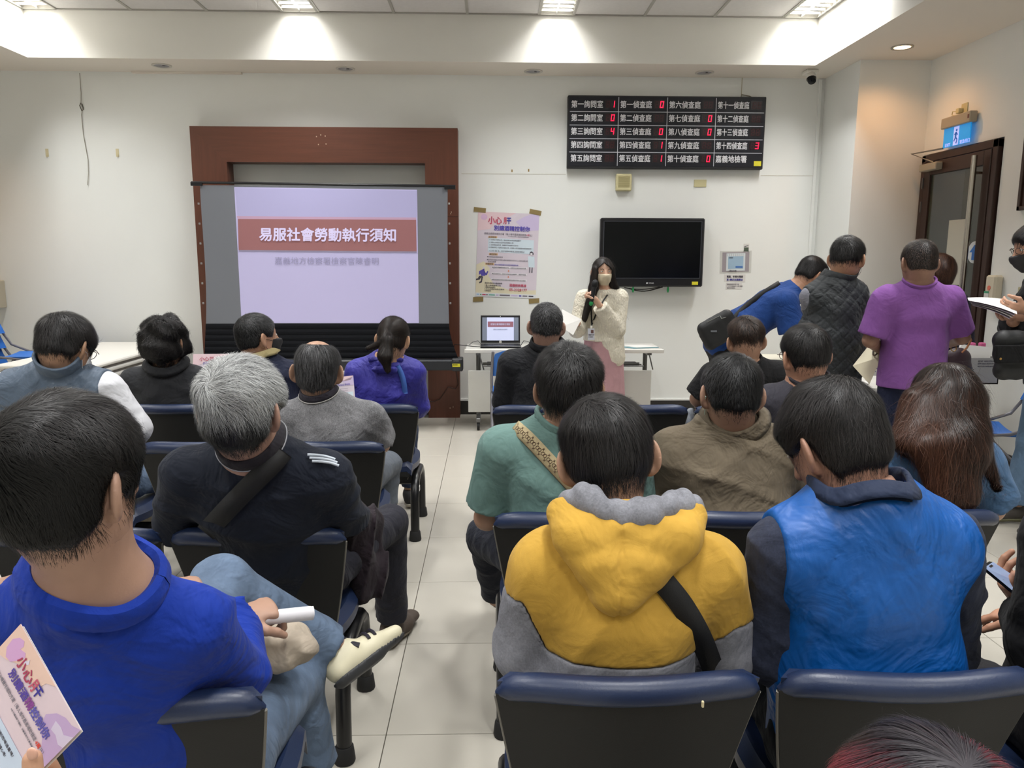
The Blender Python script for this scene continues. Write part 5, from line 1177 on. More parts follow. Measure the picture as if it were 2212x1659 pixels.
# ---- L7: man in blue sweatshirt, nearest on the left ----
c=W(152,1040,1.15)
L7=figure((-.66,1.45,0),'person in a royal blue sweatshirt and faded jeans, legs crossed, nearest at left',c,0,(W(-75,1338,1.22),W(416,1350,1.27)),(-.64,1.46,.52),
 ((W(-60,1500,1.40),W(352,1268,1.68)),(W(512,1462,1.42),W(512,1332,1.60))),
 ((W(478,1262,1.84),W(728,1408,1.98)),(W(640,1468,1.92),(-.50,1.98,.10))),
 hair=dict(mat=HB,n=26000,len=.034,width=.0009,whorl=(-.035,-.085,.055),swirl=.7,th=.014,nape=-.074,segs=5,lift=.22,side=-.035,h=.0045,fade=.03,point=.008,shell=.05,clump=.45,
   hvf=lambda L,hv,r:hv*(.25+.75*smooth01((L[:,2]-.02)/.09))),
 hrot=(17,8,2),hs=1.10,skin='#a27c66',neck=W(186,1212,1.175),h=.007,hh=.0045,build=1.03,seed=11,ns=.98,
 hands=(dict(fd=(.8,.5,-.2),pn=(.1,.3,-1),curl=.9,fine=.0035),dict(fd=(.75,.55,.0),pn=(.1,.35,-1),curl=1.5,th=.9,fine=.003,side=-1)),
 top=shirt(cloth('sweat_blue','#0b2f90',.8,wr=1.2,fine=1.3),1.86,.018,.024,.15,seed=5,sg=.006,neckr=.079,low=.10,dirs=((.5,.2,.8),(-.5,.2,.9))),
 pants=dict(mat=cloth('jeans_faded','#5f7087',.9,var=.35,fine=1.5),r=1.0,h=.009,amp=.005,hem=.062),
 shoes=[dict(mat=mat('shoe_cream','#d9d2b6',.5,bump=(90,.1,.002)),sole=mat('sole_charcoal','#38393c',.6),dir=[(.55,.82,.08)]*2,up=(-.72,.25,.62)),None])
ring(L7,cloth('sweat_blue','#0b2f90'),r=.081,tube=.014,up=-.004)
# black stripes on the cream shoe
AN=W(728,1408,1.98);fd=nrm(A3(.55,.82,.08));up_=A3(-.72,.25,.62);up_=nrm(up_-fd*(fd@up_));sdv=np.cross(fd,up_)
sh_=[o for o in bpy.data.objects if o.name.startswith('shoe')][0]
hl=AN-up_*.045-fd*.03;Mst=mat('shoe_stripe','#2b2834',.5)
def shoeband(f0,f1,w,nm='stripe'):
    pts=[]
    for k in range(9):
        a=-1.35+2.7*k/8;f=f0+(f1-f0)*abs(k-4)/4*1.0;rr=.0475-.03*max(0,f-.12);pts.append(hl+fd*f+sdv*math.sin(a)*rr+up_*(math.cos(a)*(.044-.10*max(0,f-.08))+.006))
    MB().tube(pts,w,6,True,flat=1).build(nm,Mst,sh_,True)
shoeband(.125,.105,.005);shoeband(.148,.128,.005);shoeband(.030,.065,.008)
MB().tube([AN+sdv*.035*math.cos(a)+fd*.040*math.sin(a)+up_*.014 for a in [2*PI*i/20 for i in range(21)]],.0045,6).build('shoe_collar',Mst,sh_,True)
# rolled paper in his hand, beige jacket on his lap
t=thing('rolled_paper',tuple(W(600,1330,1.62)),'white rolled papers in the hand of the man in blue sweatshirt','papers')
a,b=W(520,1338,1.60),W(672,1322,1.68);ax=nrm(b-a);s1=nrm(np.cross(ax,A3(0,0,1)));s2=np.cross(s1,ax);V=[];K=30
for k in range(K+1):
    th=k/K*4.3*PI*.55;rr=.010+.0105*k/K
    for e in(a,b): V.append(e+s1*math.cos(th)*rr*1.3+s2*math.sin(th)*rr)
mesh('paper_roll',V,[(2*k,2*k+1,2*k+3,2*k+2) for k in range(K)],mat('paper_bright','#d8d6da',.7),t,True)
S=Shape();jc=lambda x,y,Y:W(x,y,Y)
for q in(((545,1385,1.70),(640,1375,1.78),.045),((560,1410,1.66),(655,1405,1.74),.042),((530,1365,1.72),(600,1360,1.80),.035),((610,1430,1.66),(660,1395,1.72),.032)): S.rc(jc(*q[0]),jc(*q[1]),q[2],q[2]*.9,.03)
G=S.field(.0055,0);G.disp(folds(31,.013,.06,jc(600,1390,1.7),((.2,.1,1),(.6,0,.8),(.9,0,.3))));V,Fs=G.surf()
tag(mesh('folded_jacket',V,Fs,cloth('beige_cotton','#a5998a',.9),org=tuple(jc(600,1400,1.7)),smooth=True),'crumpled beige jacket lying on the lap of the man in blue sweatshirt','jacket')
# ---- L6 grey-haired man ----
c=W(524,888,2.0)
M_dpolo=cloth('polo_midnight','#161b27',.85,wr=1.1)
L6=rowfig(2.08,-.66,(524,888),2.0,(402,1025),(712,1025),2.10,'person with thick grey hair in a midnight blue polo, black strap across back',nb=(545,955,2.05),
 armL=(W(385,1140,2.22),A3(-.78,2.62,.66)),armR=(W(742,1130,2.26),A3(-.52,2.64,.68)),
 legs=[((-.80,2.74,.52),(-.80,2.80,.10)),(W(842,1128,2.78),W(846,1345,2.90))],
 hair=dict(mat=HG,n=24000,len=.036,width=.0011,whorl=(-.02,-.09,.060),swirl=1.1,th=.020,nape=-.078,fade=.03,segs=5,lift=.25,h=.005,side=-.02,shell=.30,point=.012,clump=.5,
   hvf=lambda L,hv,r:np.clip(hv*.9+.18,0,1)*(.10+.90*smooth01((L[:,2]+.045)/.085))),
 hrot=(10,6,0),hs=1.13,skin='#a37c69',seed=12,h=.008,hh=.005,ns=.95,
 top=shirt(M_dpolo,.95,.018,.012,.10,sg=.004,low=.05),pants=dict(mat=cloth('trousers_charcoal','#26262e',.9,wr=1.2),h=.008,amp=.008,r=.95,hem=.070),
 shoes=[None,dict(mat=mat('shoe_taupe','#4b4038',.8,bump=(120,.3,.002)),sole=mat('sole_taupe','#6a6052',.8),dir=[(.35,1,0)]*2)])
collar(L6,cloth('collar_charcoal','#262329'),r=.069,hgt=.044,lean=.014,drop=-.010,rim=mat('piping_grey','#8b8c92',.6))
pts=onback(L6,[(612,975),(590,1000),(560,1030),(520,1070),(480,1112),(445,1150)],.006);strap(L6,pts,.055,C_rub,'bag_strap')
for k in range(3):
    q=onback(L6,[(664+5*k,982+7*k),(685+5*k,983+7*k),(705+5*k,986+7*k),(724+4*k,992+7*k)],.004)
    if len(q)>2: strap(L6,q,.007,mat('stripe_white','#b9c1cb',.6),'shoulder_stripe',subdiv=3)
# jacket hanging over his right thigh
S=Shape()
for q in(((745,1110,2.42),(800,1125,2.60),.055,.05),((760,1120,2.45),(785,1240,2.50),.060,.055),((800,1130,2.60),(815,1240,2.56),.050,.045),((780,1230,2.50),(785,1285,2.46),.060,.045),((810,1235,2.55),(805,1275,2.52),.05,.045)): S.rc(W(*q[0]),W(*q[1]),q[2]*.85,q[3]*.85,.05)
G=S.field(.0065,0);G.disp(folds(33,.020,.065,W(780,1150,2.45),((1,0,.25),(.9,.2,-.2))));V,Fs=G.surf()
tag(mesh('draped_jacket',V,Fs,cloth('jacket_plum_black','#241c22',.9),org=tuple(W(780,1200,2.5)),smooth=True),'dark plum jacket hanging over the thigh of the grey-haired man','jacket')
# ---- L4 balding man ----
def baldT(P,T):
    x,y,z=P.T;r=np.hypot(x/.060,(y-.02)/.105);m=smooth01((r-.75)/.35)*1.0;m=np.where(z<.045,1,m);return T*m-.003*(1-m)
def baldR(L,p):
    r=np.hypot(L[:,0]/.058,(L[:,1]-.02)/.105);return np.where(L[:,2]>.045,p*(.03+.97*smooth01((r-.72)/.4)),p)
M_gpolo=cloth('polo_heather','#77777a',.9,fib=.9)
L4=rowfig(3.13,-.70,(686,802),3.3,(612,905),(800,905),3.32,'person balding on top with dark fringe hair, heather grey polo with dark collar',nb=(692,856,3.31),
 armR=(W(822,960,3.42),A3(-.58,3.62,.66)),legs=[((-.84,3.76,.50),(-.84,3.8,.1)),(W(838,1003,3.85),(-.56,3.86,.1))],
 hair=dict(mat=HS,n=15000,len=.045,width=.0014,whorl=(0,-.05,.115),swirl=.1,grav=1.4,th=.010,nape=-.070,tfun=baldT,rootf=baldR,shell=.1,segs=5,lift=.1,noear=False),
 hrot=(-2,10,2),hs=1.13,skin='#b0876c',seed=13,h=.009,ns=.92,
 top=shirt(M_gpolo,.78,.018,.007,.10,sg=.008,low=.05),pants=dict(mat=cloth('trousers_grey','#5a6068'),r=1.0,amp=.006))
collar(L4,cloth('collar_slate','#36333c'),r=.066,hgt=.032,lean=.012,rim=mat('piping_pale','#a9a7a5',.6))
# ---- L1 grey vest ----
def chevron(x):
    xc=x['mid'][0];z0=x['mid'][2]
    def f(P):
        d=np.abs(P[:,0]-xc+.03);z=z0-P[:,2]+.0;v=(z-.02*0-.085+.16*d-.0)/.105;fr_=v-np.round(v)
        w=np.exp(-(fr_*.105/.006)**2);on=v>-.5;return np.where(on,w*.007-.005*np.cos(fr_*PI)**2,0)+np.exp(-((np.abs(P[:,0]-xc)-.185)/.004)**2)*.003
    return f
def two(a,b):
    def f(x): a(x);b(x)
    return f
M_vest=cloth('vest_slate','#4d5b6c',.55,wr=1.2,spec=.4,var=.12);M_wsh=cloth('shirt_white','#d2d3d8',.8,wr=.8)
L1=rowfig(3.13,-1.82,(143,752),3.22,(20,842),(228,842),3.24,'person in a slate blue padded vest over a white shirt, head bowed, at left',nb=(135,800,3.24),
 armR=(W(288,925,3.26),W(255,985,3.42)),legs=[((-1.96,3.78,.5),(-1.96,3.8,.1)),((-1.5,3.70,.52),(-1.52,3.8,.1))],
 hair=dict(mat=HB,n=14000,len=.036,width=.0014,whorl=(-.01,-.06,.10),th=.016,nape=-.05,segs=4,lift=.35,off=(0,.010)),hrot=(14,30,0),hs=1.12,skin='#a17858',seed=14,h=.009,
 top=two(shirt(M_wsh,1.35,.012,.006,.09,sg=.020,low=.05),shirt(M_vest,0,.034,.004,.08,low=.05,neckr=.06,name='padded_vest',fine=chevron,h=.0075,clip=armhole(.012,.19))),pants=dict(mat=cloth('jeans_faded','#55708f'),r=1.0))
collar(L1,M_vest,r=.074,hgt=.070,lean=.004,th=.010,fold=False,drop=-.004)
mask_on(L1['c'],L1['R'],L1['hs'],mat('mask_white','#d5d6da',.7),L1['t']);glasses(L1['c'],L1['R'],L1['hs'],mat('glasses_black','#1a1614',.4),L1['t'])
# ---- L2 curly dark hair ----
M_dj=cloth('jacket_charcoal','#2b2c2f',.9)
L2=rowfig(3.97,-1.72,(358,742),4.12,(292,828),(432,828),4.18,'person with shoulder-length curly black hair and charcoal jacket, back row at left',nb=(362,795,4.15),
 hair=dict(mat=HB,n=14000,len=.06,width=.0022,whorl=(0,-.03,.11),th=.030,nape=-.10,side=-.08,fade=.03,segs=6,curl=1.7,lift=.3,lump=.8,off=(0,.012),noear=True,taper=False,clump=.7),hrot=(8,12,0),hs=1.05,skin='#9c7152',seed=15,h=.011,hh=.007,
 top=shirt(M_dj,1.9,.030,.008,.14,sg=.008,low=.05),pants=dict(mat=cloth('trousers_black','#1a1a1e')))
collar(L2,M_dj,r=.080,hgt=.038,lean=.03)
# ---- L3 man with mask turned right ----
M_nj=cloth('jacket_navy','#141a30',.8)
L3=rowfig(3.97,-1.22,(556,728),4.2,(500,812),(632,812),4.12,'person with cropped grey hair and black mask looking right, navy jacket with beige collar',Ysr=4.3,nb=(572,782,4.22),
 hair=dict(mat=HS,n=15000,len=.013,width=.0014,whorl=(-.01,-.075,.085),th=.008,nape=-.055,lift=.3,segs=3,hvf=lambda L,hv,r:hv*(.35+.5*smooth01((L[:,1]-.0)/.06)+.15)),hrot=(48,2,0),hs=1.08,skin='#b58666',seed=16,h=.010,hh=.006,yaw=25,
 top=shirt(M_nj,1.9,.032,.009,.12,sg=.006,low=.05),pants=dict(mat=_m['trousers_black']))
collar(L3,cloth('collar_beige','#a79a70'),r=.080,hgt=.042,lean=.016)
mask_on(L3['c'],L3['R'],L3['hs'],mat('mask_black','#121214',.7),L3['t'])
# ---- L5 ponytail woman ----
M_vio=cloth('jacket_violet_blue','#322f90',.6,spec=.4,wr=1.3)
def tail(S,T,R,s):
    a=T(-.004,-.105,.012);b=W(838,735,4.02);e=W(832,768,4.0);g=W(838,798,4.0);S.rc(a,b,.020,.024,.01).rc(b,e,.024,.034,.02).rc(e,g,.034,.018,.02).rc(b,W(795,752,4.03),.02,.010,.01)
def tailflow(c,R,s):
    tie=c+R@(A3(-.004,-.10,.016)*s)
    def f(P):
        L=(P-c)@R/s;d=nrm_rows(tie-P);g=np.tile(A3(0,-.1,-1),(len(P),1));inh=(P[:,2]>tie[2]-.02)&(L[:,1]>-.115);return np.where(inh[:,None],d,g)
    return f
def nrm_rows(v): return v/(np.linalg.norm(v,axis=1,keepdims=True)+1e-9)
L5=rowfig(3.97,-.64,(850,733),4.14,(775,806),(888,806),4.18,'person with a dark ponytail in a violet blue hooded jacket, seated by the aisle',nb=(838,770,4.15),
 armL=(W(765,868,4.26),A3(-.72,4.5,.66)),armR=(W(897,875,4.28),A3(-.52,4.5,.64)),
 hair=dict(mat=HDb,n=15000,len=.05,width=.0013,th=.010,nape=-.052,side=-.03,extra=tail,flow=tailflow,segs=4,lift=.04,clump=.15,h=.0055,fade=.015,hvf=lambda L,hv,r:hv*.6*(1-.6*smooth01((L[:,2]+.02)/.06)*0)),hrot=(12,16,4),hs=.98,skin='#c89c7a',seed=17,h=.009,
 top=shirt(M_vio,1.9,.026,.010,.11,sg=.010,low=.10,neckr=.075),pants=dict(mat=cloth('jeans_dark','#28344d')),
 shoes=dict(mat=mat('shoe_dark','#2c2a2a',.7),sole=mat('sole_pale','#b4ad9e',.7)),build=.92)
S=Shape()
q=lambda x,y,o:ray_hit(L5['G'],x,y,out=o)
for a,b,ra,rb in(((782,768,.0),(812,798,.012),.022,.028),((812,798,.012),(850,800,.012),.028,.028),((850,800,.012),(882,768,.0),.028,.022),((800,775,.0),(865,778,.0),.022,.022)):
    A_,B_=q(*a),q(*b)
    if A_ is not None and B_ is not None: S.rc(A_,B_,ra,rb,.03)
G=S.field(.006,0);G.disp(folds(41,.009,.06,L5['mid'],((0,.2,1),(.3,0,1))));V,Fs=G.surf();mesh('hood',V,Fs,M_vio,L5['t'],True)
strap(L5,onback(L5,[(858,790),(866,805),(872,825),(875,850)],.006),.028,mat('strap_blue','#3f66b5',.6),'bag_strap')
# ---- R3 yellow hoodie ----
M_yel2=cloth('hoodie_yellow','#b8913c',.92,wr=.8,fine=1.4);M_hg=cloth('hoodie_grey','#7e7f86',.92,wr=.7,fine=1.4,fib=.35)
def bandf(x):
    za=W(1330,1412,1.40)[2];xc=x['mid'][0]
    return lambda Q:Q[:,2]-(za+.11*np.clip((np.abs(Q[:,0]-xc)-.165)/.05,0,1)*np.where(Q[:,0]<xc,1,.35)+.02*0)
c=W(1312,992,1.56)
R3=rowfig(1.275,.235,(1312,990),1.56,(1180,1232),(1532,1232),1.46,'person in a yellow and grey hooded sweatshirt with a black strap, head bowed',nb=(1335,1135,1.47),
 armL=(W(1140,1400,1.50),A3(.10,1.78,.66)),armR=(W(1560,1400,1.52),A3(.38,1.78,.66)),
 hair=dict(mat=HB,n=24000,len=.055,width=.0009,whorl=(-.015,-.055,.105),swirl=.3,grav=.9,th=.016,nape=-.052,point=.012,fade=.03,segs=6,lift=.12,h=.0045,side=-.03,clump=.45,shell=.05),
 hrot=(4,24,-8),hs=1.06,skin='#b1866a',seed=21,h=.007,hh=.0045,ns=.92,build=.97,
 top=shirt(M_yel2,1.9,.020,.010,.13,sg=.010,low=.02,neckr=.07,band=(bandf,M_hg,'grey_lower_body'),dirs=((.75,0,.5),(-.75,0,.5))),pants=dict(mat=cloth('trousers_black2','#1b1e28'),r=1.0))
S=Shape();q=lambda x,y,o:ray_hit(R3['G'],x,y,out=o)
def qf(x,y,o,dy=0):
    h=q(x,y,o);return h
ptsL=[W(1212,1108,1.43),W(1235,1160,1.385),W(1285,1225,1.365),W(1325,1272,1.355)];ptsR=[W(1496,1112,1.43),W(1475,1165,1.385),W(1400,1228,1.365),W(1335,1272,1.355)]
for pl in(ptsL,ptsR):
    for i in range(3): S.rc(pl[i],pl[i+1],(.026,.030,.030,.022)[i],(.030,.030,.022,.02)[i],.03)
for u in np.linspace(.1,.9,5):
    for i in range(3): 
        a=ptsL[i]*(1-u)+ptsR[i]*u+A3(0,-.006,0);b=ptsL[i+1]*(1-u)+ptsR[i+1]*u+A3(0,-.006,0);S.rc(a,b,.028,.028,.035)
rim=[W(1208,1102,1.44),W(1250,1128,1.39),W(1340,1142,1.365),W(1440,1138,1.38),W(1496,1108,1.43),W(1500,1100,1.50)]
for i in range(5): S.rc(rim[i],rim[i+1],.017,.017,.012)
S.rc(W(1206,1098,1.45),W(1225,1110,1.55),.017,.02,.012)
G=S.field(.0055,0);xm=W(1335,1200,1.36)[0];G.disp(lambda P:.006*np.exp(-((P[:,0]-xm-.02*(P[:,2]-.95))/.0035)**2)-.0025*np.maximum(0,np.sin((P[:,2]+.35*np.abs(P[:,0]-xm))*70+1.2*wob(P,5,9))));V,Fs=G.surf();hd_=mesh('hood',V,Fs,M_yel2,R3['t'],True)
S=Shape()
lin=[W(1238,1088,1.47),W(1265,1082,1.42),W(1300,1102,1.39),W(1345,1116,1.385),W(1395,1112,1.39),W(1435,1098,1.40),W(1470,1090,1.43),W(1488,1100,1.47)]
for i in range(7): S.rc(lin[i],lin[i+1],.022+.006*math.sin(i*2.1),.022+.006*math.sin(i*2.1+2.1),.02)
S.rc(W(1240,1100,1.45),W(1480,1112,1.44),.02,.02,.04)
G=S.field(.005,0);G.disp(lambda P:-.006*np.abs(np.sin((P[:,0])*85+1.5*wob(P,7,12)))**.7);V,Fs=G.surf();mesh('hood_lining',V,Fs,M_hg,hd_,True)
strap(R3,onback(R3,[(1418,1240),(1440,1265),(1475,1310),(1510,1370),(1535,1430),(1550,1480)],.006),.044,C_rub,'bag_strap')
# ---- R8 blue vest ----
M_bv=cloth('vest_azure','#00509c',.40,spec=.5,wr=.95,sheen=0);M_cs=cloth('sleeve_charcoal_blue','#2c3142',.9,fib=.4);M_ncol=cloth('collar_navy','#17233c',.7)
def vseam(x):
    xc=x['mid'][0];zc=x['mid'][2]
    return lambda P:.003*np.exp(-((np.abs(P[:,0]-xc-.01)-.155+.5*np.clip(P[:,2]-zc+.06,0,.1)*1.0)/.003)**2)*(P[:,2]>zc-.10)
R8=rowfig(1.275,.80,(1800,958),1.56,(1690,1190),(2042,1172),1.48,'person in a bright azure satin vest with dark sleeves, nearest on the right',nb=(1862,1062,1.47),
 armL=(W(1650,1400,1.52),A3(.66,1.80,.66)),armR=(W(2035,1400,1.66),A3(.86,1.86,.66)),
 hair=dict(mat=HB,n=26000,len=.040,width=.0009,whorl=(.035,-.065,.09),swirl=.9,grav=.7,th=.017,nape=-.07,segs=5,lift=.22,h=.0045,clump=.5,shell=.06,off=(0,.007)),
 hrot=(-24,34,-6),hs=1.08,skin='#9c7059',seed=22,h=.007,hh=.0045,build=1.06,girth=1.12,ns=.95,
 top=two(shirt(M_cs,1.9,.012,.006,.09,sg=.012,low=.02,neckr=.079),shirt(M_bv,0,.030,.021,.12,seed=9,low=.03,name='vest',fine=vseam,neckr=.079,h=.0065,clip=armhole(.02,.20,True),dirs=((.7,0,.55),(.75,0,.5)))),pants=dict(mat=cloth('trousers_ink','#14181f'),r=1.0))
collar(R8,M_ncol,r=.078,hgt=.040,lean=.010,th=.006,drop=-.012,fall=.042)
# ---- R2 teal tee ----
M_teal=cloth('tee_teal','#66847f',.85,wr=.9)
R2=rowfig(2.2,.26,(1228,840),2.38,(1082,972),(1350,972),2.42,'person in a teal T-shirt with a patterned tan strap across the back, short black hair',nb=(1216,900,2.42),
 armL=(W(1052,1118,2.50),A3(.06,2.78,.62)),legs=[(W(1050,1160,2.86),W(1072,1290,3.08)),((.42,2.86,.5),(.42,2.9,.1))],
 hair=dict(mat=HB,n=20000,len=.026,width=.0012,whorl=(.01,-.07,.085),th=.020,nape=-.065,fade=.05,segs=4,lift=.55,off=(0,.014),clump=.5,shell=.06,hvf=lambda L,hv,r:hv*.7),
 hrot=(3,8,-2),hs=1.10,skin='#a0785e',seed=23,h=.008,hh=.005,ns=1.0,build=1.03,girth=1.1,
 top=shirt(M_teal,.80,.018,.008,.13,sg=.012,low=.06,neckr=.078),pants=dict(mat=cloth('trousers_navy_black','#191c27')))
ring(R2,M_teal,r=.078,tube=.008)
q=onback(R2,[(1112,920),(1140,945),(1175,982),(1210,1020),(1245,1058),(1270,1085)],.006);M_tan=cloth('strap_canvas_tan','#a99a78',.8);so_,Q=strap(R2,q,.042,M_tan,'patterned_strap')
M_mono=mat('strap_print_brown','#4a3023',.7)
for k in range(2,len(Q)-2,2):
    p=Q[k];tg=nrm(Q[k+1]-Q[k-1]);out=nrm(EYE-p);s_=nrm(np.cross(tg,out));b=MB();pc_=p+out*.0045
    for sg in(-1,1): b.tube([pc_+tg*(.0045*sg)+(tg*math.cos(a)+s_*math.sin(a))*.0055 for a in [2*PI*i/10 for i in range(11)]],.0009,4)
    for sa in(-1,1):
        for sb in(-1,1): b.tube([pc_+tg*.009*sa+s_*.007*sb,pc_+tg*.015*sa+s_*.014*sb],.0008,4)
    b.build('monogram_print',M_mono,so_,True)
MB().tube([A+nrm(np.cross(nrm(Q[min(i+1,len(Q)-1)]-Q[max(i-1,0)]),nrm(EYE-A)))*.021 for i,A in enumerate(Q)],.0014,5).build('strap_edge',mat('strap_edge_brown','#6b4a30',.7),so_,True)
mask_on(R2['c'],R2['R'],R2['hs'],_m['mask_white'],R2['t'])
# ---- R5 olive jacket ----
M_ol=cloth('jacket_olive_khaki','#63594a',.85,wr=1.3)
R5=rowfig(2.2,.80,(1578,852),2.46,(1452,985),(1688,978),2.50,'person in an olive khaki jacket with greying short hair and white mask loops',nb=(1588,915,2.50),
 hair=dict(mat=HS,n=17000,len=.020,width=.0013,whorl=(.02,-.06,.10),th=.012,nape=-.06,fade=.03,lift=.3,segs=4,shell=.08,hvf=lambda L,hv,r:hv*(.30+.5*smooth01((np.abs(L[:,0])-.05)/.03))+.5*np.exp(-((L[:,0]-.03)**2+(L[:,1]+.05)**2)/.0004)*(L[:,2]>.07)),
 hrot=(-3,16,2),hs=1.08,skin='#967059',seed=24,h=.008,hh=.005,ns=.95,
 top=shirt(M_ol,1.9,.036,.010,.14,sg=.012,low=.04,neckr=.062,dirs=((.4,0,.9),(-.6,0,.8))),pants=dict(mat=_m['trousers_ink']))
collar(R5,M_ol,r=.076,hgt=.042,lean=.030,th=.007,drop=-.006)
mask_on(R5['c'],R5['R'],R5['hs'],mat('mask_mint','#b7d6cc',.7),R5['t'])
# ---- R7 dark grey tee, glasses ----
M_dg=cloth('tee_graphite','#3b3a42',.9)
R7=rowfig(3.15,1.33,(1738,770),3.26,(1662,868),(1842,866),3.28,'person in a graphite T-shirt with glasses, third row right of the olive jacket',nb=(1748,825,3.27),
 hair=dict(mat=HB,n=16000,len=.030,width=.0013,whorl=(.03,-.06,.095),th=.012,nape=-.045,fade=.045,side=-.0,lift=.15,segs=4,clump=.3,hvf=lambda L,hv,r:hv*.85),hrot=(-8,10,-4),hs=1.12,skin='#b9866a',seed=25,h=.009,ns=.98,
 top=shirt(M_dg,.8,.020,.006,.12,sg=.010,low=.05,neckr=.074),pants=dict(mat=_m['trousers_black']))
ring(R7,M_dg,r=.075,tube=.008);glasses(R7['c'],R7['R'],R7['hs'],mat('glasses_brown','#3a2418',.4),R7['t'])
# ---- R6 black tee ----
M_bt=cloth('tee_black','#141416',.9)
R6=rowfig(3.93,1.36,(1610,738),4.08,(1540,812),(1680,812),4.12,'person in a black T-shirt with brownish faded haircut, farthest row on the right',nb=(1612,785,4.1),
 armL=(W(1507,862,4.15),A3(1.25,4.45,.66)),
 hair=dict(mat=HDb,n=15000,len=.030,width=.0015,whorl=(0,-.05,.10),th=.018,nape=-.02,fade=.06,side=.02,lift=.35,segs=4,off=(0,.008)),hrot=(2,12,-3),hs=1.06,skin='#a97f64',seed=26,h=.010,hh=.006,
 top=shirt(M_bt,.9,.020,.006,.12,sg=.012,low=.05),pants=dict(mat=_m['trousers_black']))
ring(R6,M_bt,r=.072,tube=.007)
# ---- R1 black jacket ----
M_bj=cloth('jacket_black_denim','#1b1c20',.8,wr=1.2)
R1=rowfig(3.93,.27,(1180,705),4.14,(1105,788),(1258,790),4.18,'person in a black shirt jacket with cropped greying hair, sitting before the laptop desk',nb=(1184,748,4.16),
 armL=(W(1093,862,4.22),A3(.16,4.5,.66)),
 hair=dict(mat=HS,n=15000,len=.014,width=.0014,th=.010,nape=-.050,lift=.4,segs=3,fade=.03,hvf=lambda L,hv,r:hv*.75),hrot=(4,8,2),hs=1.03,skin='#a37c69',seed=27,h=.009,hh=.006,
 top=shirt(M_bj,1.9,.024,.009,.12,sg=.010,low=.05),pants=dict(mat=_m['trousers_black']))
collar(R1,M_bj,r=.074,hgt=.038,lean=.016)
mask_on(R1['c'],R1['R'],R1['hs'],_m['mask_black'],R1['t'])
# ---- R9 long brown hair ----
M_lb=cloth('tee_steel_blue','#425f80',.85)
def longh(S,T,R,s):
    S.ec(T(0,-.055,.02),W(2045,960,2.32),(.098,.070),(.125,.050),(1,0,0),.04).ec(W(2045,955,2.31),W(2066,1082,2.27),(.120,.045),(.070,.026),(1,.1,0),.04)
    S.rc(W(1985,870,2.42),W(1950,950,2.36),.05,.03,.04).rc(W(2105,930,2.36),W(2150,1040,2.31),.032,.010,.03).rc(W(2020,960,2.31),W(2030,1060,2.27),.04,.018,.03)
def downflow(c,R,s,w=(0,-.02,.115)):
    wp=c+R@(A3(*w)*s)
    def f(P):
        d=nrm_rows((P-wp)*A3(1,1,.2));g=np.tile(A3(0,0,-1.),(len(P),1));k=np.clip((wp[2]-P[:,2])/.10,0,1)[:,None];s_=np.sin(P[:,[2]]*38+P[:,[0]]*25)*.16;return d*(1-k)+g*(.25+k)+np.concatenate([s_,s_*0,s_*0],1)
    return f
R9=rowfig(2.2,1.32,(2040,868),2.46,(1935,1008),(2118,1008),2.44,'person with long brown hair over a steel blue T-shirt, right end of the second row',nb=(2035,945,2.46),
 armR=(W(2142,1100,2.46),A3(1.42,2.74,.62)),armL=(W(1925,1100,2.48),A3(1.2,2.72,.62)),
 hair=dict(mat=HBr,n=22000,len=.13,width=.0017,th=.016,nape=-.14,side=-.10,extra=longh,flow=downflow,segs=9,lift=.02,clump=.35,h=.0075,noear=True,taper=False,hvf=lambda L,hv,r:np.clip(hv*.75*(.35+.65*smooth01((-L[:,2]+.12)/.3))+.22*np.exp(-((L[:,2]-.07)/.03)**2)+.25*smooth01((-L[:,0]-.06)/.04),0,1),shell=.2,off=(0,.010),stick=.25),
 hrot=(0,10,0),hs=1.03,skin='#b98d70',seed=28,h=.009,
 top=shirt(M_lb,.85,.022,.007,.12,sg=.014,low=.05),pants=dict(mat=cloth('jeans_mid','#3c5374')),build=.94)
# ---- standing: R12 purple tee ----
M_pur=cloth('tee_purple','#7d4f92',.88,wr=.6)
def standfig(Xp,Yp,label,head,Yh,shL,shR,Ys,zp=.93,legdx=.11,armL=None,armR=None,Ysr=None,yaw=0,nb=None,lx=0,ly=0,**k):
    c=W(*head,Yh);SL=W(*shL,Ys);SR=W(*shR,Ysr or Ys);f=rot(yaw)@A3(1,0,0)
    lg=[(tuple(A3(Xp+lx*.5,Yp+.02+ly*.5,.48)+f*sg*legdx),tuple(A3(Xp+lx,Yp+ly,.09)+f*sg*(legdx+.01))) for sg in(-1,1)]
    return figure((Xp,Yp,0),label,c,0,(SL,SR),(Xp,Yp,zp),(armL,armR),lg,neck=W(*nb) if nb else None,yaw=yaw,**k)
SHD=dict(mat=mat('shoe_dark','#2c2a2a',.7))
p=W(1985,700,4.2)
R12=standfig(W(1975,800,4.25)[0],4.27,'person standing in a purple T-shirt and navy trousers, back to the room',(1984,568),4.18,(1912,648),(2052,648),4.22,
 armL=(W(1880,735,4.24),W(1905,758,4.45)),armR=(W(2078,728,4.24),W(2040,745,4.46)),nb=(1985,615,4.2),
 hair=dict(mat=HDb,n=13000,len=.009,width=.0013,th=.006,nape=-.055,lift=.35,segs=3,fade=.03),hrot=(0,12,0),hs=1.05,skin='#87604a',seed=31,h=.009,hh=.006,build=1.0,girth=1.0,
 top=shirt(M_pur,.90,.018,.007,.16,sg=.010,hem=(.11,.182,.14),low=.10,neckr=.076,dirs=((1,0,.1),(.9,0,.3)),flare=1.2),pants=dict(mat=cloth('trousers_navy','#161c33'),r=1.1,hem=.075),shoes=SHD)
ring(R12,M_pur,r=.076,tube=.008)
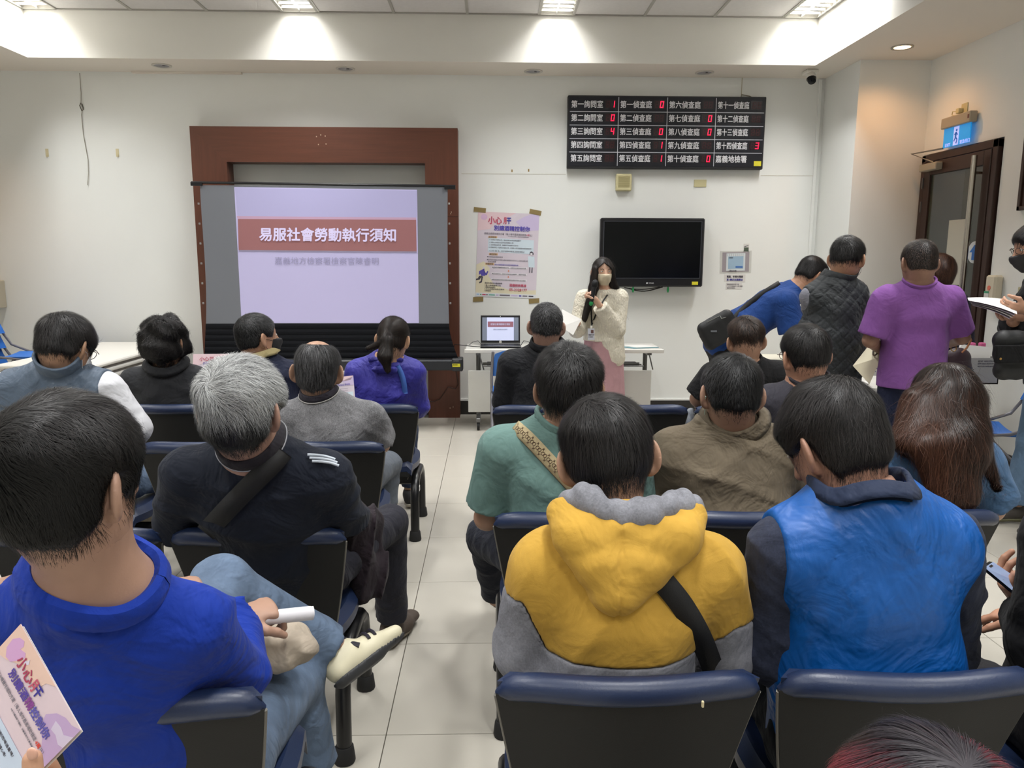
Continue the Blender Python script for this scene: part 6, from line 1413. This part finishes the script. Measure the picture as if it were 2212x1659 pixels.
t=thing('flyer',tuple(W(1870,790,4.4)),'cream and pink flyer held in front of the man in purple','flyer')
a,b,c_,d_=W(1842,790,4.45),W(1878,830,4.40),W(1905,770,4.42),W(1880,742,4.5)
MB().hexa([a,b,c_,d_]+[v+A3(0,-.001,0) for v in(a,b,c_,d_)]).build('flyer_sheet',_m['print_sand'],t)
for k in range(5): 
    u=.25+.1*k;A_=a+(d_-a)*u+(b-a)*.45;B_=a+(d_-a)*u+(b-a)*.9;MB().hexa([A_+A3(0,-.002,0),B_+A3(0,-.002,0),B_+A3(0,-.002,.006),A_+A3(0,-.002,.006)]+[v+A3(0,-.003,0) for v in(A_,B_,B_+A3(0,0,.006),A_+A3(0,0,.006))]).build('printed_line',M_pvio,t)
MB().tube([a+A3(0,-.003,0)+(d_-a)*(.45+.07*math.cos(q))+(b-a)*(.3+.12*math.sin(q)) for q in [2*PI*i/10 for i in range(9)]],.005,5).build('printed_figure',M_pdk,t)
ww=W(1893,756,4.43);MB().tube([ww+A3(.022*math.cos(q)*.5,.03*math.sin(q),.032*math.cos(q)) for q in [2*PI*i/12 for i in range(13)]],.005,6).build('bracelet',mat('bracelet_dark','#3b2a22',.5),R12['t'],True)
# ---- R11 quilted vest ----
M_qv=cloth('vest_quilted_charcoal','#25292c',.6,spec=.4);M_lg2=cloth('tee_light_grey','#7b7c86',.9)
def diamonds(x):
    a0=x['mid'];
    def f(P):
        u=(P[:,0]-a0[0])*1.0;v=P[:,2];k=PI/.052;s=np.minimum(np.abs(np.sin((u+v)*k*.72)),np.abs(np.sin((u-v)*k*.72)));return .005*(1-np.minimum(1,s*2.2))**1.5-.002
    return f
R11=standfig(W(1792,780,4.6)[0],4.62,'person standing in a charcoal diamond-quilted vest over a light grey T-shirt, masked',(1830,560),4.58,(1756,642),(1850,636),4.6,
 armL=(W(1772,725,4.88),W(1780,770,5.05)),armR=(W(1866,705,4.66),W(1872,755,4.88)),nb=(1806,602,4.6),
 hair=dict(mat=HB,n=14000,len=.022,width=.0014,whorl=(0,-.07,.09),th=.012,nape=-.04,fade=.045,lift=.5,segs=4,off=(0,.010),hvf=lambda L,hv,r:hv*.8),hrot=(42,12,0),hs=1.08,skin='#b78767',seed=32,h=.009,hh=.006,girth=1.15,build=1.0,
 top=two(shirt(M_lg2,.85,.010,.006,.09,sg=.016,low=.1),shirt(M_qv,0,.032,.003,.2,hem=(.13,.165,.13),name='quilted_vest',fine=diamonds,h=.0065,clip=armhole(.048,.15))),pants=dict(mat=_m['trousers_black'],r=1.1),shoes=SHD)
collar(R11,M_qv,r=.078,hgt=.035,fold=False,th=.008)
mask_on(R11['c'],R11['R'],R11['hs'],mat('mask_navy','#1d2338',.7),R11['t'])
# ---- R10 bending man with shoulder bag ----
M_rb=cloth('tee_royal_navy','#1b3d7a',.85,wr=1.0)
R10=figure((1.95,5.72,0),'person bending over the table in a blue T-shirt, face hidden',W(1752,596,5.65),0,(W(1690,634,5.86),W(1697,654,5.50)),W(1562,738,5.68),
 ((W(1722,715,5.88),W(1745,765,5.6)),(W(1712,728,5.46),W(1735,778,5.46))),
 ((W(1562,870,5.80),(1.72,5.84,.09)),(W(1562,870,5.56),(1.72,5.56,.09))),
 hair=dict(mat=HB,n=12000,len=.03,width=.0016,th=.014,nape=-.06,segs=4,whorl=(0,-.05,.1)),hrot=(75,42,0),hs=1.10,skin='#b08060',seed=33,h=.010,hh=.006,hip=90,neck=W(1728,622,5.64),build=1.05,
 top=shirt(M_rb,.9,.024,.009,.13,sg=.016,low=.14,dirs=((.5,0,-.8),(.8,0,.5))),pants=dict(mat=_m['trousers_black']),shoes=SHD)
strap(R10,onback(R10,[(1684,612),(1668,622),(1640,640),(1612,662),(1585,690),(1572,712)],.008),.045,C_rub,'bag_strap')
S=Shape();bc=W(1553,712,5.42);Rb=rot(0,0,-30)
for u_ in(-.09,-.03,.03,.09):
    for v_ in(-.06,.0,.06): S.el(bc+Rb@A3(u_*(1.1-.5*(v_+.06)),0,v_),(.05,.045,.05),Rb,.035)
G=S.field(.007,0);G.disp(folds(61,.005,.09,bc));V,Fs=G.surf();bg=thing('shoulder_bag',tuple(bc),'black shoulder bag hanging behind the bending man in blue','bag');mesh('bag_body',V,Fs,mat('bag_nylon','#141517',.6,bump=(200,.3,.001)),bg,True)
MB().tube([ray_hit(G,1520+3.2*k,700-1.6*k*(1 if k<12 else .6),out=.003) if ray_hit(G,1520+3.2*k,700-1.6*k*(1 if k<12 else .6)) is not None else bc for k in range(2,16)],.004,6).build('zipper',mat('zipper_grey','#5d5e5a',.4,metal=.5),bg,True)
h_=ray_hit(G,1542,716,out=.003)
MB().box(h_[0]-.022,h_[0]+.022,h_[1]-.002,h_[1]+.002,h_[2]-.005,h_[2]+.007,.001).build('logo_patch',mat('patch_grey','#6d7076',.4),bg)
# ---- R13 woman hidden behind purple ----
R13=standfig(W(2040,760,5.6)[0],5.62,'person mostly hidden behind the man in purple, brown hair and dark navy top',(2028,585),5.6,(1992,648),(2070,655),5.6,
 armL=(W(1985,740,5.62),W(2000,770,5.7)),armR=(W(2085,760,5.62),W(2070,800,5.7)),nb=(2028,625,5.6),
 hair=dict(mat=HBr,n=9000,len=.06,width=.002,th=.016,nape=-.12,side=-.08,segs=5,noear=False,taper=False,lift=.05),hrot=(-25,15,0),hs=.98,skin='#b98d70',seed=34,h=.012,hh=.007,
 top=shirt(cloth('top_navy_print','#17162a',.8),1.5,.022,.006,.1,sg=.012,low=.25),pants=dict(mat=_m['trousers_black']),shoes=SHD,build=.9)
S=Shape();bc=W(2068,775,4.62);S.el(bc,(.085,.04,.07)).el(bc+A3(0,0,-.05),(.095,.045,.05));V,Fs=S.field(.008,0).surf();hb=thing('handbag',tuple(bc),'dark plum handbag with gold rings and tan strap beside the file box','bag');mesh('bag_body',V,Fs,mat('bag_plum','#2a1720',.5),hb,True)
MB().tube([W(2082,718,4.5),W(2092,722,4.5),W(2098,735,4.5),W(2088,752,4.5),W(2078,762,4.5)],.006,6).build('bag_handle',mat('leather_tan','#7b4a26',.5),hb,True)
MB().tube([W(2060+6*math.cos(q),752+7*math.sin(q),4.48) for q in [2*PI*i/12 for i in range(13)]],.003,6).build('gold_ring',mat('gold_metal','#b08a50',.3,metal=1),hb,True)
# ---- R14 man at the right edge ----
M_j14=cloth('jacket_black','#131316',.8);c14=W(2238,535,4.08)
SL14,SR14=A3(3.07,3.92,1.42),A3(3.10,4.26,1.42)
R14=figure((3.02,4.12,0),'person cut off by the right edge, black mask and jacket, pale jeans, reading papers',c14,0,(SL14,SR14),(3.15,4.12,.94),
 ((A3(2.98,3.88,1.16),W(2215,668,3.96)),(A3(2.99,4.30,1.16),W(2188,684,4.12))),
 ((A3(3.17,4.03,.50),A3(3.14,4.02,.10)),(A3(3.12,4.24,.50),A3(3.10,4.28,.10))),
 hair=dict(mat=HB,n=13000,len=.022,width=.0014,th=.014,nape=-.04,fade=.04,lift=.35,segs=4,fringe=.07),hrot=(-82,18,0),hs=1.06,skin='#b98a6e',seed=35,h=.009,hh=.005,hip=-90,
 hands=(dict(fd=(-1,.1,.05),pn=(.1,.8,.5),curl=1.3,th=.9,fine=.004,side=-1),dict(fd=(-1,.05,.05),pn=(.1,-.5,.8),curl=1.4,th=.8,fine=.004,side=-1)),
 top=shirt(M_j14,(1.35,1.55),.022,.008,.1,sg=.010,hem=(.10,.16,.13)),pants=dict(mat=cloth('jeans_pale','#66809c',.9,var=.2),r=1.05,hem=.075,amp=.008),
 shoes=dict(mat=mat('shoe_taupe_suede','#4a4540',.85,bump=(150,.3,.002)),sole=mat('sole_khaki','#6f6d52',.8),dir=[(-1,-.15,0),(-1,.1,0)]))
mask_on(R14['c'],R14['R'],R14['hs'],_m['mask_black'],R14['t']);glasses(R14['c'],R14['R'],R14['hs'],_m['glasses_black'],R14['t'])
S=Shape()
for u_ in(2168,2195,2225,2250):
    for v_ in(735,765,800): S.el(W(u_,v_,3.87),(.055,.05,.055),None,.03)
G=S.field(.007,0);G.disp(folds(66,.006,.07,W(2200,770,3.86),((0,0,1),)));V,Fs=G.surf()
bg=thing('hip_bag',tuple(W(2200,770,3.86)),'black bag at the hip of the man cut off at the right edge','bag');mesh('bag_body',V,Fs,_m['bag_nylon'],bg,True)
f0=[W(x,y,3.79) for x,y in((2152,748),(2240,745),(2240,782),(2154,785))];MB().hexa([f0[3],f0[2],f0[2]+A3(0,.03,0),f0[3]+A3(0,.03,0),f0[0],f0[1],f0[1]+A3(0,.03,0),f0[0]+A3(0,.03,0)]).build('bag_flap',M_bt,bg,bevel=.004)
MB().disc(W(2161,775,3.787),(0,-1,0),.006,.003,10).build('snap_button',mat('gold_metal','#b08a50',.3,metal=1),bg)
t=thing('held_papers',tuple(W(2130,652,4.0)),'curled white papers held by the man at the right edge','papers')
for k in range(4):
    V=[];n=10
    for i in range(n+1):
        u=i/n;x=2090+3*k+u*(105-8*k);y=646-12*math.sin(u*PI*.55+.25)-0*k+u*16+2.2*k
        V+=[W(x+2,y+22*u+6+1.5*k,3.90),W(x,y+1.5*k,4.12)]
    V=[v for v in V];mesh('sheet',V,[(2*i,2*i+2,2*i+3,2*i+1) for i in range(n)],[M_paper,mat('paper_lilac','#b9aebf',.7)][k%2],t,True)
# ---- R4 presenter ----
def knit(name,col):
    if name in _m: return _m[name]
    m=cloth(name,col,.9,wr=.8,var=.18);nt=m.node_tree;N=nt.nodes;L=nt.links;b=N['Principled BSDF'];tc=N.new('ShaderNodeTexCoord');mp=N.new('ShaderNodeMapping');mp.inputs['Scale'].default_value=(60,60,26)
    v=N.new('ShaderNodeTexVoronoi');v.inputs['Scale'].default_value=1.6;bp=N.new('ShaderNodeBump');bp.inputs['Strength'].default_value=.9;bp.inputs['Distance'].default_value=.006
    L.new(tc.outputs['Object'],mp.inputs[0]);L.new(mp.outputs[0],v.inputs['Vector']);L.new(v.outputs['Distance'],bp.inputs['Height']);L.new(b.inputs['Normal'].links[0].from_socket,bp.inputs['Normal']);L.new(bp.outputs[0],b.inputs['Normal']);return m
M_kn=knit('knit_cream','#d9d3c2')
c=W(1302,588,6.40);xp=c[0]+.03
SLw,SRw=W(1339,643,6.44),W(1262,645,6.42)   # her left is image right
wl_=W(1287,648,6.22);wr_=W(1236,700,6.18)
def ph(S,T,R,s):
    S.rc(T(.070,.03,.03),T(.082,.045,-.12),.028,.035,.02).rc(T(.082,.045,-.12),W(1262,688,6.31),.038,.022,.03)
    S.rc(T(-.072,.02,.03),T(-.088,.0,-.10),.026,.032,.02).rc(T(-.088,.0,-.10),W(1345,650,6.48),.034,.030,.03).rc(W(1345,650,6.50),W(1350,684,6.50),.028,.010,.02)
    S.ec(T(0,-.06,.0),T(0,-.09,-.28),(.08,.05),(.10,.04),R[:,0],.04)
def pcut(P,T):
    x,y,z=P.T;face=(y>.02)&(z<.088-.9*np.abs(x-.01))&(np.abs(x)<.068);return np.where(face,-.004,T)
R4=figure((xp,6.45,0),'standing person in cream knit sweater and pink skirt, masked, speaking into a microphone',c,0,(SLw,SRw),(xp,6.47,.90),
 ((W(1333,712,6.36),wl_),(W(1246,712,6.34),wr_)),(((xp-.0+.10,6.43,.48),(xp+.10,6.44,.09)),((xp-.10,6.43,.48),(xp-.10,6.44,.09))),
 hair=dict(mat=HDb,n=14000,len=.12,width=.002,th=.012,nape=-.14,side=-.10,fringe=.10,extra=ph,tfun=pcut,rootf=lambda L,p:np.where((L[:,1]>.02)&(L[:,2]<.085-.9*np.abs(L[:,0]-.01))&(np.abs(L[:,0])<.066),0,p),flow=lambda c_,R_,s_:downflow(c_,R_,s_,(.01,.03,.115)),segs=8,lift=.01,noear=True,taper=False,clump=.1,h=.005,shell=.12,stick=.4,hvf=lambda L,hv,r:hv*.55,lenf=lambda P:(lambda L:np.where((L[:,1]>-.02)&(L[:,2]>.03)&(np.abs(L[:,0])<.075),.22,1))((P-W(1302,588,6.40))@rot(172,4,0)/.97)),
 hrot=(172,4,0),hs=.97,skin='#d0a58a',seed=36,h=.008,hh=.005,hip=180,build=.86,neck=W(1302,628,6.43),ns=.85,
 hands=(dict(fd=(-.55,-.15,.8),pn=(-.75,.1,-.45),curl=1.7,th=.9,fine=.0032,side=1,s=.9),dict(fd=(-.9,-.2,-.1),pn=(0,.2,1),curl=.8,fine=.004,side=1,s=.9)),
 top=shirt(M_kn,(1.80,1.75),.016,.007,.10,sg=.016,hem=(.04,.165,.12),neckr=.085,dirs=((.5,0,.9),(.2,0,1))),pants=None,
 shoes=dict(mat=mat('shoe_white','#c9c4bc',.6)))
# longer sweater tail on image right, ribbed skirt
S=Shape();S.ec(W(1316,735,6.44),W(1328,772,6.42),(.13,.12),(.095,.095),(1,0,0),.04);G=S.field(.007,0);G.disp(folds(71,.008,.06,R4['P'],((1,0,.1),)));V,Fs=G.surf();mesh('sweater_tail',V,Fs,M_kn,R4['t'],True)
V=[];n=48
for j in range(13):
    z=.95-.80*j/12;
    for i in range(n):
        a=2*PI*i/n;r=(.145+.05*j/12)*(1+.035*math.sin(a*16)+.03*math.sin(a*5+j*.1));V.append((xp+r*math.cos(a)*1.05,6.47+r*math.sin(a)*.85,z))
mesh('skirt',V,[(j*n+i,(j+1)*n+i,(j+1)*n+(i+1)%n,j*n+(i+1)%n) for j in range(12) for i in range(n)],cloth('skirt_pink','#b38c91',.8,wr=.4),R4['t'],True)
mask_on(R4['c'],R4['R'],R4['hs'],mat('mask_ivory','#c4b9a0',.7),R4['t'])
T=R4['T']
for sg in(-1,1): MB().tube([T(sg*.018,.098,.031),T(sg*.032,.096,.036),T(sg*.046,.086,.031)],.0022,5).build('eyebrow',mat('brow_dark','#241a16',.8),R4['t'],True)
# microphone
m0,m1=W(1277,655,6.17),W(1286,608,6.20);ax=nrm(m1-m0);t=thing('microphone',tuple(m0),'black wireless microphone with green end held by the presenter','microphone')
MB().tube([m0,m0+ax*.02,m0+ax*.13],[.014,.0165,.019],14).build('mic_handle',M_blackp,t,True)
MB().tube([m0+ax*.13,m0+ax*.14,m0+ax*.165,m0+ax*.185,m0+ax*.195],[.020,.026,.027,.020,.006],16).build('mic_head',mat('mic_mesh','#17181a',.5,metal=.5,bump=(500,.8,.002)),t,True)
MB().tube([m0-ax*.02,m0-ax*.012,m0,m0+ax*.012],[.007,.015,.017,.015],14).build('green_end_cap',mat('mic_green','#118a46',.45),t,True)
# lanyard and badge
t=thing('name_badge',tuple(W(1277,718,6.27)),'white name badge with small portrait hanging on black lanyard of the presenter','badge')
lan=onback(R4,[(1325,622),(1310,640),(1297,660),(1285,685),(1279,700)],.008)+[W(1278,705,6.25)]
strap(t,lan,.012,C_rub,'lanyard');lan2=onback(R4,[(1276,640),(1277,665),(1278,690)],.008)+[W(1278,705,6.25)];strap(t,lan2,.012,C_rub,'lanyard')
bp=W(1277,722,6.24);panel('badge_card',bp,(1,0,.03),(-.03,0,1),.055,.095,mat('badge_white','#cfd1db',.4),t);panel('portrait',bp+A3(.008,-.001,.022),(1,0,.03),(-.03,0,1),.022,.028,mat('portrait_brown','#6a4a44',.6),t)
MB().box(bp[0]-.008,bp[0]+.008,bp[1]-.004,bp[1]+.003,bp[2]+.048,bp[2]+.07,.002).build('badge_clip',M_white,t)
text('嘉義地檢',.012,bp+A3(-.022,-.001,-.005),(1,0,0),UPZ,M_pdk,t);text('署 檢察官',.009,bp+A3(-.022,-.001,-.022),(1,0,0),UPZ,M_pgr,t)
t=thing('paper_sheet',tuple(W(1228,690,6.1)),'white sheet in the lowered hand of the presenter','paper')
a,b,c_,d_=W(1214,668,6.12),W(1256,690,6.14),W(1238,724,6.02),W(1212,706,6.0);MB().hexa([d_,c_,b,a]+[v+A3(0,0,.001) for v in(d_,c_,b,a)]).build('sheet',M_paper,t)
# ---- R15 man with phone, mostly outside the frame ----
X=1.36
R15=figure((X,1.50,0),'person at right edge holding a phone, black sleeve and black trousers with white side stripes',(X+.05,1.58,1.22),0,((X-.17,1.48,.98),(X+.19,1.48,.98)),(X,1.49,.52),
 ((A3(X-.17,1.50,.72),W(2222,1325,1.66)),(A3(X+.25,1.6,.72),A3(X+.05,1.85,.62))),
 ((W(2075,1462,1.86),A3(1.30,2.15,.12)),(A3(X+.16,1.95,.50),A3(X+.16,2.0,.1))),
 hair=dict(mat=HB,n=6000,len=.03),skin='#b07d60',seed=37,h=.008,hh=.007,
 hands=(dict(fd=(-.55,.35,.72),pn=(.72,-.25,.65),curl=.9,th=.55,fine=.0032,side=1,s=1.0),None),
 top=shirt(M_j14,1.88,.020,.006,.1,sg=.012,low=.05),pants=dict(mat=cloth('trackpants_black','#1c1b1f',.8),h=.008,r=1.0))
t=thing('smartphone',tuple(W(2165,1250,1.62)),'smartphone with lit map screen held at the right edge','phone')
q=[W(2124,1222,1.60),W(2146,1210,1.62),W(2238,1262,1.72),W(2216,1288,1.70)]
q=[W(2122,1224,1.62),W(2142,1211,1.66),W(2236,1275,1.70),W(2214,1300,1.655)];nv=nrm(np.cross(q[3]-q[0],q[1]-q[0]));nv=nv if nv@(EYE-q[0])>0 else -nv
MB().hexa([v-nv*.008 for v in q]+list(q)).build('phone_body',M_blackp,t,bevel=.003)
cc_=sum(q)/4;q2=[cc_+(v-cc_)*.93+nv*.0006 for v in q];MB().hexa(q2+[v+nv*.0004 for v in q2]).build('phone_screen',mat('phone_glow','#8d9fc4',.2,emit=.45),t)
def onph(u,v): return q2[0]+(q2[3]-q2[0])*u+(q2[1]-q2[0])*v+nv*.001
M_route=mat('phone_route','#5f6f96',.4)
for pts in([(.25,.3),(.35,.5),(.42,.4),(.55,.7)],[(.4,.2),(.5,.35),(.7,.3),(.85,.55)],[(.6,.8),(.7,.6),(.8,.8)]): MB().tube([onph(*z) for z in pts],.0007,4).build('map_route',M_route,t)
n0=onph(.02,.35);n1=onph(.02,.65);n2=onph(.07,.65);n3=onph(.07,.35);MB().hexa([n0,n1,n2,n3]+[v+nv*.0004 for v in(n0,n1,n2,n3)]).build('notch',M_blackp,t)
for o in(0,1):
    a=[(2097,1463+12*o),(2120,1464+12*o),(2150,1466+12*o),(2180,1469+12*o),(2205,1473+12*o)];S=Shape();K_=W(2075,1462,1.86);S.rc(A3(X-.085,1.49,.51),K_,.096,.076,.02);Gt=S.field(.008,0)
    pts=[ray_hit(Gt,*z,out=.004) for z in a];pts=[z for z in pts if z is not None]
    if len(pts)>2: strap(R15,pts,.0075,mat('stripe_bright','#cfd0d4',.6),'side_stripe',subdiv=3)
# ---- R16 head with red and black hair, bottom right ----
c=W(2005,1880,.66)
R16=figure((c[0],.62,0),'top of a head with black hair tinted dark red, cut off at the bottom right',c,0,(c+A3(-.15,-.02,-.20),c+A3(.15,-.02,-.20)),c+A3(0,.02,-.62),
 ((c+A3(-.2,.05,-.45),c+A3(-.1,.25,-.5)),(c+A3(.2,.05,-.45),c+A3(.1,.25,-.5))),((c+A3(-.1,.42,-.66),c+A3(-.1,.45,-1.0)),(c+A3(.1,.42,-.66),c+A3(.1,.45,-1.0))),
 hair=dict(mat=HRed,n=24000,len=.07,width=.0007,whorl=(.0,-.03,.112),fly=.002,swirl=.2,grav=.8,th=.014,nape=-.12,side=-.08,segs=7,noear=True,h=.0045,clump=.15,shell=.2,lift=.02,stick=.8,hvf=lambda L,hv,r:np.clip(.10+.85*smooth01((np.abs(L[:,0]+.005)-.020)/.03)+.3*(hv-.5),0,1)*1.0),hs=1.12,skin='#b08a70',seed=38,h=.010,hh=.007,
 top=shirt(_m['tee_black'],1.9,.02,.005),pants=dict(mat=_m['trousers_black']))
# ---- hand with flyer at the lower left ----
TL=W(45,1348,.90);TR=W(175,1577,.84);rv=TR-TL;Wd=np.linalg.norm(rv);rv=rv/Wd
best=None
for Yt in np.linspace(.6,1.1,200):
    D=W(92,1661,Yt)-TR;v=abs(nrm(D)@rv)
    if best is None or v<best[0]: best=(v,D)
dv=nrm(best[1]-rv*(best[1]@rv));uv=-dv;nf=np.cross(rv,uv)
t=thing('flyer',tuple(TL),'pink and lilac health flyer held up at the lower left corner','flyer')
FH=Wd*1.41
def fp(u,v,o=0): return TL+rv*u*Wd+dv*v*FH+nf*o
def fpoly(pts,m,name='printed_shape',o=.0004):
    k=len(pts);A_=[fp(u,v,o) for u,v in pts];B_=[fp(u,v,o+.0002) for u,v in pts];return MB().add(A_+B_,[tuple(range(k)),tuple(range(k,2*k))[::-1]]+[(i,(i+1)%k,k+(i+1)%k,k+i) for i in range(k)]).build(name,m,t)
MB().hexa([fp(0,1,-.0005),fp(1,1,-.0005),fp(1,0,-.0005),fp(0,0,-.0005),fp(0,1),fp(1,1),fp(1,0),fp(0,0)]).build('flyer_sheet',mat('flyer_base','#d9c6cf',.45,var=.03),t)
MB().hexa([fp(.02,1,-.0035),fp(1.02,1,-.0035),fp(1.012,.012,-.0035),fp(.02,.008,-.0035),fp(.02,1,-.003),fp(1.02,1,-.003),fp(1.012,.012,-.003),fp(.02,.008,-.003)]).build('flyer_sheet',M_paper,t)
fpoly([(0,0),(.60,0),(.52,.05),(.50,.11),(.42,.14),(.30,.13),(.22,.16),(.12,.22),(0,.26)],mat('flyer_peach','#e3c2b4',.45))
fpoly([(.70,.16),(.76,.09),(.84,.05),(.92,.04),(1,.0),(1,.36),(.9,.33),(.82,.27),(.74,.25)],mat('flyer_violet','#bda3cc',.45))
fpoly([(.80,.12),(.87,.11),(.93,.12),(1,.07),(1,.17),(.95,.19),(.88,.17),(.82,.18)],mat('flyer_mist','#cfc4dc',.45),o=.0007)
fpoly([(.04,.10),(.08,.05),(.13,.035),(.16,.06),(.15,.09),(.21,.07),(.235,.09),(.22,.13),(.19,.165),(.16,.20),(.10,.21),(.05,.17)],mat('flyer_petal','#cfa2cf',.45),o=.0007)
fpoly([(.23,.10),(.27,.09),(.28,.065),(.30,.09),(.28,.115),(.25,.12)],mat('flyer_dove','#d9d2e4',.45),o=.0009)
fpoly([(.18,.47),(1.0,.47),(1.0,.9),(.18,.9)],mat('flyer_ice','#c4d2e6',.45),o=.0007)
def ft(s,u,v,sz,m,wd,bold=0): text(s,sz*Wd,fp(u,v,.0012),rv,uv,m,t,width=wd*Wd,ext=.0001,bold=bold*Wd)
FR=mat('flyer_crimson','#a83a5c',.45);FI=mat('flyer_indigo','#342c93',.45);FV=mat('flyer_purple','#54409c',.45)
ft('小',.20,.125,.135,FR,.10,.003);ft('心',.315,.13,.13,FR,.105,.003);ft('月',.43,.13,.135,mat('flyer_rose','#bf5570',.45),.05,.003);ft('干',.485,.13,.125,FI,.075,.003)
ft('別讓酒',.22,.225,.10,FV,.27,.0025);ft('精',.495,.225,.10,mat('flyer_magenta','#84408f',.45),.085,.0025);ft('控制你',.585,.225,.10,mat('flyer_periwinkle','#5b55ad',.45),.265,.0025)
ft('酒癮治療費用補助方案（每人每年最高補助額度',.10,.315,.045,M_pgr,.69);ft('4萬',.80,.315,.045,mat('flyer_red','#d0453c',.45),.06,.001);ft('元）',.865,.315,.045,M_pgr,.05)
ft('※本方案為部分補助，依醫療院所收費標準辦理',.45,.36,.022,M_pgr,.40);ft('後來卻無法控制而喝過量嗎?',.30,.52,.035,M_pdk,.45);ft('或朋友為您的喝酒問題擔心嗎?',.30,.57,.035,M_pdk,.40)
# its hand
wr=W(70,1790,.84);t2=thing('person',(wr[0],.7,0),'hand holding the flyer at the lower left corner, rest of the person out of view','person')
S=Shape();b0=W(75,1760,.80)
S.rc(b0,W(72,1690,.80),.0135,.0125,.01).rc(W(72,1690,.80),W(70,1640,.805),.0115,.0105,.005).ec(b0+A3(.0,.03,-.03),b0+A3(0,.03,.0),(.045,.02),(.04,.016),(1,0,0),.02).rc(b0+A3(.02,.05,-.02),W(125,1690,.89),.014,.0105,.01).rc(W(125,1690,.89),W(105,1650,.88),.0105,.0095,.005).rc(b0+A3(.0,.05,-.02),W(80,1680,.92),.014,.0105,.01).rc(W(80,1680,.92),W(60,1650,.91),.010,.009,.005).rc(b0+A3(-.02,.05,-.02),W(40,1690,.92),.013,.010,.01).rc(b0+A3(.0,.03,-.02),b0+A3(-.02,-.05,-.20),.030,.040,.03)
V,Fs=S.field(.003,0).surf();mesh('body',V,Fs,skinmat('skin_b98a6c','#b98a6c'),t2,True)
S=Shape();S.el(W(70,1632,.793)+A3(0,0,.002),(.0065,.003,.008));V,Fs=S.field(.0012,0,.006).surf();mesh('thumbnail',V,Fs,mat('nail_pink','#cfa08c',.3),t2,True)
S=Shape();S.rc(b0+A3(-.005,-.0,-.09),b0+A3(-.03,-.10,-.36),.048,.06,.02);V,Fs=S.field(.008,0).surf();mesh('sleeve',V,Fs,_m['tee_black'],t2,True)
# ---- flyers held by the seated, black bag and papers at the left edge ----
def flyer(px,Y,label,w=.148,tilt=.0,lean=.25):
    c0=W(*px,Y);t=thing('flyer',tuple(c0),label,'flyer');r_=nrm(A3(1,.05,-tilt));u_=nrm(A3(tilt,lean,1));hh_=w*1.41
    panel('flyer_sheet',c0,r_,u_,w,hh_,_m['poster_lilac'],t);n_=np.cross(r_,u_)
    def at(u,v,o=.0015): return c0+r_*(u-.5)*w+u_*(.5-v)*hh_+n_*o
    def pg(q,m,o=.0012): k=len(q);A_=[at(u,v,o) for u,v in q];B_=[at(u,v,o+.0003) for u,v in q];MB().add(A_+B_,[tuple(range(k)),tuple(range(k,2*k))[::-1]]+[(i,(i+1)%k,k+(i+1)%k,k+i) for i in range(k)]).build('printed_shape',m,t)
    pg([(0,0),(1,0),(.9,.1),(.4,.12),(.2,.22),(0,.25)],M_ppk);pg([(.6,.1),(1,.02),(1,.22),(.8,.2)],M_ppu);pg([(.12,.36),(.95,.36),(.95,.5),(.12,.5)],M_pbl)
    text('小心肝',.13*w,at(.18,.1,.002),r_,u_,M_pred,t,width=.4*w,ext=.0001,bold=.002*w);text('別讓酒精控制你',.08*w,at(.28,.19,.002),r_,u_,M_pvio,t,width=.6*w,ext=.0001)
    for k in range(6): pg([(.15,.27+.05*k),(.8,.27+.05*k),(.8,.275+.05*k),(.15,.275+.05*k)],M_pgr,.0018)
    return t
flyer((455,818),4.55,'flyer held up in front of the person with curly hair',.21)
flyer((733,862),3.75,'flyer held in front of the balding man, lilac corner showing',.155,-.1)
flyer((8,1010),3.35,'flyer at the left edge held beside the man in padded vest',.21)
t=thing('white_papers',tuple(W(1436,958,2.8)),'white printed sheet in the hands of the man in olive jacket','papers')
a=[W(1412,985,2.75),W(1455,985,2.75),W(1462,925,2.85),W(1418,935,2.85)];MB().hexa(a+[v-A3(0,.001,0) for v in a]).build('sheet',M_paper,t)
t=thing('white_papers',tuple(W(1895,958,2.2)),'white sheet seen beyond the right ear of the man in azure vest','papers')
a=[W(1884,975,2.0),W(1912,960,2.0),W(1896,940,2.1),W(1884,935,2.1)];MB().hexa(a+[v-A3(0,.001,0) for v in a]).build('sheet',M_paper,t)
S=Shape();bc=W(5,1110,2.45);S.el(bc,(.13,.08,.13)).el(bc+A3(-.02,0,.05),(.09,.07,.08));G=S.field(.007,0);G.disp(folds(81,.009,.08,bc,((.8,0,.6),)));V,Fs=G.surf()
bg=thing('backpack',tuple(bc-A3(0,0,.13)),'black backpack standing on the empty seat at the left edge','bag');mesh('bag_body',V,Fs,mat('backpack_black','#17181d',.7,bump=(200,.3,.001)),bg,True)
MB().tube([W(32,1100,2.42),W(52,1112,2.40),W(62,1130,2.40),W(64,1160,2.40)],.008,8,flat=.5).build('bag_strap',C_rub,bg,True)
S=Shape();bc=W(305,1130,3.82)*A3(1,1,0)+A3(0,0,.13);S.el(bc,(.12,.10,.132)).el(bc+A3(.02,0,.12),(.09,.08,.10));G=S.field(.008,0);G.disp(folds(82,.010,.07,bc,((1,0,.2),)));V,Fs=G.surf()
tag(mesh('canvas_bag',V,Fs,cloth('canvas_beige','#8d8574',.9),org=tuple(bc),smooth=True),'beige canvas bag on the floor between the left seat rows','bag')
S=Shape();bc=W(1492,905,4.25);S.el(bc,(.045,.05,.07));G=S.field(.006,0);G.disp(folds(83,.008,.04,bc));V,Fs=G.surf()
tag(mesh('cloth_bundle',V,Fs,cloth('cloth_grey_white','#8e939a',.9,var=.4),org=tuple(bc),smooth=True),'small grey and white cloth bundle on the far right seat row','cloth')
